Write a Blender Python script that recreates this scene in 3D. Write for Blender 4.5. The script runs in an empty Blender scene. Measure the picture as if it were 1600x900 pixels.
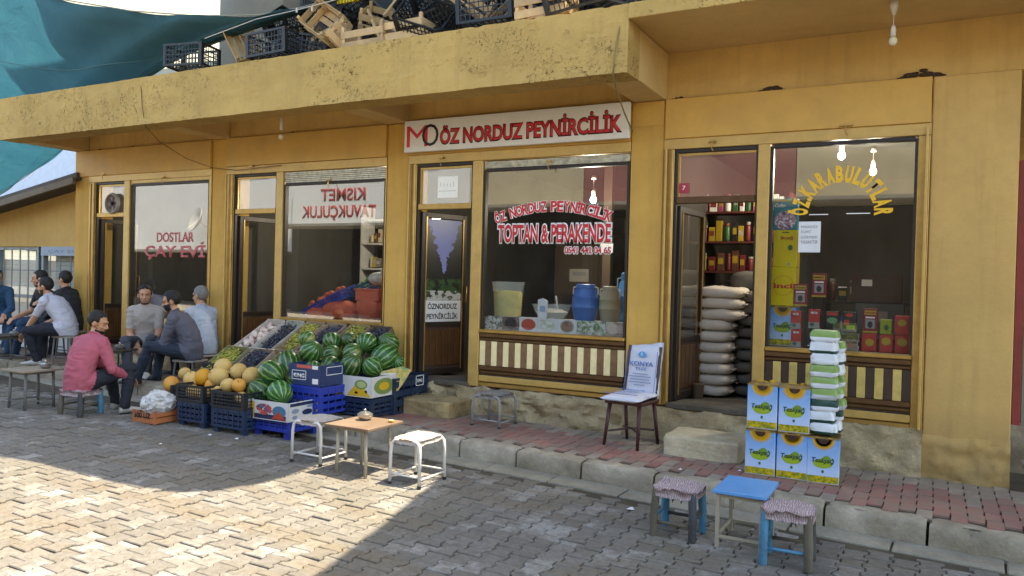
import bpy, bmesh, math, random
from math import sin, cos, tan, pi, radians, atan2, sqrt, hypot
from mathutils import Vector, Matrix, noise
random.seed(7)
scene = bpy.context.scene
col = scene.collection
R_ = random.uniform

# ------------------------------------------------------------------ camera
YAW, PITCH, ROLL, FL = radians(28.2526), radians(-.5854), radians(1.5058), 1220.02
fw = Vector((-sin(YAW)*cos(PITCH), cos(YAW)*cos(PITCH), sin(PITCH)))
r0 = Vector((cos(YAW), sin(YAW), 0)); u0 = r0.cross(fw)
rt = cos(ROLL)*r0 + sin(ROLL)*u0; up = -sin(ROLL)*r0 + cos(ROLL)*u0
CAM = Vector((0, -6.97549, 1.47))
cd = bpy.data.cameras.new('camera'); cam = bpy.data.objects.new('camera', cd); col.objects.link(cam)
cam.matrix_world = Matrix(((rt.x, up.x, -fw.x, CAM.x), (rt.y, up.y, -fw.y, CAM.y), (rt.z, up.z, -fw.z, CAM.z), (0, 0, 0, 1)))
cd.sensor_width = 36; cd.lens = FL/1600*36; cd.clip_start = .05; cd.clip_end = 500
scene.camera = cam
# ------------------------------------------------------------------ light
SUNV = Vector((.30, .20, 1)).normalized()      # towards the sun, behind the shops
w = bpy.data.worlds.new('World'); scene.world = w; w.use_nodes = True
nt = w.node_tree; nt.nodes.clear()
sky = nt.nodes.new('ShaderNodeTexSky'); sky.sky_type = 'NISHITA'; sky.sun_disc = False
sky.sun_elevation = math.asin(SUNV.z); sky.sun_rotation = atan2(SUNV.x, SUNV.y)
sky.air_density = 1.0; sky.dust_density = 4.0; sky.ozone_density = .4; sky.altitude = 1700
scene.view_settings.use_white_balance = True; scene.view_settings.white_balance_temperature = 8100; scene.view_settings.white_balance_tint = 6
bg = nt.nodes.new('ShaderNodeBackground'); bg.inputs[1].default_value = .15
wo = nt.nodes.new('ShaderNodeOutputWorld'); nt.links.new(sky.outputs[0], bg.inputs[0]); nt.links.new(bg.outputs[0], wo.inputs[0])
sl = bpy.data.lights.new('sun', 'SUN'); sl.energy = 2.4; sl.angle = radians(.5); sl.color = (1, .96, .90)
so = bpy.data.objects.new('sun', sl); col.objects.link(so); so.rotation_euler = SUNV.to_track_quat('Z', 'Y').to_euler()
so.location = (0, 0, 20)
scene.view_settings.view_transform = 'Standard'; scene.view_settings.look = 'None'
scene.view_settings.exposure = 2.6; scene.view_settings.gamma = 1
scene.render.resolution_x = 1024; scene.render.resolution_y = 576
scene.render.engine = 'CYCLES'
try:
    scene.cycles.max_bounces = 8; scene.cycles.diffuse_bounces = 4; scene.cycles.glossy_bounces = 4
    scene.cycles.transparent_max_bounces = 12; scene.cycles.caustics_reflective = False; scene.cycles.caustics_refractive = False
except Exception: pass

# ------------------------------------------------------------------ measuring helpers (a pixel of the photograph -> a point of the place)
def ray(x, y): return fw + rt*((x-800)/FL) + up*((450-y)/FL)
def F(x, y, Y=0.0):
    d = ray(x, y); return CAM + d*((Y-CAM.y)/d.y)
SL = -.018
def G(x, y, z=-.15):
    d = ray(x, y); return CAM + d*((z+SL*CAM.x-CAM.z)/(d.z-SL*d.x))
def gz(x): return SL*x                      # pavement height
def sz(x): return SL*x-.15                  # street height
def kerb_y(x): return -1.35-.047*x
def rad(px, p): return px*((p-CAM).dot(fw))/FL

# ------------------------------------------------------------------ mesh helpers
class MB:
    def __init__(s): s.v = []; s.f = []; s.m = []
    def add(s, vs, fs, mi=0, T=None):
        n = len(s.v)
        s.v += [tuple(T @ Vector(v)) if T is not None else tuple(v) for v in vs]
        s.f += [tuple(i+n for i in f) for f in fs]; s.m += [mi]*len(fs); return s
    def box(s, c, d, rz=0, mi=0, T=None, rx=0, ry=0):
        x, y, z = [k/2 for k in d]
        M_ = Matrix.Translation(c) @ Matrix.Rotation(rz, 4, 'Z') @ Matrix.Rotation(ry, 4, 'Y') @ Matrix.Rotation(rx, 4, 'X')
        if T is not None: M_ = T @ M_
        return s.add([(-x,-y,-z),(x,-y,-z),(x,y,-z),(-x,y,-z),(-x,-y,z),(x,-y,z),(x,y,z),(-x,y,z)],
                     [(3,2,1,0),(4,5,6,7),(0,1,5,4),(1,2,6,5),(2,3,7,6),(3,0,4,7)], mi, M_)
    def bx(s, x0, x1, y0, y1, z0, z1, mi=0): return s.box(((x0+x1)/2,(y0+y1)/2,(z0+z1)/2),(abs(x1-x0),abs(y1-y0),abs(z1-z0)),0,mi)
    def cyl(s, p0, p1, ra, rb=None, n=10, mi=0, caps=True, T=None):
        return s.tube([p0, p1], [ra, ra if rb is None else rb], n, mi, caps, T)
    def tube(s, pts, r, n=8, mi=0, caps=True, T=None):
        pts = [Vector(p) for p in pts]; k = len(pts); rs = r if isinstance(r, (list, tuple)) else [r]*k
        vs = []; fs = []; px = None
        for i, p in enumerate(pts):
            d = (pts[min(i+1, k-1)]-pts[max(i-1, 0)])
            if d.length < 1e-9: d = Vector((0, 0, 1))
            d.normalize()
            if px is None: a = d.orthogonal().normalized()
            else:
                a = px - d*px.dot(d)
                a = a.normalized() if a.length > 1e-6 else d.orthogonal().normalized()
            px = a; b = d.cross(a)
            for j in range(n): vs.append(p + (a*cos(2*pi*j/n) + b*sin(2*pi*j/n))*rs[i])
        for i in range(k-1):
            for j in range(n):
                q = (j+1) % n; fs.append((i*n+j, i*n+q, (i+1)*n+q, (i+1)*n+j))
        if caps: fs.append(tuple(range(n-1, -1, -1))); fs.append(tuple((k-1)*n+j for j in range(n)))
        return s.add(vs, fs, mi, T)
    def lathe(s, prof, c=(0,0,0), n=16, mi=0, T=None):
        vs = []; fs = []; k = len(prof)
        for r, z in prof:
            for j in range(n): vs.append((c[0]+r*cos(2*pi*j/n), c[1]+r*sin(2*pi*j/n), c[2]+z))
        for i in range(k-1):
            for j in range(n):
                q = (j+1) % n; fs.append((i*n+j, i*n+q, (i+1)*n+q, (i+1)*n+j))
        fs.append(tuple(range(n-1, -1, -1))); fs.append(tuple((k-1)*n+j for j in range(n)))
        return s.add(vs, fs, mi, T)
    def ball(s, c, r, nu=12, nv=8, mi=0, T=None):
        r = r if isinstance(r, (tuple, list, Vector)) else (r, r, r)
        vs = [(c[0], c[1], c[2]-r[2])]; fs = []
        for i in range(1, nv):
            a = -pi/2+pi*i/nv
            for j in range(nu): vs.append((c[0]+r[0]*cos(a)*cos(2*pi*j/nu), c[1]+r[1]*cos(a)*sin(2*pi*j/nu), c[2]+r[2]*sin(a)))
        vs.append((c[0], c[1], c[2]+r[2])); t = len(vs)-1
        for j in range(nu):
            q = (j+1) % nu; fs.append((0, 1+q, 1+j)); fs.append((t, t-nu+j, t-nu+q))
            for i in range(nv-2): fs.append((1+i*nu+j, 1+i*nu+q, 1+(i+1)*nu+q, 1+(i+1)*nu+j))
        return s.add(vs, fs, mi, T)
    def prism(s, poly, o, ux, uy, dep, mi=0):
        o = Vector(o); ux = Vector(ux); uy = Vector(uy); n_ = ux.cross(uy).normalized()*dep; k = len(poly)
        vs = [o+ux*a+uy*b for a, b in poly]; vs += [v+n_ for v in vs]
        fs = [tuple(range(k-1, -1, -1)), tuple(range(k, 2*k))] + [(i, (i+1) % k, k+(i+1) % k, k+i) for i in range(k)]
        return s.add(vs, fs, mi)
    def build(s, name, mats, parent=None, smooth=False, bevel=0, loc=None, seg=1, recenter=True):
        me = bpy.data.meshes.new(name)
        off = Vector((0, 0, 0))
        me.from_pydata([tuple(v) for v in s.v], [], s.f)
        for m in (mats if isinstance(mats, (list, tuple)) else [mats]): me.materials.append(m)
        for p, mi in zip(me.polygons, s.m): p.material_index = mi; p.use_smooth = bool(smooth)
        if smooth == 'auto': me.set_sharp_from_angle(angle=radians(40))
        me.update()
        o = bpy.data.objects.new(name, me); col.objects.link(o)
        if parent is not None: o.parent = parent
        if loc is not None: o.location = loc
        if bevel:
            b = o.modifiers.new('bevel', 'BEVEL'); b.width = bevel; b.segments = seg; b.limit_method = 'ANGLE'; b.angle_limit = radians(40)
        return o

def tag(o, label=None, cat=None, group=None, kind=None):
    if label: o['label'] = label
    if cat: o['category'] = cat
    if group: o['group'] = group
    if kind: o['kind'] = kind
    return o
def thing(name, label, cat, loc=(0,0,0), rz=0, group=None, rx=0, ry=0):
    o = bpy.data.objects.new(name, None); col.objects.link(o); o.empty_display_size = .1
    o.location = loc; o.rotation_euler = (rx, ry, rz); return tag(o, label, cat, group)
KIDS = {}
def copy_tree(o, loc=None, rz=None, label=None, parent=None, mats=None):
    c = o.copy(); col.objects.link(c)
    if parent is not None: c.parent = parent
    for ch in list(o.children): copy_tree(ch, parent=c)
    if loc is not None: c.location = loc
    if rz is not None: c.rotation_euler = (c.rotation_euler[0], c.rotation_euler[1], rz)
    if label: c['label'] = label
    return c
def solidify(o, t, off=0):
    m = o.modifiers.new('solid', 'SOLIDIFY'); m.thickness = t; m.offset = off; return o

# ------------------------------------------------------------------ materials
def lin(h):
    if isinstance(h, str):
        h = h.lstrip('#'); h = [int(h[i:i+2], 16)/255 for i in (0, 2, 4)]
        return tuple(((x+.055)/1.055)**2.4 if x > .04045 else x/12.92 for x in h)
    return tuple(h)
class NT:
    def __init__(s, name):
        s.m = bpy.data.materials.new(name); s.m.use_nodes = True; s.t = s.m.node_tree
        s.b = s.t.nodes['Principled BSDF']; s.out = s.t.nodes['Material Output']
    def n(s, ty, **kw):
        x = s.t.nodes.new(ty)
        for k, v in kw.items():
            if k.startswith('i_'):
                key = k[2:]; key = int(key) if key.isdigit() else key.replace('_', ' ')
                x.inputs[key].default_value = v
            else: setattr(x, k, v)
        return x
    def l(s, a, b): s.t.links.new(a, b)
    def noise(s, vec, scale, detail=4, rough=.6, dist=0):
        x = s.n('ShaderNodeTexNoise', i_Scale=scale, i_Detail=detail, i_Roughness=rough, i_Distortion=dist); s.l(vec, x.inputs['Vector']); return x.outputs[0]
    def ramp(s, fac, a, b, ca=(0,0,0,1), cb=(1,1,1,1)):
        x = s.n('ShaderNodeValToRGB'); e = x.color_ramp.elements; e[0].position = a; e[1].position = b; e[0].color = ca; e[1].color = cb
        s.l(fac, x.inputs[0]); return x.outputs[0]
    def mix(s, fac, a, b, mode='MIX'):
        x = s.n('ShaderNodeMix', data_type='RGBA', blend_type=mode)
        for v, i in ((fac, 0), (a, 6), (b, 7)):
            if hasattr(v, 'links') or hasattr(v, 'is_linked'): s.l(v, x.inputs[i])
            elif i == 0: x.inputs[0].default_value = v
            else: x.inputs[i].default_value = (*v[:3], 1)
        return x.outputs[2]
    def math(s, op, a, b=0.0, c=None):
        x = s.n('ShaderNodeMath', operation=op)
        for i, v in enumerate((a, b) if c is None else (a, b, c)):
            if hasattr(v, 'is_linked'): s.l(v, x.inputs[i])
            else: x.inputs[i].default_value = v
        return x.outputs[0]
    def bump(s, h, st, dist=.01, prev=None):
        x = s.n('ShaderNodeBump', i_Strength=st, i_Distance=dist); s.l(h, x.inputs['Height'])
        if prev is not None: s.l(prev, x.inputs['Normal'])
        return x.outputs[0]
def objvec(k, world=False):
    if world:
        return k.n('ShaderNodeNewGeometry').outputs['Position']
    tc = k.n('ShaderNodeTexCoord'); oi = k.n('ShaderNodeObjectInfo')
    mm = k.n('ShaderNodeVectorMath', operation='ADD'); k.l(tc.outputs['Object'], mm.inputs[0])
    m2 = k.math('MULTIPLY', oi.outputs['Random'], 37.0); cb = k.n('ShaderNodeCombineXYZ')
    for i in range(3): k.l(m2, cb.inputs[i])
    k.l(cb.outputs[0], mm.inputs[1]); return mm.outputs[0]
MC = {}
def M(name, c, rough=.7, metal=0, var=.15, scale=6, bump=.2, bscale=80, dirt=0, dcol='#5a5045', dscale=3, world=False, spec=.5, rnd=0, trans=0, sub=0):
    if name in MC: return MC[name]
    k = NT(name); c = lin(c); v = objvec(k, world)
    n1 = k.noise(v, scale, 5, .65)
    cc = k.mix(k.ramp(n1, .3, .7), tuple(x*(1-var) for x in c), tuple(min(1, x*(1+var)) for x in c))
    if rnd:
        oi = k.n('ShaderNodeObjectInfo'); hs = k.n('ShaderNodeHueSaturation')
        k.l(k.math('MULTIPLY_ADD', oi.outputs['Random'], rnd*2, 1-rnd), hs.inputs['Value']); k.l(cc, hs.inputs['Color']); cc = hs.outputs[0]
    if dirt:
        n2 = k.noise(v, dscale, 8, .7, .3); cc = k.mix(k.math('MULTIPLY', k.ramp(n2, .48, .72), dirt), cc, lin(dcol))
    k.l(cc, k.b.inputs['Base Color']); k.b.inputs['Metallic'].default_value = metal
    n3 = k.noise(v, bscale, 4, .6)
    rr = k.n('ShaderNodeMapRange', i_3=max(.05, rough-.1), i_4=min(1, rough+.12)); k.l(n1, rr.inputs[0]); k.l(rr.outputs[0], k.b.inputs['Roughness'])
    k.b.inputs['Specular IOR Level'].default_value = spec
    if bump: k.l(k.bump(n3, bump, .004), k.b.inputs['Normal'])
    if trans: k.b.inputs['Transmission Weight'].default_value = trans
    MC[name] = k.m; return k.m
def flat(name, c, rough=.5, **kw): return M(name, c, rough, var=.05, bump=0, **kw)
def glass_mat(name, refl=.25, tint=(.97,.985,.98), dust=.03):
    k = NT(name); k.t.nodes.remove(k.b)
    tr = k.n('ShaderNodeBsdfTransparent'); tr.inputs[0].default_value = (*tint, 1)
    gl = k.n('ShaderNodeBsdfGlossy'); gl.inputs['Roughness'].default_value = .0; gl.inputs[0].default_value = (1, 1, 1, 1)
    v = objvec(k, True)
    df = k.n('ShaderNodeBsdfDiffuse'); df.inputs[0].default_value = (.5, .48, .42, 1)
    fr = k.n('ShaderNodeFresnel'); fr.inputs[0].default_value = 1.5
    gm = k.n('ShaderNodeNewGeometry'); fro = k.math('SUBTRACT', 1.0, gm.outputs['Backfacing']); f = k.math('MULTIPLY', k.math('MULTIPLY_ADD', fr.outputs[0], 1.1, refl), fro)
    mx = k.n('ShaderNodeMixShader'); k.l(f, mx.inputs[0]); k.l(tr.outputs[0], mx.inputs[1]); k.l(gl.outputs[0], mx.inputs[2])
    m2 = k.n('ShaderNodeMixShader'); k.l(k.math('MULTIPLY', k.math('MULTIPLY', k.ramp(k.noise(v, 3, 6, .7), .35, .75), dust), fro), m2.inputs[0]); k.l(mx.outputs[0], m2.inputs[1]); k.l(df.outputs[0], m2.inputs[2])
    k.l(m2.outputs[0], k.out.inputs[0]); return k.m

def plaster(name, c, world=True, chips=.5, chipscale=14, stain=.35, rough_bump=.35):
    k = NT(name); c = lin(c); v = objvec(k, world)
    big = k.noise(v, 1.1, 5, .6); fine = k.noise(v, 9, 6, .7)
    cc = k.mix(k.ramp(big, .3, .7), tuple(x*.84 for x in c), tuple(min(1, x*1.12) for x in c))
    cc = k.mix(k.math('MULTIPLY', k.ramp(fine, .45, .7), .25), cc, tuple(x*.72 for x in c))
    # vertical dirt streaks
    sepz = k.n('ShaderNodeSeparateXYZ'); k.l(v, sepz.inputs[0])
    low = k.math('MULTIPLY', k.math('SUBTRACT', 1.0, k.math('MULTIPLY', sepz.outputs[2], 1.3)), k.noise(v, 5, 6, .7))
    cc = k.mix(k.math('MULTIPLY', k.ramp(low, .12, .55), .6), cc, lin('#6b5c45'))
    mp = k.n('ShaderNodeMapping'); mp.inputs['Scale'].default_value = (7, 7, .5); k.l(v, mp.inputs[0])
    st = k.noise(mp.outputs[0], 1.5, 5, .6)
    cc = k.mix(k.math('MULTIPLY', k.ramp(st, .5, .8), stain), cc, lin('#6d5a37'))
    h = k.noise(v, 40, 6, .7); nb = k.bump(h, rough_bump, .01)
    if chips:
        a = k.noise(v, chipscale, 6, .75, 1.2); mpz = k.n('ShaderNodeMapping'); mpz.inputs['Scale'].default_value = (1, 1, 2.4); mpz.inputs['Rotation'].default_value = (0, .25, 0); k.l(v, mpz.inputs[0]); zone = k.noise(mpz.outputs[0], 1.3, 5, .65)
        ch = k.math('MAXIMUM', k.math('MULTIPLY', k.ramp(a, .585, .62), k.ramp(zone, .49, .56)), k.ramp(k.noise(v, chipscale*.6, 7, .8, .5), .70 if chips > .5 else .90, .73 if chips > .5 else .95))
        cc = k.mix(k.math('MULTIPLY', ch, chips), cc, lin('#5a4726'))
        nb = k.bump(k.math('SUBTRACT', 1.0, ch), .8, .012, nb)
        # wandering cracks: thin contour of a noise field
        cf = k.noise(v, 2.3, 7, .7, .6); d = k.math('ABSOLUTE', k.math('SUBTRACT', cf, .5))
        ck = k.math('MULTIPLY', k.math('MULTIPLY', k.ramp(k.noise(v, 30, 3, .6), .45, .55), k.ramp(d, .0, .008, (1,1,1,1), (0,0,0,1))), k.ramp(zone, .4, .6))
        cc = k.mix(k.math('MULTIPLY', ck, chips), cc, lin('#4a3a22')); nb = k.bump(k.math('SUBTRACT', 1.0, ck), .6, .006, nb)
    k.l(cc, k.b.inputs['Base Color']); k.l(nb, k.b.inputs['Normal']); k.b.inputs['Roughness'].default_value = .88
    k.b.inputs['Specular IOR Level'].default_value = .25
    return k.m
def concrete(name, c, c2, world=True, bscale=18, bs=.8, dist=.02):
    k = NT(name); v = objvec(k, world); a = k.noise(v, 3, 7, .7); b = k.noise(v, bscale, 7, .75)
    cc = k.mix(k.ramp(a, .35, .65), lin(c), lin(c2)); cc = k.mix(k.ramp(b, .42, .62), cc, tuple(x*.55 for x in lin(c)), 'MIX')
    cc = k.mix(.55, cc, k.mix(k.ramp(a, .35, .65), lin(c), lin(c2)))
    k.l(cc, k.b.inputs['Base Color']); k.l(k.bump(b, bs, dist), k.b.inputs['Normal']); k.b.inputs['Roughness'].default_value = .95
    k.b.inputs['Specular IOR Level'].default_value = .2
    return k.m

YEL = plaster('ochre_plaster', '#bd9d60', chips=.95, chipscale=34, stain=.2, rough_bump=.7)
YELS = plaster('ochre_smooth_plaster', '#cb9f54', chips=.0, stain=.18, rough_bump=.2)
YELP = plaster('ochre_pillar_plaster', '#c7a163', chips=0, stain=.22)
SOF = plaster('soffit_plaster', '#cfb07a', chips=0, stain=.1)
BOARD = M('painted_board', '#c79a4c', .6, var=.1, scale=2.5, bump=.1, bscale=30, dirt=.15, dcol='#7a5f2c', world=True)
BRASS = M('brass_anodised', '#b58f4e', .34, metal=.55, var=.15, scale=9, bump=.05, world=True, dirt=.25, dcol='#5b4217')
GOLD = M('gold_paint_rail', '#c49e59', .42, metal=.25, var=.12, scale=6, bump=.08, world=True, dirt=.3, dcol='#7b6230')
BROWN = M('brown_rail', '#5e4126', .35, metal=.3, var=.25, scale=8, bump=.08, world=True)
DKFR = M('dark_frame', '#2e2620', .45, metal=.3, var=.2, world=True)
SLC = M('cream_slat', '#efdca4', .5, var=.1, scale=12, bump=.1, world=True, dirt=.2, dcol='#9b8250')
SLB = M('brown_slat', '#7c5a3b', .55, var=.3, scale=14, bump=.15, world=True)
SLG = M('brass_slat', '#cfb66c', .35, metal=.4, var=.2, scale=12, bump=.1, world=True)
SLD = M('dark_brown_slat', '#3c2a20', .5, var=.2, bump=.1, world=True)
GLASS = glass_mat('window_glass', .19); GLASSD = glass_mat('door_glass', .06)
GLASSC = glass_mat('clear_glass', .12)
WOODL = M('raw_crate_wood', '#c9a97c', .8, var=.22, scale=5, bump=.3, bscale=50, rnd=.18, dirt=.3, dcol='#77644d', dscale=6)
WOODD = M('old_grey_wood', '#6d6152', .85, var=.25, scale=5, bump=.4, bscale=40, dirt=.3)
PLK = M('black_plastic', '#1b1f24', .45, var=.2, bump=.05, rnd=.2)
PLB = M('blue_crate_plastic', '#1b2f4a', .45, var=.15, bump=.05, dirt=.2, rnd=.1)
PLB2 = M('bright_blue_crate_plastic', '#20389a', .4, var=.1, bump=.05, dirt=.1)
CONC = concrete('pillar_concrete', '#7b766b', '#655f55')
FOUND = concrete('rough_foundation', '#cdb994', '#a38f6e', bscale=14, bs=1.0, dist=.04)
KERB = concrete('kerb_concrete', '#b3a794', '#80735f', bscale=9, bs=1.0, dist=.02)
WHITEP = flat('white_print', '#e4e2dc', .5); REDP = flat('red_print', '#c8262a', .45); BLKP = flat('black_print', '#141414', .5)
WHT = M('white_paint', '#cfccc6', .45, var=.06, bump=.05, dirt=.3, dcol='#8d8578', dscale=9)
PAPER = flat('paper', '#d5d6d8', .8); CARD = M('cardboard', '#a48463', .85, var=.1, bump=.1)

# ------------------------------------------------------------------ lettering
def text(s, w_, h_, mat, parent=None, name='lettering', origin=(0,0,0), ux=(1,0,0), uz=(0,0,1), bold=0.0, dep=.002, keep=False, shear=0, yoff=0):
    """flat lettering: fitted to w_ x h_, lower-left corner at origin, thickness towards ux x uz"""
    cu = bpy.data.curves.new(name, 'FONT'); cu.body = s; cu.size = 1; cu.offset = bold; cu.extrude = 0; cu.resolution_u = 3; cu.shear = shear
    t = bpy.data.objects.new('tmp', cu); col.objects.link(t)
    dg = bpy.context.evaluated_depsgraph_get(); me = bpy.data.meshes.new_from_object(t.evaluated_get(dg))
    bpy.data.objects.remove(t)
    xs = [v.co.x for v in me.vertices]; ys = [v.co.y for v in me.vertices]
    x0, x1, y0, y1 = min(xs), max(xs), min(ys), max(ys)
    sx = w_/(x1-x0); sy = h_/(y1-y0)
    if keep: sx = sy
    ux = Vector(ux); uz = Vector(uz); nn = ux.cross(uz).normalized(); o = Vector(origin)
    for v in me.vertices: v.co = o + ux*((v.co.x-x0)*sx) + uz*((v.co.y-y0)*sy) + nn*(dep+yoff)
    me.materials.append(mat); me.name = name
    ob = bpy.data.objects.new(name, me); col.objects.link(ob); ob.name = name
    if parent is not None: ob.parent = parent
    if dep: solidify(ob, dep, -1)
    return ob
def join(obs, name):
    bm = bmesh.new(); me = bpy.data.meshes.new(name); mats = []
    for o in obs:
        t = o.data.copy(); base = len(mats); mats += list(o.data.materials)
        n = len(bm.faces); bm.from_mesh(t); bm.faces.ensure_lookup_table()
        for f in bm.faces[n:]: f.material_index += base
    bm.to_mesh(me); bm.free()
    um = []
    for m in mats: me.materials.append(m)
    o0 = obs[0]; r = bpy.data.objects.new(name, me); col.objects.link(r); r.parent = o0.parent
    for o in obs: bpy.data.objects.remove(o)
    return r
# ================================================================== THE SETTING
XL, XR = -60, 14
def paver_mat():
    k = NT('paver_concrete'); v = objvec(k, True)
    oi = k.n('ShaderNodeObjectInfo'); g = k.n('ShaderNodeNewGeometry')
    rnd = k.math('FRACT', k.math('ADD', oi.outputs['Random'], g.outputs['Random Per Island']))
    big = k.noise(v, .9, 5, .6); fine = k.noise(v, 30, 6, .75); mid = k.noise(v, 6, 5, .7)
    cc = k.mix(rnd, lin('#68635c'), lin('#78736c'))
    cem = k.noise(v, 2.6, 6, .7)
    cc = k.mix(k.math('MULTIPLY', k.math('MULTIPLY', k.ramp(rnd, .55, .6), k.ramp(cem, .5, .56)), .85), cc, lin('#908d88'))
    cc = k.mix(k.math('MULTIPLY', k.ramp(big, .5, .62), .4), cc, lin('#67604f'))
    cc = k.mix(k.math('MULTIPLY', k.ramp(mid, .52, .68), .45), cc, lin('#554e45'))
    mp = k.n('ShaderNodeMapping'); mp.inputs['Scale'].default_value = (.5, 2.2, 1); mp.inputs['Rotation'].default_value = (0, 0, .5); k.l(v, mp.inputs[0])
    cc = k.mix(k.math('MULTIPLY', k.ramp(k.noise(mp.outputs[0], 1.1, 6, .65), .5, .62), .55), cc, lin('#6e604c'))
    cc = k.mix(k.math('MULTIPLY', k.ramp(fine, .42, .62), .5), cc, lin('#48433c'))
    k.l(cc, k.b.inputs['Base Color']); k.b.inputs['Roughness'].default_value = .85
    nb = k.bump(fine, .5, .006); nb = k.bump(mid, .3, .01, nb); k.l(nb, k.b.inputs['Normal']); return k.m
PAV = paver_mat()
SAND = concrete('joint_sand', '#5c5447', '#443d33', bscale=60, bs=.5, dist=.004)
def sloped_sheet(name, x0, x1, yf0, yf1, z, mat, n=40, kind='structure'):
    b = MB(); vs = []
    for i in range(n+1):
        x = x0+(x1-x0)*i/n
        vs += [(x, yf0(x), z+SL*x), (x, yf1(x), z+SL*x)]
    b.add(vs, [(2*i, 2*i+2, 2*i+3, 2*i+1) for i in range(n)]); return tag(b.build(name, mat), kind=kind)
street = sloped_sheet('street', XL, XR, lambda x: -60, lambda x: kerb_y(x)-.02, -.162, SAND)
bounce_street = sloped_sheet('street_paving', XL, XR, lambda x: -14, lambda x: -7.25, -.151, concrete('far_paving', '#a59d90', '#8f877a', bscale=12, bs=.3))  # unseen street behind the camera, laid pale to bounce sunlight onto the shops
ground = sloped_sheet('ground', -200, 200, lambda x: -200, lambda x: 200, -.30, SAND, 4)
# pavers: I-shaped interlocking blocks in running columns
PL, PP, gp = .158, .138, .0045
def paver_poly(e=0.0):
    a, b = PP/2+.011-gp-e, PP/2-.011-gp-e; L = PL/2-gp-e; s1, s2 = PL*.30, PL*.18
    r = [(a,-L),(a,-s1),(b,-s2),(b,s2),(a,s1),(a,L)]
    return r+[(-x, -y) for x, y in r]
def paver_into(b, x, y, z, rz, dz, tx=0, ty=0):
    c, s = cos(rz), sin(rz); vs = []
    for e, h in ((0, -.022), (0, -.005), (.004, 0)):
        for px, py in paver_poly(e): vs.append((x+px*c-py*s, y+px*s+py*c, z+dz+h+tx*px+ty*py+SL*px))
    fs = [tuple(range(24, 36))] + [(k*12+i, k*12+(i+1) % 12, (k+1)*12+(i+1) % 12, (k+1)*12+i) for k in (0, 1) for i in range(12)]
    b.add(vs, fs)
cands = []
for i in range(-88, 18):
    x = i*PP+.04
    if x > 1.6: continue
    for j in range(0, 60):
        y = -1.56-PL*(j+(.5 if i % 2 else 0)); 
        if y > kerb_y(x)-.32 or y < -7.2: continue
        if x < -9.5 and y < -4.5: continue
        p = Vector((x, y, sz(x))); d = p-CAM; w_ = d.dot(fw)
        if w_ < 1.2: continue
        px = 800+FL*d.dot(rt)/w_; py = 450-FL*d.dot(up)/w_
        vis = -30 < px < 1630 and py < 925
        if not vis and (py > 1250 or px < -300 or px > 1900): continue
        cands.append((0 if vis else 1, w_, x, y))
cands.sort()
pm = MB(); paver_into(pm, 0, 0, 0, 0, 0); pme = None; rest = MB(); npv = 0
for vis, w_, x, y in cands:
    rz, dz, tx, ty = R_(-.02, .02), R_(-.005, .003), R_(-.03, .03), R_(-.03, .03)
    x += R_(-.0012, .0012); y += R_(-.0012, .0012)
    if npv < 298 and not vis:
        if pme is None: o = pm.build('paver', PAV, street); pme = o.data
        else: o = bpy.data.objects.new('paver', pme); col.objects.link(o); o.parent = street
        o.location = (x, y, sz(x)+dz); o.rotation_euler = (ty, -tx, rz); npv += 1
    else: paver_into(rest, x, y, sz(x), rz, dz, tx, ty)
ro = rest.build('paver_field', PAV, street); ro['kind'] = 'stuff'
# gutter slabs along the kerb
GUT = concrete('gutter_concrete', '#9c9484', '#7f786a', bscale=25, bs=.5, dist=.006)
pavement = sloped_sheet('pavement', XL, XR, lambda x: kerb_y(x)+.05, lambda x: max(.2, .2), -.008, SAND)
x = -13.0
while x < 2.0:
    L = R_(.54, .62) if x < 1 else .6
    th = atan2(-.047, 1); xm = x+L/2
    b = MB(); b.box((0, 0, 0), (L-.012, .21, .05))
    o = b.build('gutter_slab', GUT, street, bevel=.008); o.location = (xm, kerb_y(xm)-.125, sz(xm)-.018+R_(-.004, .004)); o.rotation_euler = (R_(-.01,.03), .018+R_(-.01, .01), th)
    bm = bmesh.new(); bmesh.ops.create_grid(bm, x_segments=1, y_segments=1, size=.5); bm.free()
    b = MB(); nx, ring = 16, []
    prof = [(-.075, -.13), (-.075, -.05), (-.075, .04), (-.073, .10), (-.064, .120), (-.045, .129), (.0, .131), (.075, .130), (.075, -.13)]; vs = []
    for i in range(nx+1):
        xx = (L-.016)*(i/nx-.5); end = .010 if i in (0, nx) else 0
        for (yy_, zz_) in prof:
            q_ = Vector(((x+xx)*7, yy_*9, zz_*9)); n_ = noise.fractal(q_, 1, 2, 4)*.010; chip = max(0, noise.noise(Vector(((x+xx)*6, 3, zz_*4)))-.30)*.09 if zz_ > .09 and yy_ < -.04 else 0
            vs.append((xx, yy_*(1-end*3)+n_+chip, zz_-chip*.9-end+n_*.5))
    P9 = len(prof); b.add(vs, [(i*P9+j, (i+1)*P9+j, (i+1)*P9+j+1, i*P9+j+1) for i in range(nx) for j in range(P9-1)]+[tuple(range(P9)), tuple(nx*P9+j for j in range(P9-1, -1, -1))])
    o = b.build('kerb_stone', KERB, pavement, smooth='auto'); o.location = (xm+.2, kerb_y(xm+.2)+.065+R_(-.008, .008), gz(xm+.2)-.128+R_(-.006, .006)); o.rotation_euler = (R_(-.02, .02), .018+R_(-.008, .008), th+R_(-.008, .008))
    x += L
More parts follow.
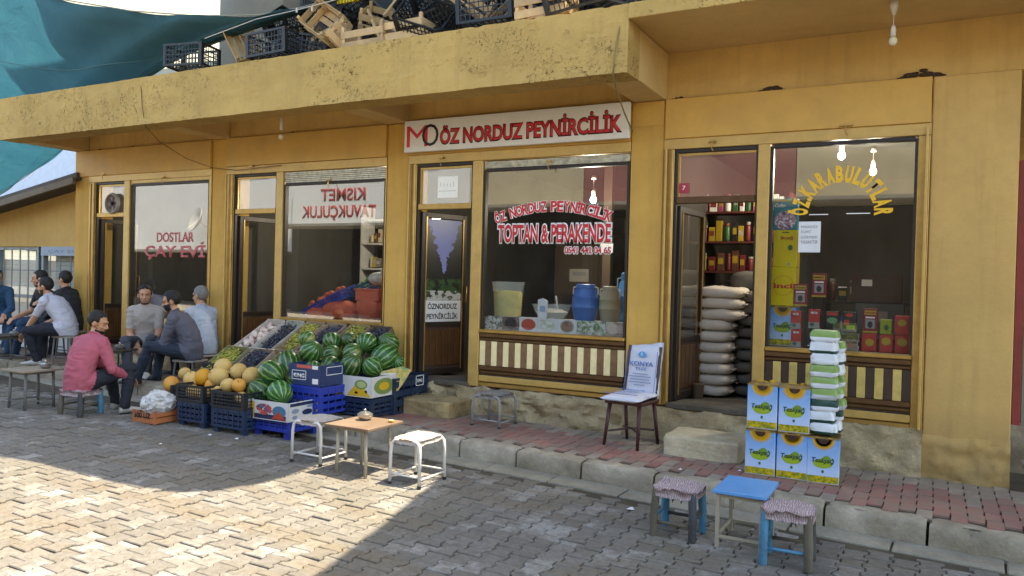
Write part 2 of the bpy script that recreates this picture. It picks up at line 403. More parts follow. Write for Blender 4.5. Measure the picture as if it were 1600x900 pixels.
# pavement bricks
def tile_mat(name, a, b_):
    k = NT(name); v = objvec(k, True); oi = k.n('ShaderNodeObjectInfo'); g = k.n('ShaderNodeNewGeometry')
    rnd = k.math('FRACT', k.math('ADD', oi.outputs['Random'], g.outputs['Random Per Island']))
    cc = k.mix(rnd, lin(a), lin(b_)); mid = k.noise(v, 5, 5, .7); fine = k.noise(v, 35, 5, .7)
    cc = k.mix(k.math('MULTIPLY', k.ramp(mid, .40, .58), .65), cc, lin('#7d6e60')); cc = k.mix(k.math('MULTIPLY', k.ramp(fine, .4, .7), .3), cc, lin('#6f6b66'))
    k.l(cc, k.b.inputs['Base Color']); k.b.inputs['Roughness'].default_value = .8; k.l(k.bump(fine, .4, .005), k.b.inputs['Normal']); return k.m
TRED = tile_mat('red_brick_tile', '#8f5c51', '#9c6d61'); TGRY = tile_mat('grey_brick_tile', '#a0907f', '#8c7e6f')
tm = {}; ntl = 0; rt_ = MB(); tl = []
for i in range(-125, 16):
    for j in range(14):
        x = i*.1; y = kerb_y(x)+.16+.1+j*.2+(.1 if i % 2 else 0) - .05
        if y > .0 or x < -12.5: continue
        tl.append((abs(x+1.5), x, y))
tl.sort()
for _, x, y in tl:
    dk = y-kerb_y(x)
    red = ((.3 < dk < (.62 if x > -2.4 else .85)) if x < -.5 else (.2 < dk < .95)) ^ (random.random() < .02)
    if x < -7.5: red = random.random() < .15
    m = TRED if red else TGRY; dz = R_(-.0025, .0025)
    if ntl < 299 and x > -4.6:
        if m not in tm:
            b = MB(); b.box((0, 0, -.02), (.094, .194, .04)); o = b.build('paving_brick', m, pavement, bevel=0); tm[m] = o.data
        else: o = bpy.data.objects.new('paving_brick', tm[m]); col.objects.link(o); o.parent = pavement
        o.location = (x, y, gz(x)+dz+.004); o.rotation_euler = (R_(-.01, .01), .018+R_(-.01, .01), atan2(-.047, 1)); ntl += 1
    else: rt_.box((x, y, gz(x)+dz-.016), (.094, .194, .04), rz=-.047, mi=1 if red else 0)
o = rt_.build('paving_brick_field', [TGRY, TRED], pavement); o['kind'] = 'stuff'

# ================================================================== THE MARKET BUILDING
B = thing('market_building', 'ochre plastered one-storey row of four shops with a deep eaves slab and roof terrace', 'building')
def part(name, b, m, bevel=0, parent=B, smooth=False, label=None):
    o = b.build(name, m, parent, smooth=smooth, bevel=bevel)
    if label: o['label'] = label
    return o
X0, X1 = -10.98, .55
PIL = [(-10.98, -10.66), (-8.14, -7.87), (-5.36, -5.07), (-2.52, -2.20), (-.035, .553)]
for i, (a, c) in enumerate(PIL):
    b = MB(); b.bx(a, c, .0, .38, 0.36 if i < 4 else .30, 3.158); part('pillar', b, YELP if i == 4 else YELS, .008)
# rough lower end of the corner pillar: a lumpy plaster skirt
def lumpy(name, x0, x1, y0, y1, z0, z1, mat, amp=.02, st=.05, parent=B, seed=0, taper=0, zslope=True):
    """rough masonry face: a displaced sheet with closed ends, facing -y"""
    nx = max(2, int((x1-x0)/st)); nz = max(2, int((z1-z0)/st)); vs = []; fs = []
    for j in range(nz+1):
        for i in range(nx+1):
            x = x0+(x1-x0)*i/nx; z = z0+(z1-z0)*j/nz
            d = noise.fractal(Vector((x*5+seed, z*6, seed)), .9, 2.1, 4)*amp*1.6
            e = 0 if (j == nz) else 1
            if j == nz: d -= 0
            yy = y0+d-taper*(1-j/nz)
            if x1-x < .001 or x-x0 < .001: d = 0
            vs.append((x+ noise.noise(Vector((z*8, x*3, seed)))*amp*.5*(0 if i in (0, nx) else 1), yy, z+(gz(x)*(1-j/nz) if zslope else 0)+(noise.noise(Vector((x*7, seed, 1)))*amp*.8 if j == nz else 0)))
    W = nx+1
    for j in range(nz):
        for i in range(nx): fs.append((j*W+i, j*W+i+1, (j+1)*W+i+1, (j+1)*W+i))
    n0 = len(vs)
    for j in (nz, 0):
        for i in range(nx+1): p = vs[j*W+i]; vs.append((p[0], y1, p[2]))
    for i in range(nx):
        fs.append((nz*W+i, nz*W+i+1, n0+i+1, n0+i)); fs.append((i+1, i, n0+W+i, n0+W+i+1))
    for j in range(nz):
        pass
    fs.append(tuple([j*W for j in range(nz+1)]+[n0, n0+W])); fs.append(tuple([j*W+nx for j in range(nz, -1, -1)]+[n0+W+nx, n0+nx]))
    b = MB(); b.add(vs, fs); o = b.build(name, mat, parent, smooth='auto'); return o
lumpy('pillar_base', -.04, .556, -.006, .38, -.03, .34, YELP, .022, .02, seed=3, taper=.02)
# foundation below the shopfronts, broken render
lumpy('foundation', -1.25, -.036, -.02, .3, -.05, .375, FOUND, .035, .03, seed=1, taper=.05)
lumpy('foundation', -2.52, -1.25, -.02, .3, -.05, .345, FOUND, .03, .03, seed=5, taper=.05)
lumpy('foundation', -5.36, -2.52, -.015, .3, -.05, .355, FOUND, .05, .03, seed=2, taper=.06)
lumpy('foundation', -8.14, -5.36, -.015, .3, -.05, .36, FOUND, .03, .05, seed=4, taper=.03)
lumpy('foundation', -10.98, -8.14, -.015, .3, -.05, .36, FOUND, .03, .05, seed=6, taper=.03)
# lintel wall, eaves, terrace slab
b = MB(); b.bx(X0, 3.2, .03, .38, 3.16, 3.588); part('lintel_wall', b, YELP)
b = MB(); b.bx(X0-.02, -2.19, -.95, 9, 3.59, 3.672); b.bx(-2.189, 3.2, -1.05, 9, 3.59, 3.672); part('terrace_slab', b, SOF)
def beam_face():
    # rough, slightly wavy concrete spandrel in front of the terrace edge
    x0, x1, y0, y1, z0, z1 = X0-.02, -2.19, -1.0, -.77, 3.155, 3.70
    nx, nz = 260, 16; vs = []; fs = []; W = nx+1
    for j in range(nz+1):
        for i in range(nx+1):
            x = x0+(x1-x0)*i/nx; z = z0+(z1-z0)*j/nz
            d = noise.fractal(Vector((x*2.2, z*5, 0)), 1, 2, 5)*.012 + noise.noise(Vector((x*17, z*17, 2)))*.004
            zz = z + (noise.noise(Vector((x*3, 0, 5)))*.003 + noise.noise(Vector((x*15, 0, 5)))*.005)*(1 if j in (0, nz) else 0)
            if j == nz and x > -5 and noise.noise(Vector((x*9, 9, 5))) > .25: zz -= .010
            vs.append((x, y0+d-.055, zz))
    for j in range(nz):
        for i in range(nx): fs.append((j*W+i, j*W+i+1, (j+1)*W+i+1, (j+1)*W+i))
    n0 = len(vs)
    for j in (nz, 0):
        for i in range(nx+1): p = vs[j*W+i]; vs.append((p[0], y1, p[2]))
    for i in range(nx):
        fs.append((nz*W+i, nz*W+i+1, n0+i+1, n0+i)); fs.append((i+1, i, n0+W+i, n0+W+i+1)); fs.append((n0+i, n0+i+1, n0+W+i+1, n0+W+i))
    fs.append(tuple([j*W for j in range(nz+1)]+[n0, n0+W])); fs.append(tuple([j*W+nx for j in range(nz, -1, -1)]+[n0+W+nx, n0+nx]))
    b = MB(); b.add(vs, fs); return b.build('eaves_beam', YEL, B)
beam_face()
for a, c in [(-11.0, -10.72), (-8.12, -7.86), (-5.38, -5.1), (-2.50, -2.195)]:
    b = MB(); b.bx(a, c, -.768, .028, 3.162, 3.588); part('ceiling_beam', b, SOF, .006)
# slab edge on the right section
b = MB(); b.bx(-2.188, 3.2, -1.075, -1.052, 3.575, 3.70); part('slab_edge', b, YEL, .006)
# fascia boards
for a, c, z0 in [(-10.94, -8.15, 2.79), (-7.86, -5.365, 2.80), (-5.06, -2.525, 2.795), (-2.185, -.04, 2.795)]:
    b = MB(); b.bx(a, c, -.03, .028, z0, 3.155); part('fascia_board', b, BOARD, .003)
b = MB(); b.bx(-2.515, -2.205, -.006, .0, 2.93, 3.155); part('fascia_board', b, BOARD, .002)
# broken mortar lumps above the boards
DM = concrete('broken_mortar', '#5a4a3a', '#2f261e', bscale=40, bs=1, dist=.02)
for i, (px, py, s_) in enumerate([(1440, 108, .10), (1205, 134, .07), (1058, 148, .045), (1003, 155, .03), (655, 187, .035), (752, 179, .04), (205, 230, .03), (155, 234, .03), (455, 203, .03)]):
    p = F(px, py); b = MB()
    for q in range(22):
        r = s_*R_(.12, .32); dx = R_(-1, 1); b.ball((p.x+dx*s_*1.5, .022+R_(-.01, .006), 3.157+R_(0, .8)*s_*(1-abs(dx))), (r*1.6, r*.5, r*.7), 7, 5)
    part('mortar_lump', b, DM)
# dark gap line along the top of boards
b = MB(); b.bx(-.03, .03, -.03, .03, 2.6, 3.15)

# ---- body of the building: side and back walls, dividing walls, floors
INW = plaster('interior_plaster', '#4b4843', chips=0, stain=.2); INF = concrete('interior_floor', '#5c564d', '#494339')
b = MB(); b.bx(X0, X0+.2, .38, 9, 0, 3.588); b.bx(.35, .55, .38, 9, 0, 3.588); b.bx(X0+.2, .35, 8.8, 9, 0, 3.588); part('outer_wall', b, YELP)
for i, (a, c) in enumerate(PIL[1:4]):
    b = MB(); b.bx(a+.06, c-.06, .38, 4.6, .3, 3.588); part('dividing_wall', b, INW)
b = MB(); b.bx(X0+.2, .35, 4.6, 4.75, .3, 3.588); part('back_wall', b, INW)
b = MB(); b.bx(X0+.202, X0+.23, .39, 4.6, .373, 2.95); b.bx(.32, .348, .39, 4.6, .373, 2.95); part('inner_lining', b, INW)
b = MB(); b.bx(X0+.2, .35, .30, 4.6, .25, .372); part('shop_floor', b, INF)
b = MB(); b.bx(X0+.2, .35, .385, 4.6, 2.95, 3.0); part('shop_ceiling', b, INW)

# ---- shopfronts
def shopfront(i, xl, d0, d1, p0, p1, w0, w1, xr, ztop, style, boards=None, zfloor=.38):
    # transom + posts
    b = MB(); b.bx(xl, xr, -.012, .06, 2.70, 2.797)
    part('header_rail', b, GOLD, .004)
    for q, (a, c) in enumerate(((xl+.002, d0), (p0, p1), (w1, xr-.002))):
        if c-a < .01: continue
        b = MB(); b.bx(a, c, -.02 if q == 1 else -.008, .07, .36, 2.70); 
        if q == 0: b.bx(c-.028, c-.004, -.03, -.008, .37, 2.70)
        part('frame_post', b, [BRASS, GOLD, BRASS][q] , .005)
    # door opening: dark sub-frame, transom window
    b = MB(); b.bx(d0, d0+.028, .0, .07, .38, 2.695); b.bx(d1-.02, d1, .0, .07, .38, 2.695); b.bx(d0+.028, d1-.02, .0, .07, 2.665, 2.695)
    part('door_frame', b, DKFR, .003)
    b = MB(); b.bx(d0+.028, d1-.02, -.006, .06, 2.205, 2.265); part('transom_bar', b, BRASS if i != 4 else BROWN, .004)
    tw = MB(); tw.bx(d0+.028, d1-.02, .034, .04, 2.268, 2.662)
    t = part('transom_window', tw, GLASS)
    fr = MB(); fr.bx(d0+.029, d0+.05, .018, .034, 2.268, 2.662); fr.bx(d0+.05, d1-.021, .018, .034, 2.638, 2.66); fr.build('frame', BRASS, t)
    # threshold
    b = MB(); b.bx(d0-.02, d1+.02, -.035, .30, .335, .392); part('threshold', b, concrete('threshold_concrete_%d' % i, '#6c6356', '#50483d'), .01)
    # window
    zs = .955
    wroot = MB(); wroot.bx(w0, w1, .030, .036, zs, ztop); W = part('shop_window', wroot, GLASS)
    f = MB(); f.bx(w0-.002, w0+.022, .0, .06, zs, ztop); f.bx(w1-.022, w1+.002, .0, .06, zs, ztop); f.bx(w0+.022, w1-.022, .0, .06, ztop-.018, ztop+.014)
    f.build('frame', DKFR if i != 4 else DKFR, W, bevel=.003)
    s = MB(); s.bx(w0-.002, w1+.002, -.028, .055, zs-.035, zs); s.build('sill', BRASS, W, bevel=.006)
    ib = MB(); ib.bx(w0, w1, .06, .50, .88, .925); part('display_shelf', ib, WHT if i == 3 else SLD)
    if boards:      # old shutter slats above the pane
        n = 6; hh = (boards-ztop-.02)/n
        bb = MB(); bb.bx(w0, w1, .031, .05, ztop+.016, boards-.004); part('slat_backing', bb, DKFR)
        for q in range(n):
            bb = MB(); z = ztop+.016+q*hh; bb.bx(w0, w1+.0, .0, .03, z, z+hh*.70); o = part('shutter_slat', bb, M('peeling_slat', '#e6ddc9', .85, var=.35, scale=20, bump=.4, bscale=60, world=True, dirt=.6, dcol='#8a8478', dscale=6), .003)
            o.location.y = R_(-.004, .006)
    elif ztop < 2.68:
        bb = MB(); bb.bx(w0, w1, -.004, .05, ztop+.015, 2.70); part('header_panel', bb, GOLD, .003)
    if boards and boards < 2.69:
        bb = MB(); bb.bx(w0, w1, -.006, .05, ztop-.0, ztop+.0+.001)
    # kick panel
    K = MB(); K.bx(w0, w1, .01, .05, .42, .92); K = part('kick_panel', K, SLD)
    r = MB(); r.bx(w0, w1, -.02, .01, .872, .918); r.bx(w0, w1, -.012, .01, .838, .866); r.build('upper_rail', BROWN, K, bevel=.008)
    r = MB(); r.bx(w0, w1, -.02, .01, .535, .580); r.bx(w0, w1, -.008, .01, .498, .530); r.build('lower_rail', BROWN, K, bevel=.008)
    r = MB(); r.bx(w0, w1, -.022, .02, .415, .478); r.build('gold_rail', GOLD, K, bevel=.008)
    r = MB(); r.bx(w0, w1, -.006, .02, .365, .408); r.build('base_rail', BRASS, K, bevel=.006)
    z0, z1 = .583, .834
    if style == 'cream':
        n = 23; dx = (w1-w0)/n
        for q in range(n):
            r = MB(); r.bx(w0+q*dx+.001, w0+(q+1)*dx-.001, -.006 if q % 2 else -.003, .01, z0, z1); r.build('slat', SLC if q % 2 == 0 else SLB, K, bevel=.002)
    else:
        n = int((w1-w0)/.066); dx = (w1-w0)/n
        for q in range(n):
            r = MB(); r.bx(w0+q*dx+.001, w0+(q+1)*dx-.001, -.006 if q % 2 else -.002, .01, z0, z1); r.build('slat', SLG if q % 2 else SLD, K, bevel=.002)
    return W, t
def door_leaf(hx, wdt, ang, z0=.40, z1=2.19, hinge='left', lower=True, glass=GLASSD, label=None, slats=6, hy=.055):
    D = bpy.data.objects.new('door', None); col.objects.link(D); D.parent = B; D.location = (hx, hy, 0); D.rotation_euler = (0, 0, ang)
    t = .04
    b = MB(); b.bx(0, .055, -t/2, t/2, z0, z1); b.bx(wdt-.055, wdt, -t/2, t/2, z0, z1); b.bx(.055, wdt-.055, -t/2, t/2, z1-.06, z1); b.bx(.055, wdt-.055, -t/2, t/2, z0, z0+.07); b.bx(.055, wdt-.055, -t/2, t/2, .93, .98)
    b.build('frame', DKFR, D, bevel=.004)
    b = MB()
    for s_ in (-1, 1):
        for x in (.052, wdt-.064): b.box((x+.006, s_*(t/2+.004), (z0+z1)/2), (.012, .010, z1-z0-.1))
    b.build('brass_trim', BRASS, D)
    g = MB(); g.bx(.056, wdt-.056, -.003, .003, .981, z1-.061); g.build('pane', glass, D)
    g = MB(); g.bx(.056, wdt-.056, -.012, .012, z0+.071, .929); p = g.build('lower_panel', SLD, D)
    for q in range(slats):
        dx = (wdt-.112)/slats
        g = MB(); g.bx(.056+q*dx+.004, .056+(q+1)*dx-.012, -.018, .018, z0+.1, .9); g.build('slat', BROWN, p, bevel=.003)
    h = MB(); h.tube([(wdt-.03, -.02, 1.2), (wdt-.03, -.07, 1.2), (wdt-.03, -.07, 1.38), (wdt-.03, -.02, 1.38)], .008, 8); h.build('handle', BRASS, D, smooth=True)
    if label: D['label'] = label
    return D
W1, T1 = shopfront(1, -10.655, -10.50, -9.86, -9.86, -9.74, -9.735, -8.19, -8.142, 2.64, 'brass')
W2, T2 = shopfront(2, -7.868, -7.74, -7.015, -7.01, -6.90, -6.895, -5.375, -5.362, 2.55, 'brass', boards=2.70)
W3, T3 = shopfront(3, -5.068, -4.955, -4.24, -4.238, -4.115, -4.11, -2.53, -2.522, 2.60, 'cream', boards=2.69)
W4, T4 = shopfront(4, -2.198, -2.10, -1.355, -1.355, -1.255, -1.25, -.125, -.037, 2.68, 'brass')
D1 = door_leaf(-10.46, .58, radians(84)); D2 = door_leaf(-7.70, .64, radians(84)); D3 = door_leaf(-4.92, .64, radians(72), label='open door with a mountain poster behind its glass'); D4 = door_leaf(-2.065, .68, radians(85))
# hooks on the header rails
for px, py in [(1114, 232), (1322, 208), (692, 256), (860, 262), (517, 290), (396, 268), (165, 279), (258, 284)]:
    p = F(px, py); b = MB(); b.box((p.x, -.035, p.z+.06), (.10 if py < 230 else .06, .03, .014)); b.tube([(p.x, -.04, p.z+.05), (p.x-.006, -.05, p.z+.01), (p.x+.014, -.05, p.z-.03)], .005, 6); part('shutter_hook', b, BRASS)
# tall brass shutter guides standing proud beside each shop
for x, z1, dx in [(-2.165, 2.70, .018), (-.062, 2.76, .022), (-5.03, 2.70, .018), (-7.84, 2.70, .016), (-10.56, 2.68, .014)]:
    b = MB(); b.bx(x-dx/2, x+dx/2, -.05, -.022, .37, z1); part('shutter_guide', b, GOLD, .004)
# step stones in front of shops 3 and 4
# ================================================================== OTHER BUILDINGS
WHW = M('white_rendered_wall', '#dededa', .85, var=.06, scale=1, bump=.1, world=True)
PNK = M('pink_rendered_wall', '#8f5f5b', .85, var=.10, scale=1, bump=.1, world=True)
CRM = M('cream_rendered_wall', '#b9ad90', .85, var=.15, scale=1, bump=.1, world=True)
ASH = M('ash_rendered_wall', '#8e8a80', .85, var=.15, scale=1, bump=.1, world=True)
DKO = M('dark_opening', '#24221f', .8, var=.2, world=True)
def opp(x0, x1, z1, m, name, label, cat='building', y=-13.0, zc=3.55):
    t = thing(name, label, cat, (0, 0, 0))
    b = MB(); b.bx(x0, x1, y-6, y, zc, z1); b.build('upper_wall', m, t)
    b = MB(); b.bx(x0, x1, y-6, y-1.2, -.4, zc-.001); b.build('ground_floor_wall', DKO, t)
    n = max(1, int((x1-x0)/3.2)); dx = (x1-x0)/n
    b = MB(); b.bx(x0, x0+.3, y-1.2, y, -.4, zc-.001)
    b.build('pier', DKO, t)
    for q in range(1, n):
        b = MB(); b.bx(x0+q*dx-.12, x0+q*dx+.12, y-1.2, y, -.4, zc-.001); b.build('pier', DKO, t)
    b = MB(); b.bx(x0, x1, y-.001, y+1.3, zc-.09, zc-.01); b.build('canopy', ASH, t)
    for q in range(n):
        if z1 > 5.5:
            f = MB(); f.bx(x0+(q+.3)*dx, x0+(q+.7)*dx, y-.01, y+.03, 4.9, 6.0); f = f.build('window', DKFR, t)
            g = MB(); g.bx(x0+(q+.3)*dx+.06, x0+(q+.7)*dx-.06, y+.03, y+.04, 4.96, 5.94); g.build('pane', flat('dark_pane', '#30383c', .1), f)
    return t
o1 = opp(-34, -19.4, 6.4, WHW, 'market_building', 'white rendered building across the street, mirrored in the tea house window', zc=2.25)
o2 = opp(-19.38, -12.3, 5.6, WHW, 'market_building', 'white building with a red lettered shop sign, mirrored in the grocer window', zc=3.1)
o3 = opp(-12.28, -8.6, 5.2, CRM, 'market_building', 'cream building across the street with exposed stones, mirrored in the cheese shop window')
o4 = opp(-8.58, -3.0, 6.3, PNK, 'market_building', 'pink rendered building across the street, mirrored in the windows on the right')
o5 = opp(-2.98, 8, 6.0, CRM, 'market_building', 'beige stone building across the street, mirrored in the rightmost window')
s = thing('shop_sign', 'white board with red KISMET TAVUKÇULUK letters, mirrored backwards in the window glass', 'sign')
b = MB(); b.bx(-19.3, -15.2, -12.99, -12.90, 3.12, 4.5); b.build('board', flat('sign_board', '#dededa', .5), s)
SR = flat('sign_red', '#a83232', .5)
text('KISMET', 1.9, .42, SR, s, origin=(-16.15, -12.895, 3.92), ux=(-1,0,0), bold=.03)
text('TAVUKÇULUK', 3.15, .50, SR, s, origin=(-15.72, -12.895, 3.28), ux=(-1,0,0), bold=.03)
d = thing('satellite_dish', 'white satellite dish on the opposite facade, mirrored in the tea house window', 'satellite dish', (-23.4, -12.5, 3.3), radians(20))
b = MB(); b.lathe([(.02, .0), (.2, .03), (.4, .12), (.48, .2), (.46, .2), (.3, .09), (.02, .03)], n=20, T=Matrix.Rotation(radians(-70), 4, 'X')); b.build('dish', WHT, d, smooth=True)
b = MB(); b.tube([(0, 0, 0), (0, .5, -.35), ], .015); b.tube([(0, 0, 0), (0, -.45, -.3)], .025); b.build('arm', WHT, d)

# left neighbour: low lean-to with barred glazed front and sloping roof
N = thing('lean_to_building', 'low ochre lean-to beside the tea house, sloping dark roof over barred windows', 'building')
ny = .32
b = MB(); b.add([(-19, ny, 1.80), (-11.0, ny, 1.80), (-11.0, ny, 2.76), (-19, ny, 1.66+.0), (-19, 5, 1.80), (-11.0, 5, 1.80), (-11.0, 5, 2.76), (-19, 5, 1.66)][0:8], [(0, 1, 2, 3)]); 
vs = [(-19, ny, 1.55), (-19, ny, 1.80), (-11.0, ny, 1.80), (-11.0, ny, 2.76)]
b = MB(); b.prism([(-19, 1.50), (-11.0, 1.80), (-11.0, 2.70), (-19, 1.6)], (0, ny, 0), (1, 0, 0), (0, 0, 1), -.25)
b = MB(); poly = [(-16.5, 1.80), (-11.0, 1.80), (-11.0, 2.72), (-16.5, 1.86)]
vs = [(x, ny, z) for x, z in poly]+[(x, ny+.25, z) for x, z in poly]
b.add(vs, [(0,1,2,3), (7,6,5,4), (0,4,5,1), (1,5,6,2), (2,6,7,3), (3,7,4,0)]); b.build('gable_wall', YELP, N)
sl = atan2(.86, 5.5)
b = MB(); b.box((-13.75, ny+2.2, 2.345), (5.9, 5.2, .10), ry=-sl); b.build('roof', M('dark_roof_sheet', '#4a4643', .8, var=.3, bump=.5, bscale=12, world=True), N)
b = MB(); b.box((-13.75, ny-.43, 2.275), (5.9, .05, .09), ry=-sl); b.build('fascia_board', WOODD, N)
b = MB(); b.bx(-16.5, -11.0, ny+.02, ny+.22, 0, .55); b.build('dwarf_wall', WHW, N)
BLIND = M('white_blind', '#dcdcd4', .7, var=.06, world=True, scale=3)
STEEL = M('grey_steel_frame', '#7d8489', .45, metal=.4, var=.15, world=True)
for q, (a, c) in enumerate([(-12.38, -11.06), (-13.6, -12.46), (-14.9, -13.68), (-16.4, -14.98)]):
    f = MB()
    for x in (a, c-.05): f.bx(x, x+.05, ny+.04, ny+.12, .55, 1.80)
    f.bx(a+.05, c-.05, ny+.04, ny+.12, .55, .6); f.bx(a+.05, c-.05, ny+.04, ny+.12, 1.745, 1.797); f.bx(a+.05, c-.05, ny+.05, ny+.11, .98, 1.03)
    W = f.build('window', STEEL, N)
    g = MB(); g.bx(a+.05, c-.05, ny+.08, ny+.086, .601, 1.744); g.build('pane', GLASSC, W)
    n = 5
    for r in range(1, n):
        g = MB(); x = a+(c-a)*r/n; g.cyl((x, ny+.02, .57), (x, ny+.02, 1.78), .008, n=6); g.build('bar', STEEL, W)
    g = MB(); g.cyl((a, ny+.03, 1.42), (c, ny+.03, 1.42), .007, n=6); g.build('bar', STEEL, W)
    for r in range(16):
        g = MB(); z = .66+r*.068; g.box(((a+c)/2, ny+.16, z), (c-a-.08, .008, .062), rx=radians(12)); g.build('blind_slat', BLIND, W)
b = MB(); b.bx(-16.5, -11.0, ny+.4, ny+.45, .2, 1.9); b.build('inner_wall', WHW, N)
s = thing('shop_sign', 'small blue-grey sign strip above the barred window of the lean-to', 'sign')
b = MB(); b.bx(-12.3, -11.1, ny-.02, ny+.018, 1.66, 1.80); b.build('board', flat('bluegrey_board', '#8795a6'), s)
text('ÇAY EVİ', .8, .07, flat('bluegrey_letters', '#62718a'), s, origin=(-12.1, ny-.021, 1.695))

# sunlit pale building far behind the terrace, left
t = thing('tower_block', 'sunlit cream building standing far behind the roof terrace', 'building')
cr = M('cream_wall', '#e8dcbc', .8, var=.05, world=True)
# its flank runs away from the street so the sun on it shows
b = MB(); b.box((-27, 14, 5), (7, 9, 17.5), rz=radians(-35)); b.build('wall', cr, t)
# low wall and shed at the far end, seen between sail and slab
t = thing('shed', 'grey flat-roofed shed beyond the end of the building', 'shed')
b = MB(); b.bx(-19, -12.6, 6, 9, 0, 4.9); b.build('wall', ASH, t)

t = thing('apartment_block', 'pale blue-grey building rising behind the lean-to and the shade sail', 'building')
b = MB(); b.bx(-34, -15.5, 7, 12, -.5, 6.6); b.build('wall', M('pale_blue_render', '#b9c3d2', .85, var=.1, world=True), t)
b = MB(); b.bx(-34.2, -15.3, 6.8, 12.2, 6.6, 6.8); b.build('roof', ASH, t)
# alley right of the corner pillar
ty = .5
P_ = thing('door_post', 'red painted post at the alley edge right of the corner pillar', 'post')
b = MB(); b.bx(.63, .69, .9, 1.0, -.05, 2.6); b.build('post', M('red_post', '#8d3a36', .6, var=.2), P_)
b = MB(); b.bx(.60, .75, .87, 1.03, -.05, .35); b.build('plinth', KERB, P_)
al = thing('alley_wall', 'pale wall closing the alley at the right edge', 'wall')
b = MB(); b.bx(.9, 9, 3.2, 3.4, -.1, 2.2); b.build('wall', ASH, al); b = MB(); b.bx(.9, 9, 3.1, 3.5, 2.2, 2.3); b.build('coping', KERB, al)
bg_ = thing('plastic_bag', 'white and magenta plastic bag on the ground at the right edge behind the pillar', 'bag', (.80, .55, -.01))
b = MB(); b.ball((0, 0, .15), (.13, .13, .15), 12, 9); b.build('bag_body', M('pale_bag', '#c9cde0', .4, bump=.5, bscale=14), bg_, smooth=True)
b = MB(); b.ball((.02, -.06, .07), (.11, .10, .07), 10, 7); b.build('magenta_wrap', M('magenta_bag', '#8f3a72', .4, bump=.5, bscale=14), bg_, smooth=True)

for ch in bg_.children:
    for v in ch.data.vertices:
        n_ = noise.fractal(v.co*9, .8, 2.2, 4)*.35; v.co = Vector((v.co.x*(1+n_), v.co.y*(1+n_), .0+max(0, v.co.z)*(1+n_*.8)))
# ================================================================== THE ROOF TERRACE
TC = M('terrace_column_concrete', '#857e72', .9, var=.12, scale=2, bump=.4, bscale=12, world=True)
for i, (px, pw, Y, lab) in enumerate([(402, .95, 1.0, 'broad pale concrete column at the left of the roof terrace'), (630, .36, 1.0, 'slim concrete column rising behind the wooden crates on the roof')]):
    p = F(px, 40, Y); t = thing('concrete_column', lab, 'column', (p.x, Y+.2, 3.672))
    b = MB(); b.box((0, 0, 1.6), (pw, .4, 3.2)); b.build('shaft', TC, t, bevel=.01)
    b = MB(); b.box((0, 0, .01), (pw+.06, .46, .02)); b.build('foot', TC, t)
t = thing('concrete_column', 'narrow concrete strip of column at the left end of the roof terrace', 'column', (F(352, 30, 1.3).x, 1.5, 3.672))
b = MB(); b.box((0, 0, 1.6), (.35, .3, 3.2)); b.build('shaft', TC, t); b = MB(); b.box((0, 0, .01), (.4, .35, .02)); b.build('foot', TC, t)
# upper floor set back in shade: dark back wall + roof slab
up_ = thing('upper_storey', 'dark open upper storey set back behind the heap of crates', 'building')
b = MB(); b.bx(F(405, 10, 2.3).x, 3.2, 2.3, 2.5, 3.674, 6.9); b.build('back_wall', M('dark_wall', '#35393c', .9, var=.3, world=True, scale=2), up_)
b = MB(); b.bx(-9.3, 12, .9, 9, 6.9, 7.1); b.build('roof_slab', TC, up_)
b = MB(); b.bx(-9.1, 12, 1.3, 9, 7.1, 13.5); b.build('upper_wall', YELP, up_)  # unseen floors above, added to block skylight over the street
b = MB(); b.bx(3.25, 12, 1.3, 9, 3.3, 6.89); b.build('side_wall', YELP, up_)
b = MB(); b.bx(-1.9, 3.2, .9, 1.1, 3.674, 6.898); b.build('front_wall', YELP, up_)

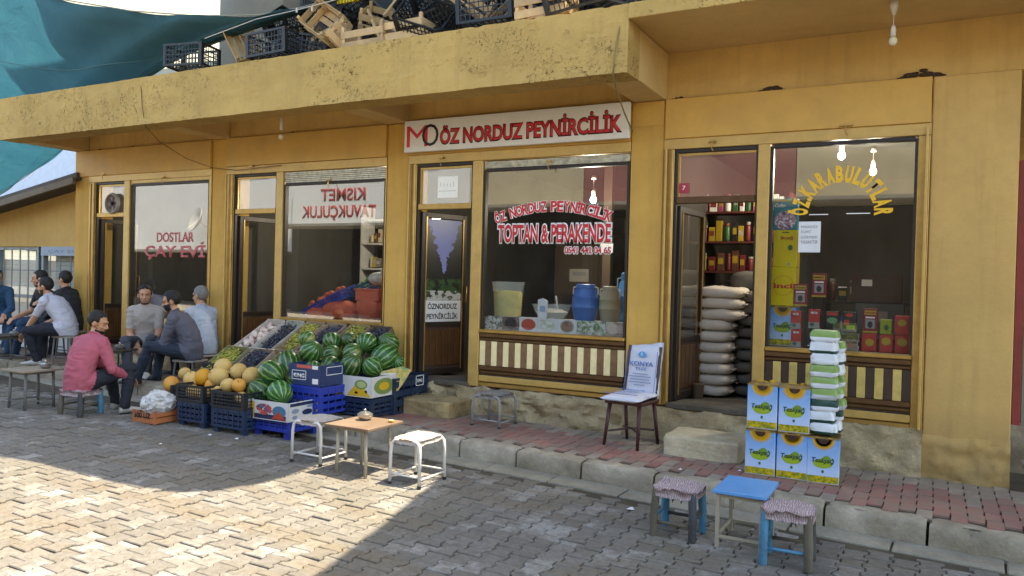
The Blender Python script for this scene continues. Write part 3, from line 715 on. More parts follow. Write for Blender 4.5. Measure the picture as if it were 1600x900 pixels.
def plastic_crate(name='plastic_crate', mat=PLK, L=.52, Wd=.34, H=.26, legs=False, lat=True, solid=False):
    t = thing(name, None, 'crate')
    e = .012
    b = MB()
    for z in (e, H-e): 
        b.box((0, -Wd/2, z), (L, .014, .024)); b.box((0, Wd/2, z), (L, .014, .024)); b.box((-L/2, 0, z), (.014, Wd-.014, .024)); b.box((L/2, 0, z), (.014, Wd-.014, .024))
    b.build('rim', mat, t)
    for sx in (-1, 1):
        for sy in (-1, 1): b = MB(); b.box((sx*(L/2-.012), sy*(Wd/2-.012), H/2), (.036, .036, H)); b.build('corner_post', mat, t)
    b = MB()
    n = 12
    for sy in (-1, 1):
        if solid:
            for z in (.3, .56, .82): b.box((0, sy*Wd/2, H*z), (L-.03, .008, H*.17))
            for q in range(1, 6): b.box((-L/2+L*q/6, sy*(Wd/2+.003), H/2), (.014, .012, H-.02))
        else:
            for q in range(1, n): b.box((-L/2+L*q/n, sy*Wd/2, H/2), (.008, .006, H-.04))
            for z in (.3, .5, .7): b.box((0, sy*Wd/2, H*z), (L-.02, .005, .010))
    n = 8
    for sx in (-1, 1):
        if solid:
            for z in (.3, .56, .82): b.box((sx*L/2, 0, H*z), (.008, Wd-.03, H*.17))
            for q in range(1, 4): b.box((sx*(L/2+.003), -Wd/2+Wd*q/4, H/2), (.012, .014, H-.02))
        else:
            for q in range(1, n): b.box((sx*L/2, -Wd/2+Wd*q/n, H/2), (.006, .008, H-.04))
            for z in (.3, .5, .7): b.box((sx*L/2, 0, H*z), (.005, Wd-.02, .010))
    b.build('lattice', mat, t)
    b = MB()
    for q in range(1, 9): b.box((-L/2+L*q/9, 0, e), (.012, Wd-.01, .008))
    for q in range(1, 6): b.box((0, -Wd/2+Wd*q/6, e+.001), (L-.01, .010, .008))
    b.build('base_grid', mat, t)
    if legs:
        for sx in (-1, 1):
            for sy in (-1, 1): b = MB(); b.box((sx*(L/2-.04), sy*(Wd/2-.035), -.05), (.06, .05, .10)); b.build('leg', mat, t)
    return t
def wood_crate(L=.48, Wd=.32, H=.2, mat=WOODL):
    t = thing('wooden_crate', None, 'crate')
    for sx in (-1, 1):
        for sy in (-1, 1): b = MB(); b.box((sx*(L/2-.02), sy*(Wd/2-.02), H/2+.02), (.032, .032, H+.04)); b.build('corner_post', mat, t, bevel=.002)
    for z in (.25, .78):
        for sy in (-1, 1): b = MB(); b.box((0, sy*Wd/2, H*z), (L, .008, H*.34)); b.build('slat', mat, t)
        for sx in (-1, 1): b = MB(); b.box((sx*L/2, 0, H*z), (.008, Wd-.012, H*.34)); b.build('slat', mat, t)
    for q in range(4): b = MB(); b.box((0, -Wd/2+Wd*(q+.5)/4, .005), (L, Wd/4-.015, .007)); b.build('slat', mat, t)
    return t
def put(proto, used, px, py, Y, rot, label, group, dz=0):
    o = proto if not used[0] else copy_tree(proto); used[0] = True
    p = F(px, py, Y); o.location = (p.x, Y, p.z+dz); o.rotation_euler = [radians(a) for a in rot]; o['label'] = label; o['group'] = group; return o
wc = wood_crate(); wu = [False]; gw = 'wooden crates thrown on the roof edge'
for px, py, Y, rot, lab in [
    (517, 46, -.55, (65, 32, -8), 'pale slatted wooden crate standing tilted on the heap beside the yellow scoop'),
    (580, 82, -.80, (2, -3, 6), 'pale wooden crate lying level on the roof edge, left of the pair below the column'),
    (640, 70, -.74, (0, -2, 3), 'pale wooden crate on the roof edge right under the slim column'),
    (855, 35, -.80, (0, -3, 2), 'pale wooden crate alone on the roof edge near the wire'),
    (600, 50, -.2, (35, 15, 25), 'broken wooden crate lid leaning behind the two level crates'),
    (495, 52, -.2, (10, 100, 30), 'brown wooden crate leaning end-up behind the tilted crate'),
    (740, 12, -.5, (40, 35, 20), 'thin wooden crate tipped over among black crates left of the roof wire'),
    (790, 10, -.45, (70, -40, 10), 'wooden crate bottom upturned at the top of the frame'),
    (383, 75, -.3, (60, 60, 10), 'grey wooden crate frame leaning by the broad column'),
    (535, 80, -.75, (30, 40, 60), 'old grey wooden crate wedged beside the level pair'),
    ]: put(wc, wu, px, py, Y, rot, lab, gw)
pc = plastic_crate(); pu = [False]; gp_ = 'black plastic crates heaped on the roof terrace'
for px, py, Y, rot, lab in [
    (300, 108, -.62, (0, 0, 12), 'dark plastic crate at the far left of the roof edge under the teal sail'),
    (432, 92, -.78, (0, -3, 4), 'grey-blue plastic crate standing square on the roof edge beside the broad column'),
    (475, 96, -.55, (0, 5, 30), 'dark blue plastic crate behind the old grey wooden crate'),
    (705, 45, -.45, (28, -20, 15), 'black plastic crate tilted on the heap right of the slim column'),
    (560, 40, -.1, (50, -40, 30), 'black plastic crate on its corner behind the tilted wooden crate'),
    (672, 50, -.70, (60, 20, 10), 'flattened black plastic crate right of the level wooden pair'),
    (765, 42, -.72, (0, -4, 12), 'dark blue plastic crate on the roof edge left of the lone wooden crate'),
    (905, 10, -.78, (24, -10, 8), 'black plastic crate tipped on the roof edge by the lone wooden crate'),
    (940, 5, -.6, (10, 10, 40), 'black plastic crate nearest the roof wire'),
    (455, 62, -.0, (50, 30, 10), 'black plastic crate leaning behind the square grey-blue one'),
    (745, 8, -.2, (20, 40, 60), 'black plastic crate under the upturned wooden bottoms'),
    (820, 12, -.3, (70, 10, 30), 'black plastic crate on end behind the lone wooden crate')]:
    o = put(pc, pu, px, py, Y, rot, lab, gp_)
spots = [('resting on the column side of the tilted wooden crate', -6.1, 4.25), ('high above the grey-blue square crate', -6.6, 4.2), ('above the pair of level wooden crates', -4.9, 4.15), ('leaning on the slim column', -4.45, 4.2), ('right above the flattened crate', -4.1, 4.1), ('piled over the dark blue crate', -3.6, 4.1), ('over the lone wooden crate', -3.1, 4.05), ('between the lone wooden crate and the slab corner', -2.7, 3.95), ('low behind the square grey-blue crate', -5.9, 3.95), ('low behind the old grey crate', -5.4, 3.98), ('lowest behind the flattened crate', -3.9, 3.95), ('near the slab corner', -2.45, 4.1)]
for q, (lab, x, z) in enumerate(spots):
    o = copy_tree(pc); o.location = (x, -.25+R_(-.12, .15), z); o.rotation_euler = (R_(-1.0, 1.0), R_(-.8, .8), R_(0, 3)); o['label'] = 'black plastic crate '+lab; o['group'] = gp_
hl = 'black plastic crate tangled in the dark back of the roof heap'
for q in range(26):
    x = R_(-7.6, -2.4); o = copy_tree(pc); o.location = (x, R_(.0, 1.6), 3.8+R_(0, .9)*(1 if x > -7 else .6)); o.rotation_euler = (R_(-1.2, 1.2), R_(-1.2, 1.2), R_(0, 3)); o['label'] = hl; o['group'] = 'crates in the dark back of the heap'
for q in range(12):
    x = R_(-7.0, -2.4); o = copy_tree(wc); o.location = (x, R_(.0, 1.2), 3.9+R_(0, .75)); o.rotation_euler = (R_(-1.2, 1.2), R_(-1.2, 1.2), R_(0, 3)); o['label'] = 'broken wooden crate buried in the back of the roof heap'; o['group'] = 'broken crates in the back of the heap'
# loose sticks
for q, (a, c, Y) in enumerate([((620, 0), (600, 25), -.3), ((665, 5), (668, 55), -.2), ((655, 60), (600, 40), -.25), ((760, 0), (745, 30), -.4), ((575, 15), (600, 75), -.4), ((470, 48), (510, 95), -.3)]):
    p0, p1 = F(*a, Y), F(*c, Y-.1); m_ = (p0+p1)/2; t = thing('timber_slat', ['pale timber slat left of the slim column top', 'grey timber slat running up beside the slim column', 'long timber slat lying toward the level crates', 'grey timber slat under the roof top edge at the right', 'timber slat slanting down to the tilted crate', 'grey timber slat behind the left crates'][q], 'timber', m_, 0, 'loose timber slats on the roof')
    b = MB(); d_ = (p1-p0); b.tube([p0-m_-Vector((0,0,.0)), p1-m_], .02, 4); b.build('slat', WOODD if q % 2 else WOODL, t)
p = F(545, 2, -.4); t = thing('yellow_scoop', 'yellow plastic scoop rim poking over the top of the roof heap', 'scoop', p)
b = MB(); YLP = flat('yellow_plastic', '#c9b000', .4); b.box((0, 0, .06), (.24, .10, .14)); b.build('bowl', YLP, t, bevel=.02)
for q in range(6): b = MB(); b.box((-.10+q*.04, -.052, -.02), (.022, .02, .03)); b.build('tooth', YLP, t)

# ================================================================== SHADE SAILS
def sail_mat():
    k = NT('teal_shade_cloth'); v = objvec(k, True); k.t.nodes.remove(k.b)
    nn = k.noise(v, 2, 4, .6); wv = k.noise(v, 140, 3, .6)
    c = k.mix(nn, lin('#5d8f9f'), lin('#76a5b0')); c = k.mix(k.math('MULTIPLY', wv, .3), c, lin('#4d7f88'))
    di = k.n('ShaderNodeBsdfDiffuse'); tl_ = k.n('ShaderNodeBsdfTranslucent'); k.l(c, di.inputs[0]); k.l(c, tl_.inputs[0])
    nb = k.bump(k.noise(v, 2.2, 6, .65, .6), .9, .10); k.l(nb, di.inputs[1]); k.l(nb, tl_.inputs[1])
    mx = k.n('ShaderNodeMixShader', i_0=.65); k.l(di.outputs[0], mx.inputs[1]); k.l(tl_.outputs[0], mx.inputs[2]); k.l(mx.outputs[0], k.out.inputs[0]); return k.m
SAIL = sail_mat()
def loft(T, Bt, n=40, m=14, sag=.0):
    def samp(c, t):
        t *= len(c)-1; i = min(int(t), len(c)-2); f = t-i; a, b_ = Vector(c[i]), Vector(c[i+1])
        p0 = Vector(c[max(i-1, 0)]); p3 = Vector(c[min(i+2, len(c)-1)])
        return .5*((2*a)+(b_-p0)*f+(2*p0-5*a+4*b_-p3)*f*f+(3*a-3*b_+p3-p0)*f**3)
    vs = []; fs = []
    for i in range(n+1):
        a, c = samp(T, i/n), samp(Bt, i/n)
        for j in range(m+1):
            t = j/m; p = a.lerp(c, t); p.z -= sag*4*t*(1-t)*(1-abs(2*i/n-1)**2)*.5; p.y += .05*sin(i*.5+j*.7); vs.append(p)
    for i in range(n):
        for j in range(m): fs.append((i*(m+1)+j, (i+1)*(m+1)+j, (i+1)*(m+1)+j+1, i*(m+1)+j+1))
    return vs, fs
S = thing('shade_sail', 'teal shade sail slung from the roof terrace down over the lean-to at top left', 'shade sail')
# top edge and lower edge of the cloth; it falls away from the terrace to the left
Tp = [F(-260, -160, -1.6), F(-90, -70, -1.4), F(90, -2, -1.1), F(205, 17, -.95), F(310, 25, -.8), F(405, 23, -.7), F(470, 12, -.6), F(522, -2, -.5)]
Bp = [F(-260, 380, 1.2), F(-90, 335, 1.2), F(5, 300, 1.1), F(60, 262, 1.0), F(130, 205, .8), F(205, 128, .2), F(330, 68, -.3), F(522, 0, -.5)]
vs, fs = loft(Tp, Bp, 60, 18); b = MB(); b.add(vs, fs); o = b.build('cloth', SAIL, S, smooth=True); solidify(o, .003)
for f_ in (.33, .66):
    b = MB(); b.tube([vs[i_*19+int(18*f_)]+Vector((0, -.006, 0)) for i_ in range(61)], .006, 5); b.build('seam', M('seam_thread', '#4d747b', .8), S, smooth=True)
b = MB(); b.tube([p for p in Tp], .008, 6); b.tube(Bp, .008, 6); b.build('hem_rope', M('rope', '#9a9a92', .8), S, smooth=True)
# unseen sails added over the street to cast the shade on the paving
def canopy(pts, z, label, n=1):
    t = thing('shade_sail', label, 'shade sail')
    b = MB(); b.add([(x, y, z) for x, y in pts], [tuple(range(len(pts)))]); o = b.build('cloth', SAIL2, t); solidify(o, .004)
    b = MB(); b.tube([(x, y, z) for x, y in pts+[pts[0]]], .012, 6); b.build('hem_rope', MC['rope'], t)
SAIL2 = M('dense_tarpaulin', '#5f8590', .8, var=.1, world=True)
def up_pts(pp, z):  # ground pixels of the shade edge -> where the cloth edge must hang
    r = []
    for px, py in pp:
        g = G(px, py); k_ = (z-g.z)/SUNV.z; r.append((g.x+SUNV.x*k_, g.y+SUNV.y*k_))
    return r
zl = 5.7
e = up_pts([(0, 712), (60, 722), (120, 737), (180, 752), (235, 763), (285, 768), (335, 766), (400, 755), (440, 745), (470, 735), (500, 724)], zl)
canopy([(-10.0, e[0][1]-.1)]+e+[(e[-1][0]+.05, .2), (-10.0, .2)], zl, 'unseen teal tarpaulin added to shade the pavement outside the tea house')
e = up_pts([(720, 722), (690, 745), (600, 820), (500, 897)], 5.5)
dx_, dy_ = e[-1][0]-e[-2][0], e[-1][1]-e[-2][1]
canopy([e[0], e[1], e[2], e[3], (e[3][0]+dx_*.6, e[3][1]+dy_*.6), (6, e[3][1]+dy_*.6), (6, e[0][1]+.6), (e[0][0], e[0][1]+.6)], 5.5, 'unseen teal tarpaulin added to shade the street in front of the right hand shops')

# ================================================================== WIRES AND BULBS
CW = M('old_cable', '#8d7a4e', .7)
t = thing('hanging_cable', 'thin cable drooping down the eaves and across the cheese shop sign', 'cable')
pts = [F(975, 22, -1.03), F(966, 50, -1.06), F(959, 90, -1.08), F(958, 115, -1.06), F(963, 140, -.8), F(975, 175, -.3), F(988, 205, -.06)]
b = MB(); b.tube(pts, .007, 6); b.build('cable', CW, t, smooth=True)
t = thing('hanging_cable', 'thin cable hanging over the eaves beside the tea house and looping to the next pillar', 'cable')
pts = [F(220, 128, -1.05), F(222, 165, -1.07), F(227, 197, -1.04), F(250, 222, -.6), F(290, 247, -.1), (F(330, 262, -.05)), F(370, 266, -.04), F(440, 258, -.04)]
b = MB(); b.tube(pts, .004, 6); b.build('cable', M('dark_cable', '#5b4a2b', .7), t, smooth=True)
t = thing('wire', 'white wire with clips running from the sail corner up across the roof heap', 'wire')
b = MB(); b.tube([F(320, 60, -.9), F(400, 30, -.8), F(470, 14, -.7), F(545, -6, -.6)], .005, 6); b.build('strand', WHT, t)
for a in [(466, 14), (490, 12)]: p = F(*a, -.7); b = MB(); b.box((p.x, -.72, p.z-.02), (.015, .015, .05)); b.build('clip', WHT, t)
BULB = flat('bulb_glass', '#cfc7ab', .2)
for px, y0, y1, Y, lab in [(440, 183, 224, -.5, 'unlit bulb hanging from the eaves between the tea house and the grocer'), (1397, 12, 72, -.6, 'unlit bulb on a short flex under the slab above the right hand shop')]:
    a, c = F(px, y0, Y), F(px, y1, Y); a.z = max(a.z, 3.588); c.x = a.x
    t = thing('hanging_bulb', lab, 'light bulb', a); H = a.z-c.z; s_ = H*.25
    b = MB(); b.lathe([(.012, -H*.30), (.028, -H*.12), (.03, 0)], n=10); b.build('ceiling_rose', WHT, t, smooth=True)
    b = MB(); b.cyl((0, 0, -H*.3), (0, 0, -H+s_), .003, n=5); b.build('flex', WHT, t)
    b = MB(); b.lathe([(.018, -H+s_*.9), (.018, -H+s_*1.6), (.010, -H+s_*1.9)], n=10); b.build('socket', WHT, t, smooth=True)
    b = MB(); b.ball((0, 0, -H+s_*.45), (.03, .03, .036), 10, 8); b.build('bulb', BULB, t, smooth=True)
# ================================================================== SIGNS AND WINDOW LETTERING
S = thing('shop_sign', 'white signboard with MO and red ÖZ NORDUZ PEYNİRCİLİK lettering over the cheese shop', 'sign')
b = MB(); b.bx(-5.065, -2.51, -.10, -.055, 2.815, 3.152); b.build('board', M('sign_white', '#e2ded8', .5, var=.04, bump=0, dirt=.15, dcol='#8c8474', world=True), S, bevel=.004)
b = MB(); b.bx(-5.05, -2.52, -.055, -.031, 2.85, 3.13); b.build('frame', DKFR, S)
RS = flat('sign_red_letters', '#cf2a33', .5); BK = flat('sign_black_letters', '#15110f', .5)
mo = text('M', .27, .225, RS, S, origin=(-5.03, -.10, 2.868), dep=.002)
text('O', .21, .235, BK, S, origin=(-4.83, -.10, 2.866), dep=.002, yoff=.002)
text('ÖZ NORDUZ PEYNİRCİLİK', 2.03, .225, BK, S, name='letter_shadow', origin=(-4.605, -.10, 2.868), bold=.055)
text('ÖZ NORDUZ PEYNİRCİLİK', 2.01, .205, RS, S, origin=(-4.595, -.102, 2.880), bold=.022, dep=.003)
def arc_text(s_, cx, cz, r, a0, a1, hh, ww, mats, parent, y, name, bolds):
    """letters set one by one round an arc in the window plane"""
    for mat_, bold, dep in zip(mats, bolds, (.0015, .003)):
        obs = []; n = len(s_)
        wd = {'İ': .45, 'I': .45, '.': .4, ' ': .55, 'M': 1.2, 'N': 1.1}
        tot = sum(wd.get(c, 1) for c in s_); acc = 0
        for c in s_:
            k_ = wd.get(c, 1); a = a0+(a1-a0)*(acc+k_/2)/tot; acc += k_
            if c == ' ': continue
            ca = radians(a); ox, oz = cx+r*cos(ca), cz+r*sin(ca); u_ = Vector((sin(ca), 0, -cos(ca))); v_ = Vector((cos(ca), 0, sin(ca)))
            ee = bold*hh*.7; H = hh*(1.22 if c in 'ÖİÜ' else (.25 if c == '.' else 1))+ee; W_ = ww*k_*.86+ee
            obs.append(text(c, W_, H, mat_, parent, origin=Vector((ox, y, oz))-u_*W_/2-v_*ee/2, ux=u_, uz=v_, bold=bold, dep=dep))
        join(obs, name)
PW = flat('sticker_white', '#f2eeea', .5); PR = flat('sticker_red', '#cf2a30', .5)
L = thing('window_lettering', 'arched red and white ÖZ NORDUZ PEYNİRCİLİK TOPTAN & PERAKENDE lettering on the cheese window', 'lettering')
yy = .028
arc_text('ÖZ NORDUZ PEYNİRCİLİK', -3.335, .48, 1.68, 112.0, 68.5, .105, .078, (PW, PR), L, yy, 'arched_line', (.12, .035))
text('TOPTAN & PERAKENDE', 1.26, .215, PW, L, 'outline', (-3.955, yy, 1.835), bold=.09)
text('TOPTAN & PERAKENDE', 1.235, .185, PR, L, 'lettering', (-3.943, yy-.001, 1.85), bold=.03)
text('0541 442 04 65', .50, .085, PW, L, 'outline', (-3.195, yy, 1.735), bold=.10)
text('0541 442 04 65', .485, .066, PR, L, 'telephone_number', (-3.188, yy-.001, 1.745), bold=.03)
OY = flat('sticker_amber', '#e8b324', .5)
L = thing('window_lettering', 'semicircle of amber ÖZ.KARABULUTLAR letters on the rightmost window', 'lettering')
arc_text('ÖZ.KARABULUTLAR', -.685, 2.10, .255, 184, -6, .135, .062, (OY,), L, yy, 'arched_line', (.05,))
b = MB(); b.bx(-.93, -.78, .026, .029, 2.085, 2.092); b.bx(-.64, -.46, .026, .029, 2.089, 2.096); b.build('underline', PW, L)
L = thing('window_lettering', 'faded red DOSTLAR ÇAY EVİ lettering on the tea house window', 'lettering')
FR = flat('faded_red', '#c2605f', .6)
a, c = F(242, 378), F(300, 365); text('DOSTLAR', c.x-a.x, .13, FR, L, 'lettering', (a.x, yy, a.z), bold=.02)
a, c = F(223, 403), F(318, 383); text('ÇAY EVİ', c.x-a.x, .24, FR, L, 'lettering', (a.x, yy, a.z-.02), bold=.025)
def flatthing(name, label, cat, x0, x1, z0, z1, y, m, th=.002):
    t = thing(name, label, cat, ((x0+x1)/2, y, z0)); b = MB(); b.bx(-(x1-x0)/2, (x1-x0)/2, -th, 0, 0, z1-z0); b.build('sheet', m, t); return t
t = flatthing('paper_notice', 'handwritten white paper notice taped to the rightmost window', 'notice', -1.01, -.835, 1.77, 2.03, .028, PAPER)
INK = flat('pen_ink', '#55565e', .7)
for q, s_ in enumerate(('MASKESİZ', 'İÇERİ', 'GİRMEK', 'YASAKTIR')): text(s_, .135 if q != 1 else .08, .028, INK, t, 'handwriting', (-.07, -.002, .205-q*.044), dep=.0006, shear=.15)
t = flatthing('paper_notice', 'white paper calendar stuck inside the transom over the cheese shop door', 'notice', -4.71, -4.46, 2.33, 2.56, .046, PAPER)
for q in range(5): b = MB(); b.bx(-.09+q*.04, -.084+q*.04, -.0035, -.002, .12, .12+R_(.03, .06)); b.build('print_mark', INK, t)
b = MB(); b.bx(-.11, .11, -.0035, -.002, .07, .076); b.build('print_line', flat('green_line', '#4f7a5a'), t)
t = flatthing('shop_sticker', 'small red square number sticker in the corner of the transom over the flour shop door', 'sticker', -2.055, -1.965, 2.30, 2.39, .016, flat('sticker_crimson', '#a82a3c'))
text('7', .03, .04, PW, t, 'numeral', (-.015, -.002, .028), dep=.001)
t = flatthing('no_smoking_sign', 'white no smoking notice seen inside the grocer doorway', 'notice', -7.50, -7.32, 1.52, 1.78, .95, PAPER); t.location.x = F(399, 425, .95).x; t.location.z = F(399, 446, .95).z
b = MB(); b.lathe([(.06, 0), (.06, .002), (.045, .002), (.045, 0)], (0, 0, 0), 18, T=Matrix.Translation((0, -.003, .18)) @ Matrix.Rotation(radians(90), 4, 'X')); b.box((0, -.004, .18), (.10, .002, .012), ry=radians(45)); b.build('prohibition_ring', REDP, t)
for q in range(4): b = MB(); b.bx(-.07, .07, -.0035, -.002, .03+q*.02, .037+q*.02); b.build('print_line', INK, t)

# price strip of food pictures behind the cheese shop window
def pic(name, c1, c2, sc=9, c3=None):
    k = NT(name); v = objvec(k); n_ = k.noise(v, sc, 4, .6, .5); cc = k.mix(k.ramp(n_, .42, .56), lin(c1), lin(c2)); 
    if c3: cc = k.mix(k.ramp(k.noise(v, sc*1.7, 3, .5), .55, .6), cc, lin(c3))
    k.l(cc, k.b.inputs['Base Color']); k.b.inputs['Roughness'].default_value = .5; return k.m
xs = [-4.09, -3.88, -3.68, -3.475, -3.255, -3.045, -2.74, -2.545]
st = thing('picture_strip', 'strip of food photographs along the foot of the cheese shop window', 'poster', (0, .055, .958))
bgs = [pic('garlic_photo', '#cfcac0', '#55504a', 35), pic('olive_photo', '#4a3a36', '#857268', 30), PAPER, PAPER, PAPER, pic('leafy_photo', '#c9d0c4', '#4f7a45', 22, '#b9a0a4'), pic('cream_photo', '#c2b3a6', '#8e7c70', 8)]
for q in range(7):
    b = MB(); b.bx(xs[q], xs[q+1]-.004, -.003, 0, .0, .135); o = b.build('photograph', bgs[q], st)
    xc = (xs[q]+xs[q+1])/2
    def disc(r, m, dy, sx=1.0, sz_=.85, dx=0):
        b = MB(); b.prism([(cos(2*pi*i/20)*r*sx, sin(2*pi*i/20)*r*sz_) for i in range(20)], (xc+dx, -.003-dy, .068), (1, 0, 0), (0, 0, 1), .0008); b.build('printed_dish', m, o)
    if q == 2: disc(.068, flat('tomato_paste', '#b8482c'), 0, 1.2)
    if q == 3: disc(.085, WHT, 0, 1); disc(.07, pic('yoghurt_photo', '#b8c0a8', '#e0dfd6', 25), .001, 1.1, .6)
    if q == 4: disc(.075, flat('plate_grey', '#9a9690'), 0); disc(.06, pic('paste_photo', '#7b5546', '#93705f', 20), .001)
    if q == 1: disc(.07, pic('olive_dark', '#171314', '#3a2f30', 60), 0)
    if q == 6: disc(.06, flat('pale_cheese', '#cbb9ad'), 0, dx=-.03); disc(.05, flat('pale_cheese_2', '#bfa89d'), .001, dx=.05)

# ================================================================== INSIDE THE SHOPS
def shelf_unit(name, label, x0, x1, y, zs, dep=.3, m=WHT, back=None):
    t = thing(name, label, 'shelf', ((x0+x1)/2, y, .372)); w_ = x1-x0
    for z in zs: b = MB(); b.box((0, dep/2, z-.372), (w_, dep, .022)); b.build('shelf_board', m, t)
    for x in (-w_/2, w_/2): b = MB(); b.box((x, dep/2, (zs[-1]-.372)/2+.1), (.025, dep, zs[-1]-.372+.2)); b.build('upright', m, t)
    return t
def goods(xa, xb, y, z, kinds, where, group, hmax=.2):
    """a row of separate packs and jars along a shelf"""
    x = xa; q = 0; prev = 'the left end'; seen = {}
    while x < xb-.03:
        wd = R_(.05, .09); h = R_(.6, 1)*hmax; m = random.choice(kinds); kind = 'jar' if q % 3 == 0 else 'packet'; cn = m.name.split('_')[-1].replace('print', 'white'); pm = random.choice([GREYW, YLW, DRED]); ln = {GREYW: 'pale', YLW: 'yellow', DRED: 'red'}[pm]
        me_ = cn+' '+kind; lab = (me_+(' with '+ln+' label' if kind == 'packet' else '')+', right of '+prev+', '+where); seen[lab] = seen.get(lab, 0)+1
        if seen[lab] > 1: lab = ('short ' if h < .8*hmax else 'tall ')+lab
        t = thing(kind, lab, kind, (x+wd/2, y, z), R_(-.1, .1), group); prev = me_
        b = MB()
        if kind == 'jar':
            b.lathe([(wd*.42, 0), (wd*.46, h*.1), (wd*.46, h*.75), (wd*.34, h*.86)], n=10); b.build('body', m, t, smooth=True)
            b = MB(); b.lathe([(wd*.38, h*.86), (wd*.38, h)], n=10); b.build('lid', DRED if q % 2 else GREYW, t)
        else:
            b.box((0, 0, h/2), (wd*.92, .06, h)); b.build('body', m, t, bevel=.003)
            b = MB(); b.box((0, -.0305, h*.55), (wd*.7, .002, h*.35)); b.build('label_panel', pm, t)
        x += wd+R_(.002, .02); q += 1
GREYW = flat('dull_label', '#a39c90'); DRED = flat('dull_red_label', '#7d2c2a'); YLW = flat('pack_yellow', '#a98d2c', .4)
GK = [flat('pack_red', '#71262a', .4), flat('pack_green', '#33603a', .4), flat('pack_brown', '#5c3a26', .4), YLW, flat('pack_cream', '#b9ab8c', .4), flat('pack_blue', '#284a80', .4), flat('pack_black', '#202020', .4)]
sh = shelf_unit('wall_shelf', 'white wall shelves of jars and packets inside the grocer window', -7.5, -5.45, 2.2, [.8, 1.2, 1.58, 1.95, 2.3], m=WHT)
for z, nm_ in ((.82, 'lowest'), (1.22, 'second'), (1.6, 'third'), (1.97, 'highest')): goods(-7.4, -5.5, 2.3, z-.0+.003, GK[2:5]+[flat('pack_grey', '#75706a')], 'grocer\'s '+nm_+' shelf', 'goods on the grocer shelves')
sh = shelf_unit('wall_shelf', 'dark red wall shelves of packets seen through the flour shop doorway', -2.45, -1.35, 1.75, [1.62, 1.95, 2.28], m=flat('red_brown_shelf', '#5b2a24'))
goods(-2.3, -1.4, 1.85, 1.634, [GK[0], YLW, GK[0], GK[2]], 'flour shop\'s lowest shelf', 'goods on the lowest flour shop shelf', .24)
goods(-2.3, -1.4, 1.85, 1.964, [GK[0], GK[0], GK[6], GK[1], YLW], 'flour shop\'s middle shelf', 'goods on the middle flour shop shelf', .26)
goods(-2.3, -1.4, 1.85, 2.294, [WHITEP, flat('pack_pink', '#a04a6a'), GK[1]], 'flour shop\'s top shelf', 'goods on the top flour shop shelf', .2)
# tea house counter, samovar; dark cabinet in cheese shop
t = thing('counter', 'long low counter deep inside the tea house', 'counter', (-9.0, 1.9, .372)); b = MB(); b.box((0, 0, .45), (1.6, .5, .9)); b.build('body', DKFR, t); b = MB(); b.box((0, 0, .915), (1.66, .56, .03)); b.build('worktop', STEEL, t)
t = thing('tea_urn', 'steel tea urn on the counter inside the tea house', 'urn', (-8.75, 1.9, 1.302)); b = MB(); b.lathe([(.12, 0), (.16, .05), (.16, .35), (.10, .42), (.03, .46)], n=16); b.build('body', STEEL, t, smooth=True); b = MB(); b.cyl((0, -.15, .1), (0, -.22, .08), .012); b.build('tap', BRASS, t)
t = thing('refrigerator', 'dark display refrigerator standing at the back of the cheese shop', 'refrigerator', (-3.05, 2.4, .372)); b = MB(); b.box((0, 0, .95), (1.0, .6, 1.9)); b.build('body', DKFR, t, bevel=.01)
for x in (-.25, .25): b = MB(); b.box((x, -.31, .9), (.44, .02, 1.6)); b.build('door', flat('black_glass', '#101214', .12), t)
t = thing('cabinet', 'plain wooden cabinet against the left side of the cheese shop', 'cabinet', (-4.2, 2.9, .372)); b = MB(); b.box((0, 0, .8), (.7, .4, 1.6)); b.build('body', M('brown_cabinet', '#5b4a38', .6), t, bevel=.01); b = MB(); b.box((0, -.21, .8), (.6, .02, 1.4)); b.build('door', M('brown_cabinet', '#5b4a38'), t)
t = thing('table', 'brown wooden table just inside the grocer doorway', 'table', (-7.05, 1.3, .372)); b = MB(); b.box((0, 0, .6), (.5, .5, .04)); b.build('tabletop', M('brown_cabinet', '#5b4a38'), t)
for sx in (-1, 1):
    for sy in (-1, 1): b = MB(); b.box((sx*.2, sy*.2, .29), (.04, .04, .58)); b.build('leg', M('brown_cabinet', '#5b4a38'), t)
# lit lamps
EM = NT('lit_bulb'); EM.b.inputs['Emission Color'].default_value = (1, .97, .9, 1); EM.b.inputs['Emission Strength'].default_value = 3; EM = EM.m
def lamp(x, y, z, pw, lab, ln=.25):
    t = thing('hanging_bulb', lab, 'light bulb', (x, y, z))
    b = MB(); b.ball((0, 0, 0), (.035, .035, .042), 12, 8); b.build('bulb', EM, t, smooth=True)
    b = MB(); b.lathe([(.022, .04), (.022, .09), (.012, .12), (.004, .12), (.004, ln)], n=10); b.lathe([(.03, ln), (.02, ln+.04)], n=10); b.build('socket', WHT, t, smooth=True)
    l_ = bpy.data.lights.new('bulb_light', 'POINT'); l_.energy = pw; l_.shadow_soft_size = .06; l_.color = (1, .98, .95); o = bpy.data.objects.new('bulb_light', l_); col.objects.link(o); o.parent = t; o.location = (0, -.07, -.08)
p = F(927, 312, .9); lamp(p.x, .9, p.z, 8, 'lit white bulb hanging inside the cheese shop window', .22)
p = F(1315, 243, 1.2); lamp(p.x, 1.2, p.z, 15, 'lit bulb high inside the rightmost window', .14)
p = F(1364, 268, 1.9); lamp(p.x, 1.9, p.z, 4, 'smaller lit bulb behind the amber lettering', .2)
lamp(-6.2, 1.3, 2.55, 14, 'added bulb, unseen source brightening the produce inside the grocer', .2)  # lamp added to brighten the grocer interior, no known bulb there
lamp(-9.2, 1.2, 2.6, 8, 'added bulb, unseen source brightening the inside of the tea house', .2)  # likewise an added lamp, lifting the dark tea house interior

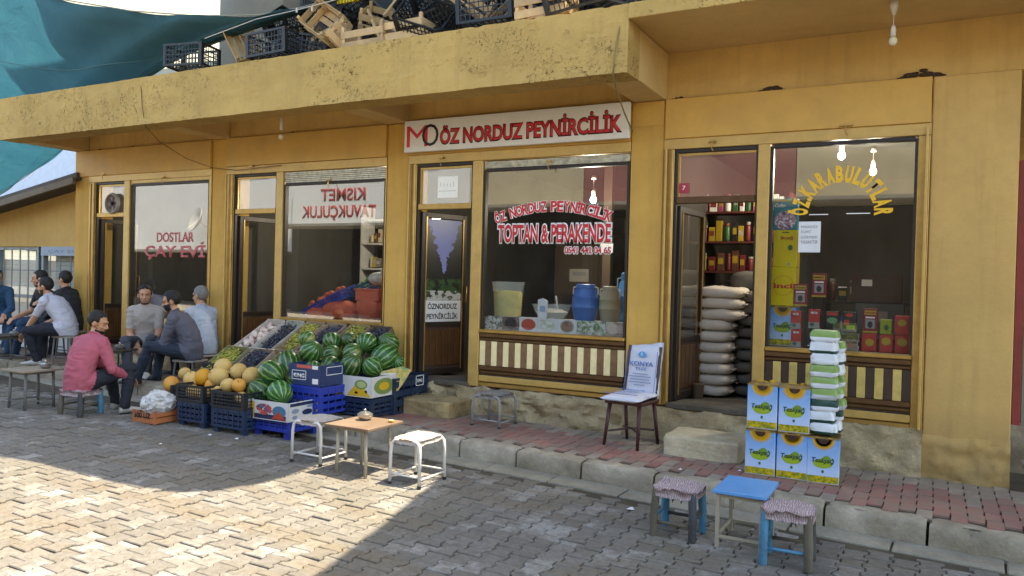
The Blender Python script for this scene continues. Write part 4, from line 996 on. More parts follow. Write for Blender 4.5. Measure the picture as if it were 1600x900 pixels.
# ---- cheese shop window display (on the display shelf)
zs_ = 1.08
b = MB(); b.bx(-4.09, -2.55, .12, .52, .927, 1.075); part('display_riser', b, WHT)
GL = flat('blue_barrel_plastic', '#2c68b4', .4); GL2 = flat('pale_blue_barrel', '#3c86c4', .4); BE = M('beige_barrel_plastic', '#a2977b', .5, var=.08)
def barrel(x, y, r, h, m, lab, z=zs_, hm=WHT):
    t = thing('barrel', lab, 'barrel', (x, y, z)); b = MB()
    b.lathe([(r*.72, 0), (r*.86, h*.08), (r*1.0, h*.35), (r*1.03, h*.36), (r*1.03, h*.38), (r, h*.4), (r*.98, h*.6), (r*1.0, h*.61), (r*1.0, h*.64), (r*.92, h*.66), (r*.80, h*.84), (r*.66, h*.88), (r*.66, h*.9)], n=22); b.build('body', m, t, smooth='auto')
    b = MB(); b.lathe([(r*.72, h*.88), (r*.72, h*.98), (r*.6, h)], n=22); b.build('lid', m, t, smooth='auto')
    for s_ in (-1, 1): b = MB(); b.tube([(s_*r*.80, 0, h*.62), (s_*r*1.0, 0, h*.75), (s_*r*.98, 0, h*.9), (s_*r*.62, 0, h*.92)], .008, 6); b.build('handle', hm, t, smooth=True)
p0 = F(914, 497, .30); barrel(p0.x, .30, .135, .37, GL, 'bright blue plastic barrel with pale handles in the middle of the cheese window')
p0 = F(952, 500, .28); barrel(p0.x, .28, .105, .355, BE, 'beige plastic barrel beside the blue ones in the cheese window')
p0 = F(967, 470, .42); barrel(-2.70, .66, .165, .66, GL2, 'tall paler blue barrel behind the beige one', z=.92)
b = MB(); b.bx(-3.1, -2.55, .52, .9, .88, .918); part('display_shelf', b, WHT)
TR = M('clear_plastic', '#d5d9d4', .25, var=.05, bump=0); TR.node_tree.nodes['Principled BSDF'].inputs['Alpha'].default_value = .16; CH = M('yellow_cheese', '#cdb83f', .6, var=.25, scale=14, bump=.8, bscale=18)
p0 = F(793, 493, .28); t = thing('plastic_bucket', 'tall clear bucket of yellow pickled cheese at the left of the cheese window', 'bucket', (p0.x, .28, zs_))
b = MB(); b.lathe([(.145, 0), (.165, .30), (.178, .36), (.185, .36), (.185, .37), (.17, .37), (.158, .29), (.14, .01)], n=22); b.build('wall', TR, t, smooth='auto'); b = MB(); b.lathe([(.138, .012), (.152, .24), (.14, .27), (.02, .28)], n=22); b.build('contents', CH, t, smooth='auto')
p0 = F(862, 497, .26); t = thing('plastic_basin', 'shallow clear basin holding white cheese and a ladle in the cheese window', 'basin', (p0.x, .26, zs_))
b = MB(); b.lathe([(.13, 0), (.17, .06), (.20, .14), (.215, .145), (.215, .152), (.195, .152), (.16, .06), (.12, .01)], n=24); b.build('wall', TR, t, smooth='auto'); b = MB(); b.lathe([(.12, .012), (.165, .075), (.10, .10), (.02, .11)], n=20); b.build('contents', M('white_cheese', '#c5c2b8', .6, bump=.6, bscale=20), t, smooth='auto')
b = MB(); b.cyl((.07, 0, .08), (.05, -.02, .24), .009, n=8); b.build('ladle', WHT, t, smooth=True)
t = thing('plastic_pouch', 'white printed pouch propped against the clear basin', 'pouch', (p0.x-.0, .06, zs_)); b = MB(); b.prism([(-.05, 0), (.045, 0), (.05, .19), (.0, .215), (-.055, .2)], (0, 0, 0), (1, 0, 0), (0, 0, 1), .02); b.build('pouch', PAPER, t); b = MB(); b.bx(-.03, .03, -.0225, -.0205, .08, .14); b.build('printed_patch', flat('pale_blue_print', '#8ea6c4'), t)
# ---- grocer window: oranges, crates
PB = flat('purple_blue_crate', '#2a3d90', .4); OR = M('orange_fruit', '#c4552b', .5, var=.2, scale=8, bump=.2); GR_ = M('green_pepper', '#5d8a35', .4, var=.2)
def tilt_crate(px, py, Y, L, Wd, H, rot, m, lab, fm, fr, nf, flab, seed=0):
    c = plastic_crate('plastic_crate', m, L, Wd, H, solid=True); c['label'] = lab; p = F(px, py, Y); c.location = p; c.rotation_euler = rot
    Mx = Matrix.LocRotScale(p, c.rotation_euler.to_quaternion(), None)
    return c, Mx
for px, py, Y, L, rot, m, lab, fm, cnt, gname in [
    (520, 478, .40, .62, (.25, -.42, 0), PB, 'violet-blue crate of orange fruit tilted in the grocer window', OR, 26, 'oranges in the tilted violet crate'),
    (570, 458, .62, .75, (.25, -.36, 0), flat('deep_blue_crate', '#1d4a6e'), 'dark blue crate of green peppers tilted above the oranges', GR_, 40, 'green peppers in the dark blue crate')]:
    c, Mx = tilt_crate(px, py, Y, L, .34, .12, rot, m, lab, fm, .04, cnt, '')
    b = MB()
    for q in range(cnt):
        v = Mx @ Vector((R_(-L/2+.04, L/2-.04), R_(-.14, .14), R_(.06, .15))); b.ball(v, R_(.028, .04) if fm is OR else (.03, .018, .018), 8, 6)
    o = b.build('loose_fruit', fm, None, smooth=True); tag(o, {OR: 'heap of small orange fruit in the violet-blue crate inside the grocer window', GR_: 'heap of green peppers in the dark blue crate inside the grocer window'}[fm], 'fruit', kind='stuff')
NET = M('orange_net_sack', '#c4532f', .7, var=.2, scale=20, bump=.6, bscale=90)
for px, py, r, lab in [(535, 492, (.30, .16, .13), 'orange net sack lying low along the grocer window sill'), (583, 480, (.22, .17, .20), 'plump orange net sack at the right of the grocer window'), (500, 497, (.22, .12, .09), 'flat orange net sack at the left of the grocer window sill')]:
    p = F(px, py, .30); t = thing('net_sack', lab, 'sack', (p.x, .30, .927)); b = MB(); b.ball((0, 0, r[2]*.92), r, 18, 12); o = b.build('sack', NET, t, smooth=True)
    b = MB(); b.cyl((r[0]*.85, 0, r[2]*1.2), (r[0]*1.15, -.02, r[2]*1.5), .03, .012, 8); b.build('tied_neck', NET, t, smooth=True)
p = F(584, 462, .3); t = thing('plastic_crate', 'orange plastic crate stacked on the net sacks at the right of the grocer window', 'crate', (p.x, .30, p.z-.06)); ORC = flat('orange_crate', '#c8502f', .45)
b = MB(); b.box((0, 0, .06), (.34, .26, .12)); b.build('body', ORC, t, bevel=.005); b = MB(); b.box((0, 0, .13), (.36, .28, .018)); b.build('rim', ORC, t)
p = F(592, 437, .35); t = thing('plastic_bag', 'crumpled pale bag on top of the fruit at the right of the grocer window', 'bag', (p.x, .35, p.z-.05)); b = MB(); b.ball((0, 0, .06), (.14, .10, .08), 12, 9); b.build('bag_body', M('white_film', '#b9b3a6', .4, bump=1, bscale=10), t, smooth=True); b = MB(); b.cyl((.05, 0, .10), (.07, 0, .17), .025, .04, 8); b.build('knot', M('white_film', '#b9b3a6'), t)

# ---- rightmost window display
def box_pack(px, py, Y, w_, h_, m, lab, deco=None, d_=.08, name='pack', cat='pack', group=None, z=None):
    p = F(px, py, Y); t = thing(name, lab, cat, (p.x, Y+d_/2, p.z if z is None else z), R_(-.04, .04), group)
    b = MB(); b.box((0, 0, h_/2), (w_, d_, h_)); b.build('carton', m, t, bevel=.003)
    for k_ in (deco or []):
        kind, x0, x1, z0, z1, mm = k_[:6]; x0, x1 = (x0-.5)*w_, (x1-.5)*w_; z0, z1 = z0*h_, z1*h_
        if kind == 'r': b = MB(); b.bx(x0, x1, -d_/2-.0016, -d_/2, z0, z1); b.build('printed_panel', mm, t)
        if kind == 'o': b = MB(); b.prism([((x1-x0)/2*cos(2*pi*i/16), (z1-z0)/2*sin(2*pi*i/16)) for i in range(16)], ((x0+x1)/2, -d_/2-.0004, (z0+z1)/2), (1,0,0), (0,0,1), .002); b.build('printed_oval', mm, t)
        if kind == 'ring': b = MB(); R0 = (x1-x0)/2; b.prism([((R0)*cos(2*pi*i/24), (R0)*sin(2*pi*i/24)) for i in range(25)]+[((R0-.003)*cos(2*pi*i/24), (R0-.003)*sin(2*pi*i/24)) for i in range(24, -1, -1)], ((x0+x1)/2, -d_/2-.0004, (z0+z1)/2), (1,0,0), (0,0,1), .001); b.build('printed_ring', mm, t)
        if kind == 't': text(k_[6], x1-x0, z1-z0, mm, t, 'brand_lettering', (x0, -d_/2-.001, z0), bold=.03, dep=.0012)
    return t
CR = flat('coffee_red', '#7e1c24', .4); TEAL = flat('teal_pack', '#1f7a86', .4); SKY_ = flat('tin_sky_blue', '#6a9fcb', .35); SUN = flat('sunflower_yellow', '#d09a14', .45); GN = flat('leaf_green', '#8fa527', .45); YT = flat('oil_tin_yellow', '#d6b800', .35); DG = flat('dark_green_print', '#2b5a2a', .5); GREY = flat('print_grey', '#8d8a86', .5)
Yd = .10
def sunflower(parent, cx, cz, r, y, half=True):
    b = MB(); n = 18 
    for q in range(n):
        a = (pi if half else 0)+(pi if half else 2*pi)*q/(n-1 if half else n); a2 = .30
        b.add([(cx+r*.45*cos(a-a2), y, cz+r*.45*sin(a-a2)), (cx+r*cos(a), y, cz+r*sin(a)), (cx+r*.45*cos(a+a2), y, cz+r*.45*sin(a+a2)), (cx+r*.2*cos(a), y, cz+r*.2*sin(a))], [(0, 3, 2, 1)])
    b.build('flower_petals', SUN, parent)
    b = MB(); pts = [(r*.42*cos((pi if half else 0)+(pi if half else 2*pi)*q/16), r*.42*sin((pi if half else 0)+(pi if half else 2*pi)*q/16)) for q in range(17)]
    b.prism(pts, (cx, y-.0003, cz), (1,0,0), (0,0,1), .0006); b.build('flower_centre', flat('flower_brown', '#3c2214'), parent)
def field_mat():
    k = NT('sunflower_field_print'); v = objvec(k); c = k.mix(k.ramp(k.noise(v, 45, 3, .6), .4, .6), lin('#6f7a1f'), lin('#c9a91e')); k.l(c, k.b.inputs['Base Color']); k.b.inputs['Roughness'].default_value = .4; return k.m
def sky_print():
    k = NT('tin_sky_print'); tc = k.n('ShaderNodeTexCoord'); sp = k.n('ShaderNodeSeparateXYZ'); k.l(tc.outputs['Object'], sp.inputs[0])
    c = k.mix(k.ramp(sp.outputs[2], .1, .33), lin('#a9bfe0'), lin('#4f93cf')); c = k.mix(k.math('MULTIPLY', k.ramp(k.noise(tc.outputs['Object'], 12, 3, .5), .5, .7), .3), c, lin('#c2d2e6'))
    k.l(c, k.b.inputs['Base Color']); k.b.inputs['Roughness'].default_value = .3; return k.m
FIELD = field_mat(); SKP = sky_print()
def oil_tin(loc, rz, lab, w_=.222, h_=.345, d_=.232):
    t = thing('oil_tin', lab, 'oil tin', loc, rz, 'sunflower oil tins')
    b = MB(); b.box((0, 0, h_/2), (w_, d_, h_)); b.build('can', SKP, t, bevel=.006)
    b = MB()
    for z in (.004, h_-.004): b.box((0, 0, z), (w_+.006, d_+.006, .008))
    b.build('seam', M('tin_rim', '#a08a5a', .35, metal=.6), t)
    b = MB(); b.box((0, 0, h_+.002), (w_-.01, d_-.01, .004)); b.build('top', M('tin_top', '#8a7248', .4, metal=.5), t)
    b = MB(); b.cyl((.05, .04, h_+.003), (.05, .04, h_+.02), .022, n=14); b.build('cap', SUN, t)
    b = MB(); b.tube([(-.07, 0, h_+.005), (-.05, 0, h_+.014), (.0, 0, h_+.014), (.02, 0, h_+.005)], .004, 6); b.build('handle', SUN, t)
    for sgn, rot in ((0, 0), (1, pi/2)):
        wd = w_ if not sgn else d_; off = (d_ if not sgn else w_)/2
        e_ = bpy.data.objects.new('printed_face', bpy.data.meshes.new('printed_face'))
        T_ = Matrix.Rotation(rot, 4, 'Z')
        # field strip
        b = MB(); b.bx(-wd/2+.004, wd/2-.004, -off-.0012, -off-.0004, .012, .062, 0)
        b.v = [tuple(T_ @ Vector(v)) for v in b.v]; b.build('field_print', FIELD, t)
        b = MB(); b.prism([(.045*cos(2*pi*i/18)*1.5, .045*sin(2*pi*i/18)*.8) for i in range(18)], (.0, -off-.0003, .155), (1, 0, 0), (0, 0, 1), .0008); b.v = [tuple(T_ @ Vector(v)) for v in b.v]; b.build('oil_splash', GN, t)
        b = MB(); b.prism([(.03*cos(2*pi*i/18), .03*sin(2*pi*i/18)) for i in range(18)], (.025, -off-.0006, .185), (1, 0, 0), (0, 0, 1), .0008); b.v = [tuple(T_ @ Vector(v)) for v in b.v]; b.build('oil_splash', flat('leaf_green_dark', '#6c8d1f'), t)
        if not sgn:
            text('Teakyağ', .155, .05, flat('tin_lettering', '#1e3c25'), t, 'brand_lettering', (-.078, -off-.0015, .15), bold=.02, dep=.001, shear=.2)
            b = MB(); b.bx(-.008, .008, -off-.0012, -off-.0004, .085, .105); b.build('small_print', DG, t)
            sunflower(t, 0, h_-.006, .095, -off-.0012)
    return t
t0 = oil_tin((-1.133, Yd+.12, .957), 0, 'sunflower oil tin at the foot of the left stack inside the rightmost window'); t0['label'] = 'sunflower oil tin under two yellow tins inside the rightmost window'
z0 = .957+.352
t = box_pack(0, 0, Yd, .205, .335, YT, 'yellow inci oil tin in the middle of the stack inside the rightmost window', [('ring', .08, .92, .25, .8, REDP), ('t', .12, .88, .45, .58, REDP, 'inci')], .2, 'oil_tin', 'oil tin', z=z0); t.location.x = -1.135
t = box_pack(0, 0, Yd, .20, .32, YT, 'yellow Biryağ oil tin on top of the inci tin', [('t', .3, .8, .72, .84, flat('tin_red', '#b03a1a'), 'Biryağ'), ('r', .35, .65, .92, .95, DG), ('o', .6, .8, .45, .6, DG), ('r', .6, .7, .05, .12, GREY)], .2, 'oil_tin', 'oil tin', z=z0+.336); t.location.x = -1.13
t = box_pack(0, 0, Yd, .20, .27, TEAL, 'teal pack with a baby face and flower print on top of the yellow tins', [('r', .05, .75, .9, .97, YLW), ('t', .05, .5, .72, .84, WHITEP, 'Colin'), ('o', .05, .95, -.0, .6, pic('pink_flower_photo', '#c9a0a6', '#7a4f6c', 25, '#d8d0cc')), ], .1, z=z0+.336+.322); t.location.x = -1.135
cof = [('r', .1, .9, .74, .92, YLW), ('r', .14, .86, .79, .86, flat('tin_red', '#b03a1a')), ('r', .18, .82, .60, .66, WHITEP), ('r', .18, .82, .18, .55, GREY), ('o', .32, .68, .2, .48, BLKP), ('r', .0, 1, .0, .07, YLW)]
sm = [('t', .2, .8, .76, .88, WHITEP, 'ece'), ('r', .0, 1, .0, .32, GREY), ('o', .15, .55, .1, .3, GK[1])]
RC = flat('red_carton', '#b03228', .4); KR = flat('black_carton', '#1d1f1c', .4); 
lst = [(1250, 478, .115, .19, CR, 'dark red coffee carton on the left small red pack', cof, None), (1279, 464, .115, .2, CR, 'dark red coffee carton standing highest in the rightmost window display', cof, None),
 (1243, 510, .08, .155, RC, 'small red and beige carton on top of its twin by the oil tins', sm, .957+.158), (1243, 543, .08, .155, RC, 'small red and beige carton at the bottom beside the oil tins', sm, .957),
 (1272, 500, .09, .16, RC, 'small red carton beneath the highest coffee carton', sm, .957+.17), (1270, 540, .11, .165, KR, 'black carton with white print at the bottom behind the green stack', [('o', .2, .8, .5, .8, GREY), ('r', .1, .9, .1, .15, WHITEP)], .957),
 (1300, 508, .105, .17, KR, 'black and green tea packet left of its twin on the second row', [('r', .1, .9, .8, .95, RC), ('o', .1, .9, .4, .7, flat('tea_green', '#5f8f5c')), ('r', .1, .9, .0, .08, RC)], .957+.15),
 (1298, 545, .1, .145, GK[1], 'dark green packet under the black and green tea packet', [('o', .2, .8, .3, .6, GREY)], .957),
 (1327, 508, .105, .17, KR, 'black tea packet with red and lime print, second row centre', [('o', .2, .8, .75, .95, RC), ('r', .1, .5, .35, .6, RC), ('r', .3, .95, .15, .35, GN)], .957+.15),
 (1328, 545, .11, .145, flat('dark_brown_carton', '#33251f'), 'dark carton with a gold swirl print at the bottom centre', [('o', .3, .7, .15, .45, CR), ('ring', .25, .75, .4, .9, YLW)], .957),
 (1359, 515, .11, .2, CR, 'dark red coffee carton right of the black tea packets', cof, .957+.155), (1357, 550, .11, .15, RC, 'orange-red packet with a yellow oval under the right coffee carton', [('o', .25, .85, .3, .7, YLW)], .957),
 (1384, 515, .085, .12, flat('olive_pack', '#8a8f1c'), 'olive yellow packet with a green leaf print', [('o', .35, .75, .25, .65, DG)], .957+.15), (1409, 515, .105, .155, RC, 'orange-red packet with a yellow oval, upper right corner of the display', [('o', .2, .8, .45, .8, YLW)], .957+.15),
 (1384, 550, .1, .145, RC, 'orange-red packet with a yellow oval, bottom row second from the right', [('o', .15, .85, .4, .85, YLW)], .957), (1409, 550, .105, .145, RC, 'orange-red packet with a yellow oval, bottom right corner of the display', [('o', .15, .85, .4, .85, YLW)], .957)]
for px, py, w_, h_, m, lab, deco, z in lst: box_pack(px, py, Yd-.005+R_(0, .01), w_, h_, m, lab, deco, .07, z=z, group='packs in the rightmost window')
# bridge cartons carrying the two coffee cartons
# darker goods behind
t = thing('storage_box', 'brown cardboard box on the back shelf of the rightmost shop', 'box', (-.45, 1.1, 1.35)); b = MB(); b.box((0, 0, .13), (.42, .3, .26)); b.build('carton', M('dark_card', '#4b3830', .8), t); b = MB(); b.box((-.08, -.152, .18), (.09, .004, .06)); b.build('label_panel', WHITEP, t)
t = thing('storage_box', 'grey carton under the brown box on the back shelf', 'box', (-.42, 1.1, 1.02)); b = MB(); b.box((0, 0, .16), (.40, .3, .32)); b.build('carton', M('grey_card', '#5d605f', .8), t); b = MB(); b.box((0, -.152, .2), (.14, .004, .1)); b.build('label_panel', GREY, t)
t = shelf_unit('rack', 'dark rack carrying cartons behind the rightmost window', -.9, .2, 1.0, [.72, 1.0, 1.34], .4, DKFR)
for z, nm_ in ((.731, 'low'), (1.011, 'middle'), (1.351, 'upper')): goods(-.88, -.50 if z > 1 else .15, 1.15, z, GK, "grocery window's "+nm_+' rack', 'goods on the dark rack', .22)
t = thing('wooden_post', 'thin wooden post standing inside the cheese shop window', 'post', (-3.35, 1.6, .372)); b = MB(); b.box((0, 0, 1.25), (.10, .08, 2.5)); b.build('post', M('brown_cabinet', '#5b4a38'), t); b = MB(); b.box((.0, -.042, 1.5), (.16, .004, .11)); b.build('paper_note', PAPER, t)
for x_, z_, nm_ in ((-3.9, 1.55, 'left'), (-3.0, 1.7, 'right')):
    t = thing('wall_notice', 'small pale notice on the back wall of the cheese shop, '+nm_+' one', 'notice', (x_, 2.05, z_)); b = MB(); b.box((0, 0, 0), (.26, .006, .16)); b.build('sheet', GREYW, t); b = MB(); b.box((0, -.004, .02), (.18, .002, .05)); b.build('print', GREY, t)
# ---- flour sacks
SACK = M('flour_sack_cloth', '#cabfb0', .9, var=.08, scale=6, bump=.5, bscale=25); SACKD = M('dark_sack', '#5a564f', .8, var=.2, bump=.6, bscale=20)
def sack(loc, L, Wd, H, rz, m, lab, group, seed):
    t = thing('flour_sack', lab, 'sack', loc, rz, group); vs = []; nu, nv = 22, 12
    b = MB(); b.ball((0, 0, 0), (1, 1, 1), nu, nv); 
    out = []
    for x, y, z in b.v:
        f = lambda a, p: math.copysign(abs(a)**p, a)
        X, Y_, Z_ = f(x, .55)*L/2, f(y, .6)*Wd/2, f(z, .5)*H/2
        Z_ *= 1-.25*(abs(X)/(L/2))**3; nn = noise.noise(Vector((X*7, Y_*7, seed)))*.02+noise.noise(Vector((X*22, Y_*14, seed)))*.008
        out.append((X, Y_, H/2+Z_+nn*(1 if z > 0 else .3)))
    b.v = out; b.build('sack', m, t, smooth=True)
    b = MB(); b.box((L/2-.004, 0, H*.5), (.05, Wd*.62, .012)); b.box((-L/2+.004, 0, H*.5), (.04, Wd*.6, .012)); b.build('stitched_end', m, t); return t
pos = ['lowest', 'second lowest', 'third from the floor', 'fourth from the floor', 'fifth from the floor', 'sixth from the floor', 'seventh from the floor', 'third from the top', 'second from the top', 'topmost']
for q in range(10):
    lo, hi = F(1118, 618-q*(155/9.6), .95), 0
    sack(((-1.88 if q < 7 else -1.84)+R_(-.015, .015), .95, .374+q*.107), .37 if q < 7 else .47, .6, .125, R_(-.04, .04), SACK, 'cream flour sack, %s in the pile inside the flour shop door' % pos[q], 'cream flour sacks', q)
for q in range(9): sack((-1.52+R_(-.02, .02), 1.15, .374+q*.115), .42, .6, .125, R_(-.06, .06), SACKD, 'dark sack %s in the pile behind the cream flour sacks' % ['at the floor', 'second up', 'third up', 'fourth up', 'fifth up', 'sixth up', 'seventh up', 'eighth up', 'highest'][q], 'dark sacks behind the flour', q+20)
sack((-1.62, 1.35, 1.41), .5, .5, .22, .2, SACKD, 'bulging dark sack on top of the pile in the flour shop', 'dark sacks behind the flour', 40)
p = F(1090, 622, .55); t = thing('small_tub', 'small brown tub on the floor beside the flour sacks', 'tub', (p.x, .55, .373)); b = MB(); b.lathe([(.05, 0), (.06, .12), (.065, .12), (.065, .13)], n=14); b.build('body', M('brown_tub', '#5a4632', .6), t); b = MB(); b.lathe([(.062, .13), (.062, .14)], n=14); b.build('lid', M('brown_tub', '#5a4632'), t)
# ---- poster on the open cheese shop door
def poster_mat():
    k = NT('mountain_poster'); tc = k.n('ShaderNodeTexCoord'); sp = k.n('ShaderNodeSeparateXYZ'); k.l(tc.outputs['Object'], sp.inputs[0])
    v = tc.outputs['Object']; n_ = k.noise(v, 14, 5, .6)
    x = k.math('ABSOLUTE', k.math('SUBTRACT', sp.outputs[0], .32)); top = k.math('MULTIPLY_ADD', x, 2.6, 1.52)   # V-shaped valley
    h = k.math('SUBTRACT', sp.outputs[2], k.math('ADD', top, k.math('MULTIPLY_ADD', n_, .7, -.35)))
    c = k.mix(k.ramp(h, 0, .01), lin('#0e1412'), k.mix(k.ramp(k.math('MULTIPLY', sp.outputs[2], .4), .64, .84), lin('#7078b4'), lin('#2f4a8c')))
    gr = k.math('MULTIPLY', k.math('LESS_THAN', sp.outputs[2], 1.46), k.ramp(k.noise(v, 12, 4, .6), .45, .55)); c = k.mix(gr, c, lin('#2c4a26'))
    rk = k.math('MULTIPLY', k.math('LESS_THAN', sp.outputs[2], 1.33), k.ramp(k.noise(v, 16, 4, .6), .46, .5)); c = k.mix(rk, c, lin('#a9a7a4'))
    k.l(c, k.b.inputs['Base Color']); k.b.inputs['Roughness'].default_value = .4; return k.m
b = MB(); b.bx(.066, .574, -.014, -.006, 1.225, 2.12); b.build('poster', poster_mat(), D3)
b = MB(); b.bx(.066, .574, -.016, -.007, .985, 1.222); pb = b.build('poster_text_panel', flat('poster_white', '#c3c6c8'), D3)
text('ÖZNORDUZ', .42, .075, BLKP, pb, 'lettering', (.10, -.0165, 1.125), bold=.02, dep=.001); text('PEYNİRCİLİK', .44, .08, BLKP, pb, 'lettering', (.09, -.0165, 1.015), bold=.02, dep=.001)
# vent fan in the tea house transom
p = F(177, 318, .0); t = thing('extractor_fan', 'round extractor fan set in the tea house transom pane', 'fan', (p.x, .01, p.z), 0)
b = MB(); b.lathe([(.14, 0), (.15, .03), (.135, .05), (.125, .05), (.12, .01)], n=20, T=Matrix.Rotation(radians(90), 4, 'X')); b.build('housing', M('fan_housing', '#8d8378', .5), t, smooth='auto')
for q in range(5): b = MB(); b.add([(.01, -.02, .01), (.10, -.03, .035), (.11, -.015, -.02), (.015, -.012, -.015)], [(0, 1, 2, 3)], T=Matrix.Rotation(2*pi*q/5, 4, 'Y')); b.build('blade', M('fan_blade', '#5d3a33', .5), t)
b = MB(); b.ball((0, -.03, 0), .025, 10, 8); b.build('hub', DKFR, t, smooth=True)

# ================================================================== STONES, STOOLS, TABLES
def stone(name, x0, x1, y0, y1, z0, z1, m, lab, seed, amp=.018):
    cx, cy = (x0+x1)/2, (y0+y1)/2; t = thing(name, lab, 'step', (cx, cy, z0)); bm = bmesh.new(); bmesh.ops.create_cube(bm, size=1)
    bmesh.ops.subdivide_edges(bm, edges=bm.edges[:], cuts=7, use_grid_fill=True)
    for v in bm.verts:
        c = v.co; k_ = Vector((c.x*(x1-x0), c.y*(y1-y0), (c.z+.5)*(z1-z0)))
        e = sum(1 for q in c if abs(abs(q)-.5) < .01); 
        d = noise.fractal(Vector((k_.x*6+seed, k_.y*6, k_.z*6)), 1, 2, 4)*amp
        k_ += Vector((c.x, c.y, c.z)).normalized()*(d - (.012 if e == 2 else .028 if e == 3 else 0)); v.co = k_
    me = bpy.data.meshes.new('block'); bm.to_mesh(me); bm.free(); me.materials.append(m); o = bpy.data.objects.new('block', me); col.objects.link(o); o.parent = t
    b = MB(); random.seed(seed)
    for q in range(7): b.ball((R_(-.5, .5)*(x1-x0), (y0-y1)/2*R_(.9, 1.1), .01), (R_(.012, .03), R_(.01, .02), R_(.008, .014)), 6, 4)
    b.build('rubble', FOUND, t)
OST = M('ochre_stained_stone', '#9c8760', .9, var=.35, scale=5, bump=.8, bscale=30, dirt=.7, dcol='#54493a', dscale=6)
stone('step_stone', -4.76, -4.15, -.50, -.06, .06, .245, OST, 'ochre stained stone block serving as step to the cheese shop door', 3)
stone('step_stone', -1.96, -1.33, -.58, -.07, .01, .205, concrete('pale_step_stone', '#d6c7a8', '#ae9f84', world=False), 'pale worn stone step in front of the flour shop door', 5, .012)

def pad(t, w_, d_, z, h, m, amp=.012, over=.0):
    b = MB(); n = 10; vs = []; fs = []
    for s_ in (1, 0):
        for i in range(n+1):
            for j in range(n+1):
                x, y = (i/n-.5), (j/n-.5); k_ = (1-(2*abs(x))**4)*(1-(2*abs(y))**4)
                zz = z+(h*(.35+.65*k_)+noise.noise(Vector((x*9, y*9, z)))*amp*1.2 if s_ else -.006-(.02+.012*noise.noise(Vector((x*14, y*14, 3))))*(1-k_)-over*(abs(x) > .45 or abs(y) > .45)*R_(.5, 1))
                vs.append((x*w_*(1 if s_ else .98)*(1-.10*(2*y)**4), y*d_*(1 if s_ else .98)*(1-.10*(2*x)**4), zz))
    W = n+1; N_ = W*W
    for i in range(n):
        for j in range(n): a = i*W+j; fs += [(a, a+W, a+W+1, a+1), (N_+a, N_+a+1, N_+a+W+1, N_+a+W)]
    for i in range(n):
        fs += [(i*W, i*W+N_, (i+1)*W+N_, (i+1)*W)[::-1], (i*W+n, (i+1)*W+n, (i+1)*W+n+N_, i*W+n+N_)[::-1], (i, i+1, i+1+N_, i+N_)[::-1], (n*W+i, n*W+i+N_, n*W+i+1+N_, n*W+i+1)[::-1]]
    b.add(vs, fs); return b.build('seat', m, t, smooth=True)
def woven(name, a, b_, sc=40):
    k = NT(name); v = objvec(k); wv = k.n('ShaderNodeTexWave', i_Scale=sc*.35, i_Distortion=9, i_Detail=3); k.l(v, wv.inputs[0]); n_ = k.noise(v, sc, 3, .6)
    f = k.math('MULTIPLY', k.ramp(wv.outputs[1], .3, .6), k.ramp(n_, .3, .6)); c = k.mix(f, lin(a), lin(b_)); k.l(c, k.b.inputs['Base Color']); k.b.inputs['Roughness'].default_value = .9
    k.l(k.bump(f, .6, .004), k.b.inputs['Normal']); return k.m
PADP = woven('pink_patterned_cloth', '#8d7479', '#b8aba8', 70); PADW = woven('pale_woven_cord', '#9b8f86', '#c9c1b8', 90); PADG = woven('grey_woven_cord', '#6f6864', '#9c948e', 90)
def metal_stool(x0, x1, y0, y1, zg, zt, m, padm, lab):
    cx, cy = (x0+x1)/2, (y0+y1)/2; t = thing('metal_stool', lab, 'stool', (cx, cy, zg)); H = zt-zg; w_, d_ = (x1-x0)/2, (y1-y0)/2
    for s_ in (-1, 1):   # two bent hoops, each a pair of legs joined by the seat rail
        for q in (-1, 1):
            b = MB(); pts = [(q*w_, s_*d_, 0), (q*w_*.98, s_*d_*.97, H*.72), (q*w_*.93, s_*d_*.95, H*.88), (q*w_*.72, s_*d_*.93, H*.955), (0, s_*d_*.92, H*.965)]
            b.tube(pts, .0125, 9); b.build('leg', m, t, smooth=True)
    for s_ in (-1, 1):
        b = MB(); b.cyl((s_*w_, -d_, H*.17), (s_*w_, d_, H*.17), .008, n=7); b.build('stretcher', m, t, smooth=True)
    b = MB(); b.cyl((-w_, -d_*.98, H*.22), (w_, -d_*.98, H*.22), .008, n=7); b.build('stretcher', m, t, smooth=True)
    b = MB(); b.cyl((-w_*.98, d_*.98, H*.22), (w_*.98, d_*.98, H*.22), .008, n=7); b.build('stretcher', m, t, smooth=True)
    pad(t, w_*1.86, d_*2.02, H*.955, .03, padm, .008)
    for q in (-1, 1):
        for s_ in (-1, 1): b = MB(); b.cyl((q*w_, s_*d_, 0), (q*w_, s_*d_, .02), .016, n=9); b.build('rubber_foot', PLK, t)
    return t
metal_stool(-3.56, -3.29, -2.22, -1.88, sz(-3.4), .262, WHT, PADW, 'white tube stool with pale woven seat standing half in sunlight')
metal_stool(-4.60, -4.29, -2.17, -1.86, sz(-4.5), .285, WHT, PADW, 'white tube stool with woven seat left of the brown table, beside the fruit boxes')
metal_stool(-3.84, -3.54, -.57, -.24, gz(-3.7), .375, M('grey_tube_paint', '#8a8784', .5, var=.1), PADG, 'grey tube stool standing on the pavement under the cheese shop window')
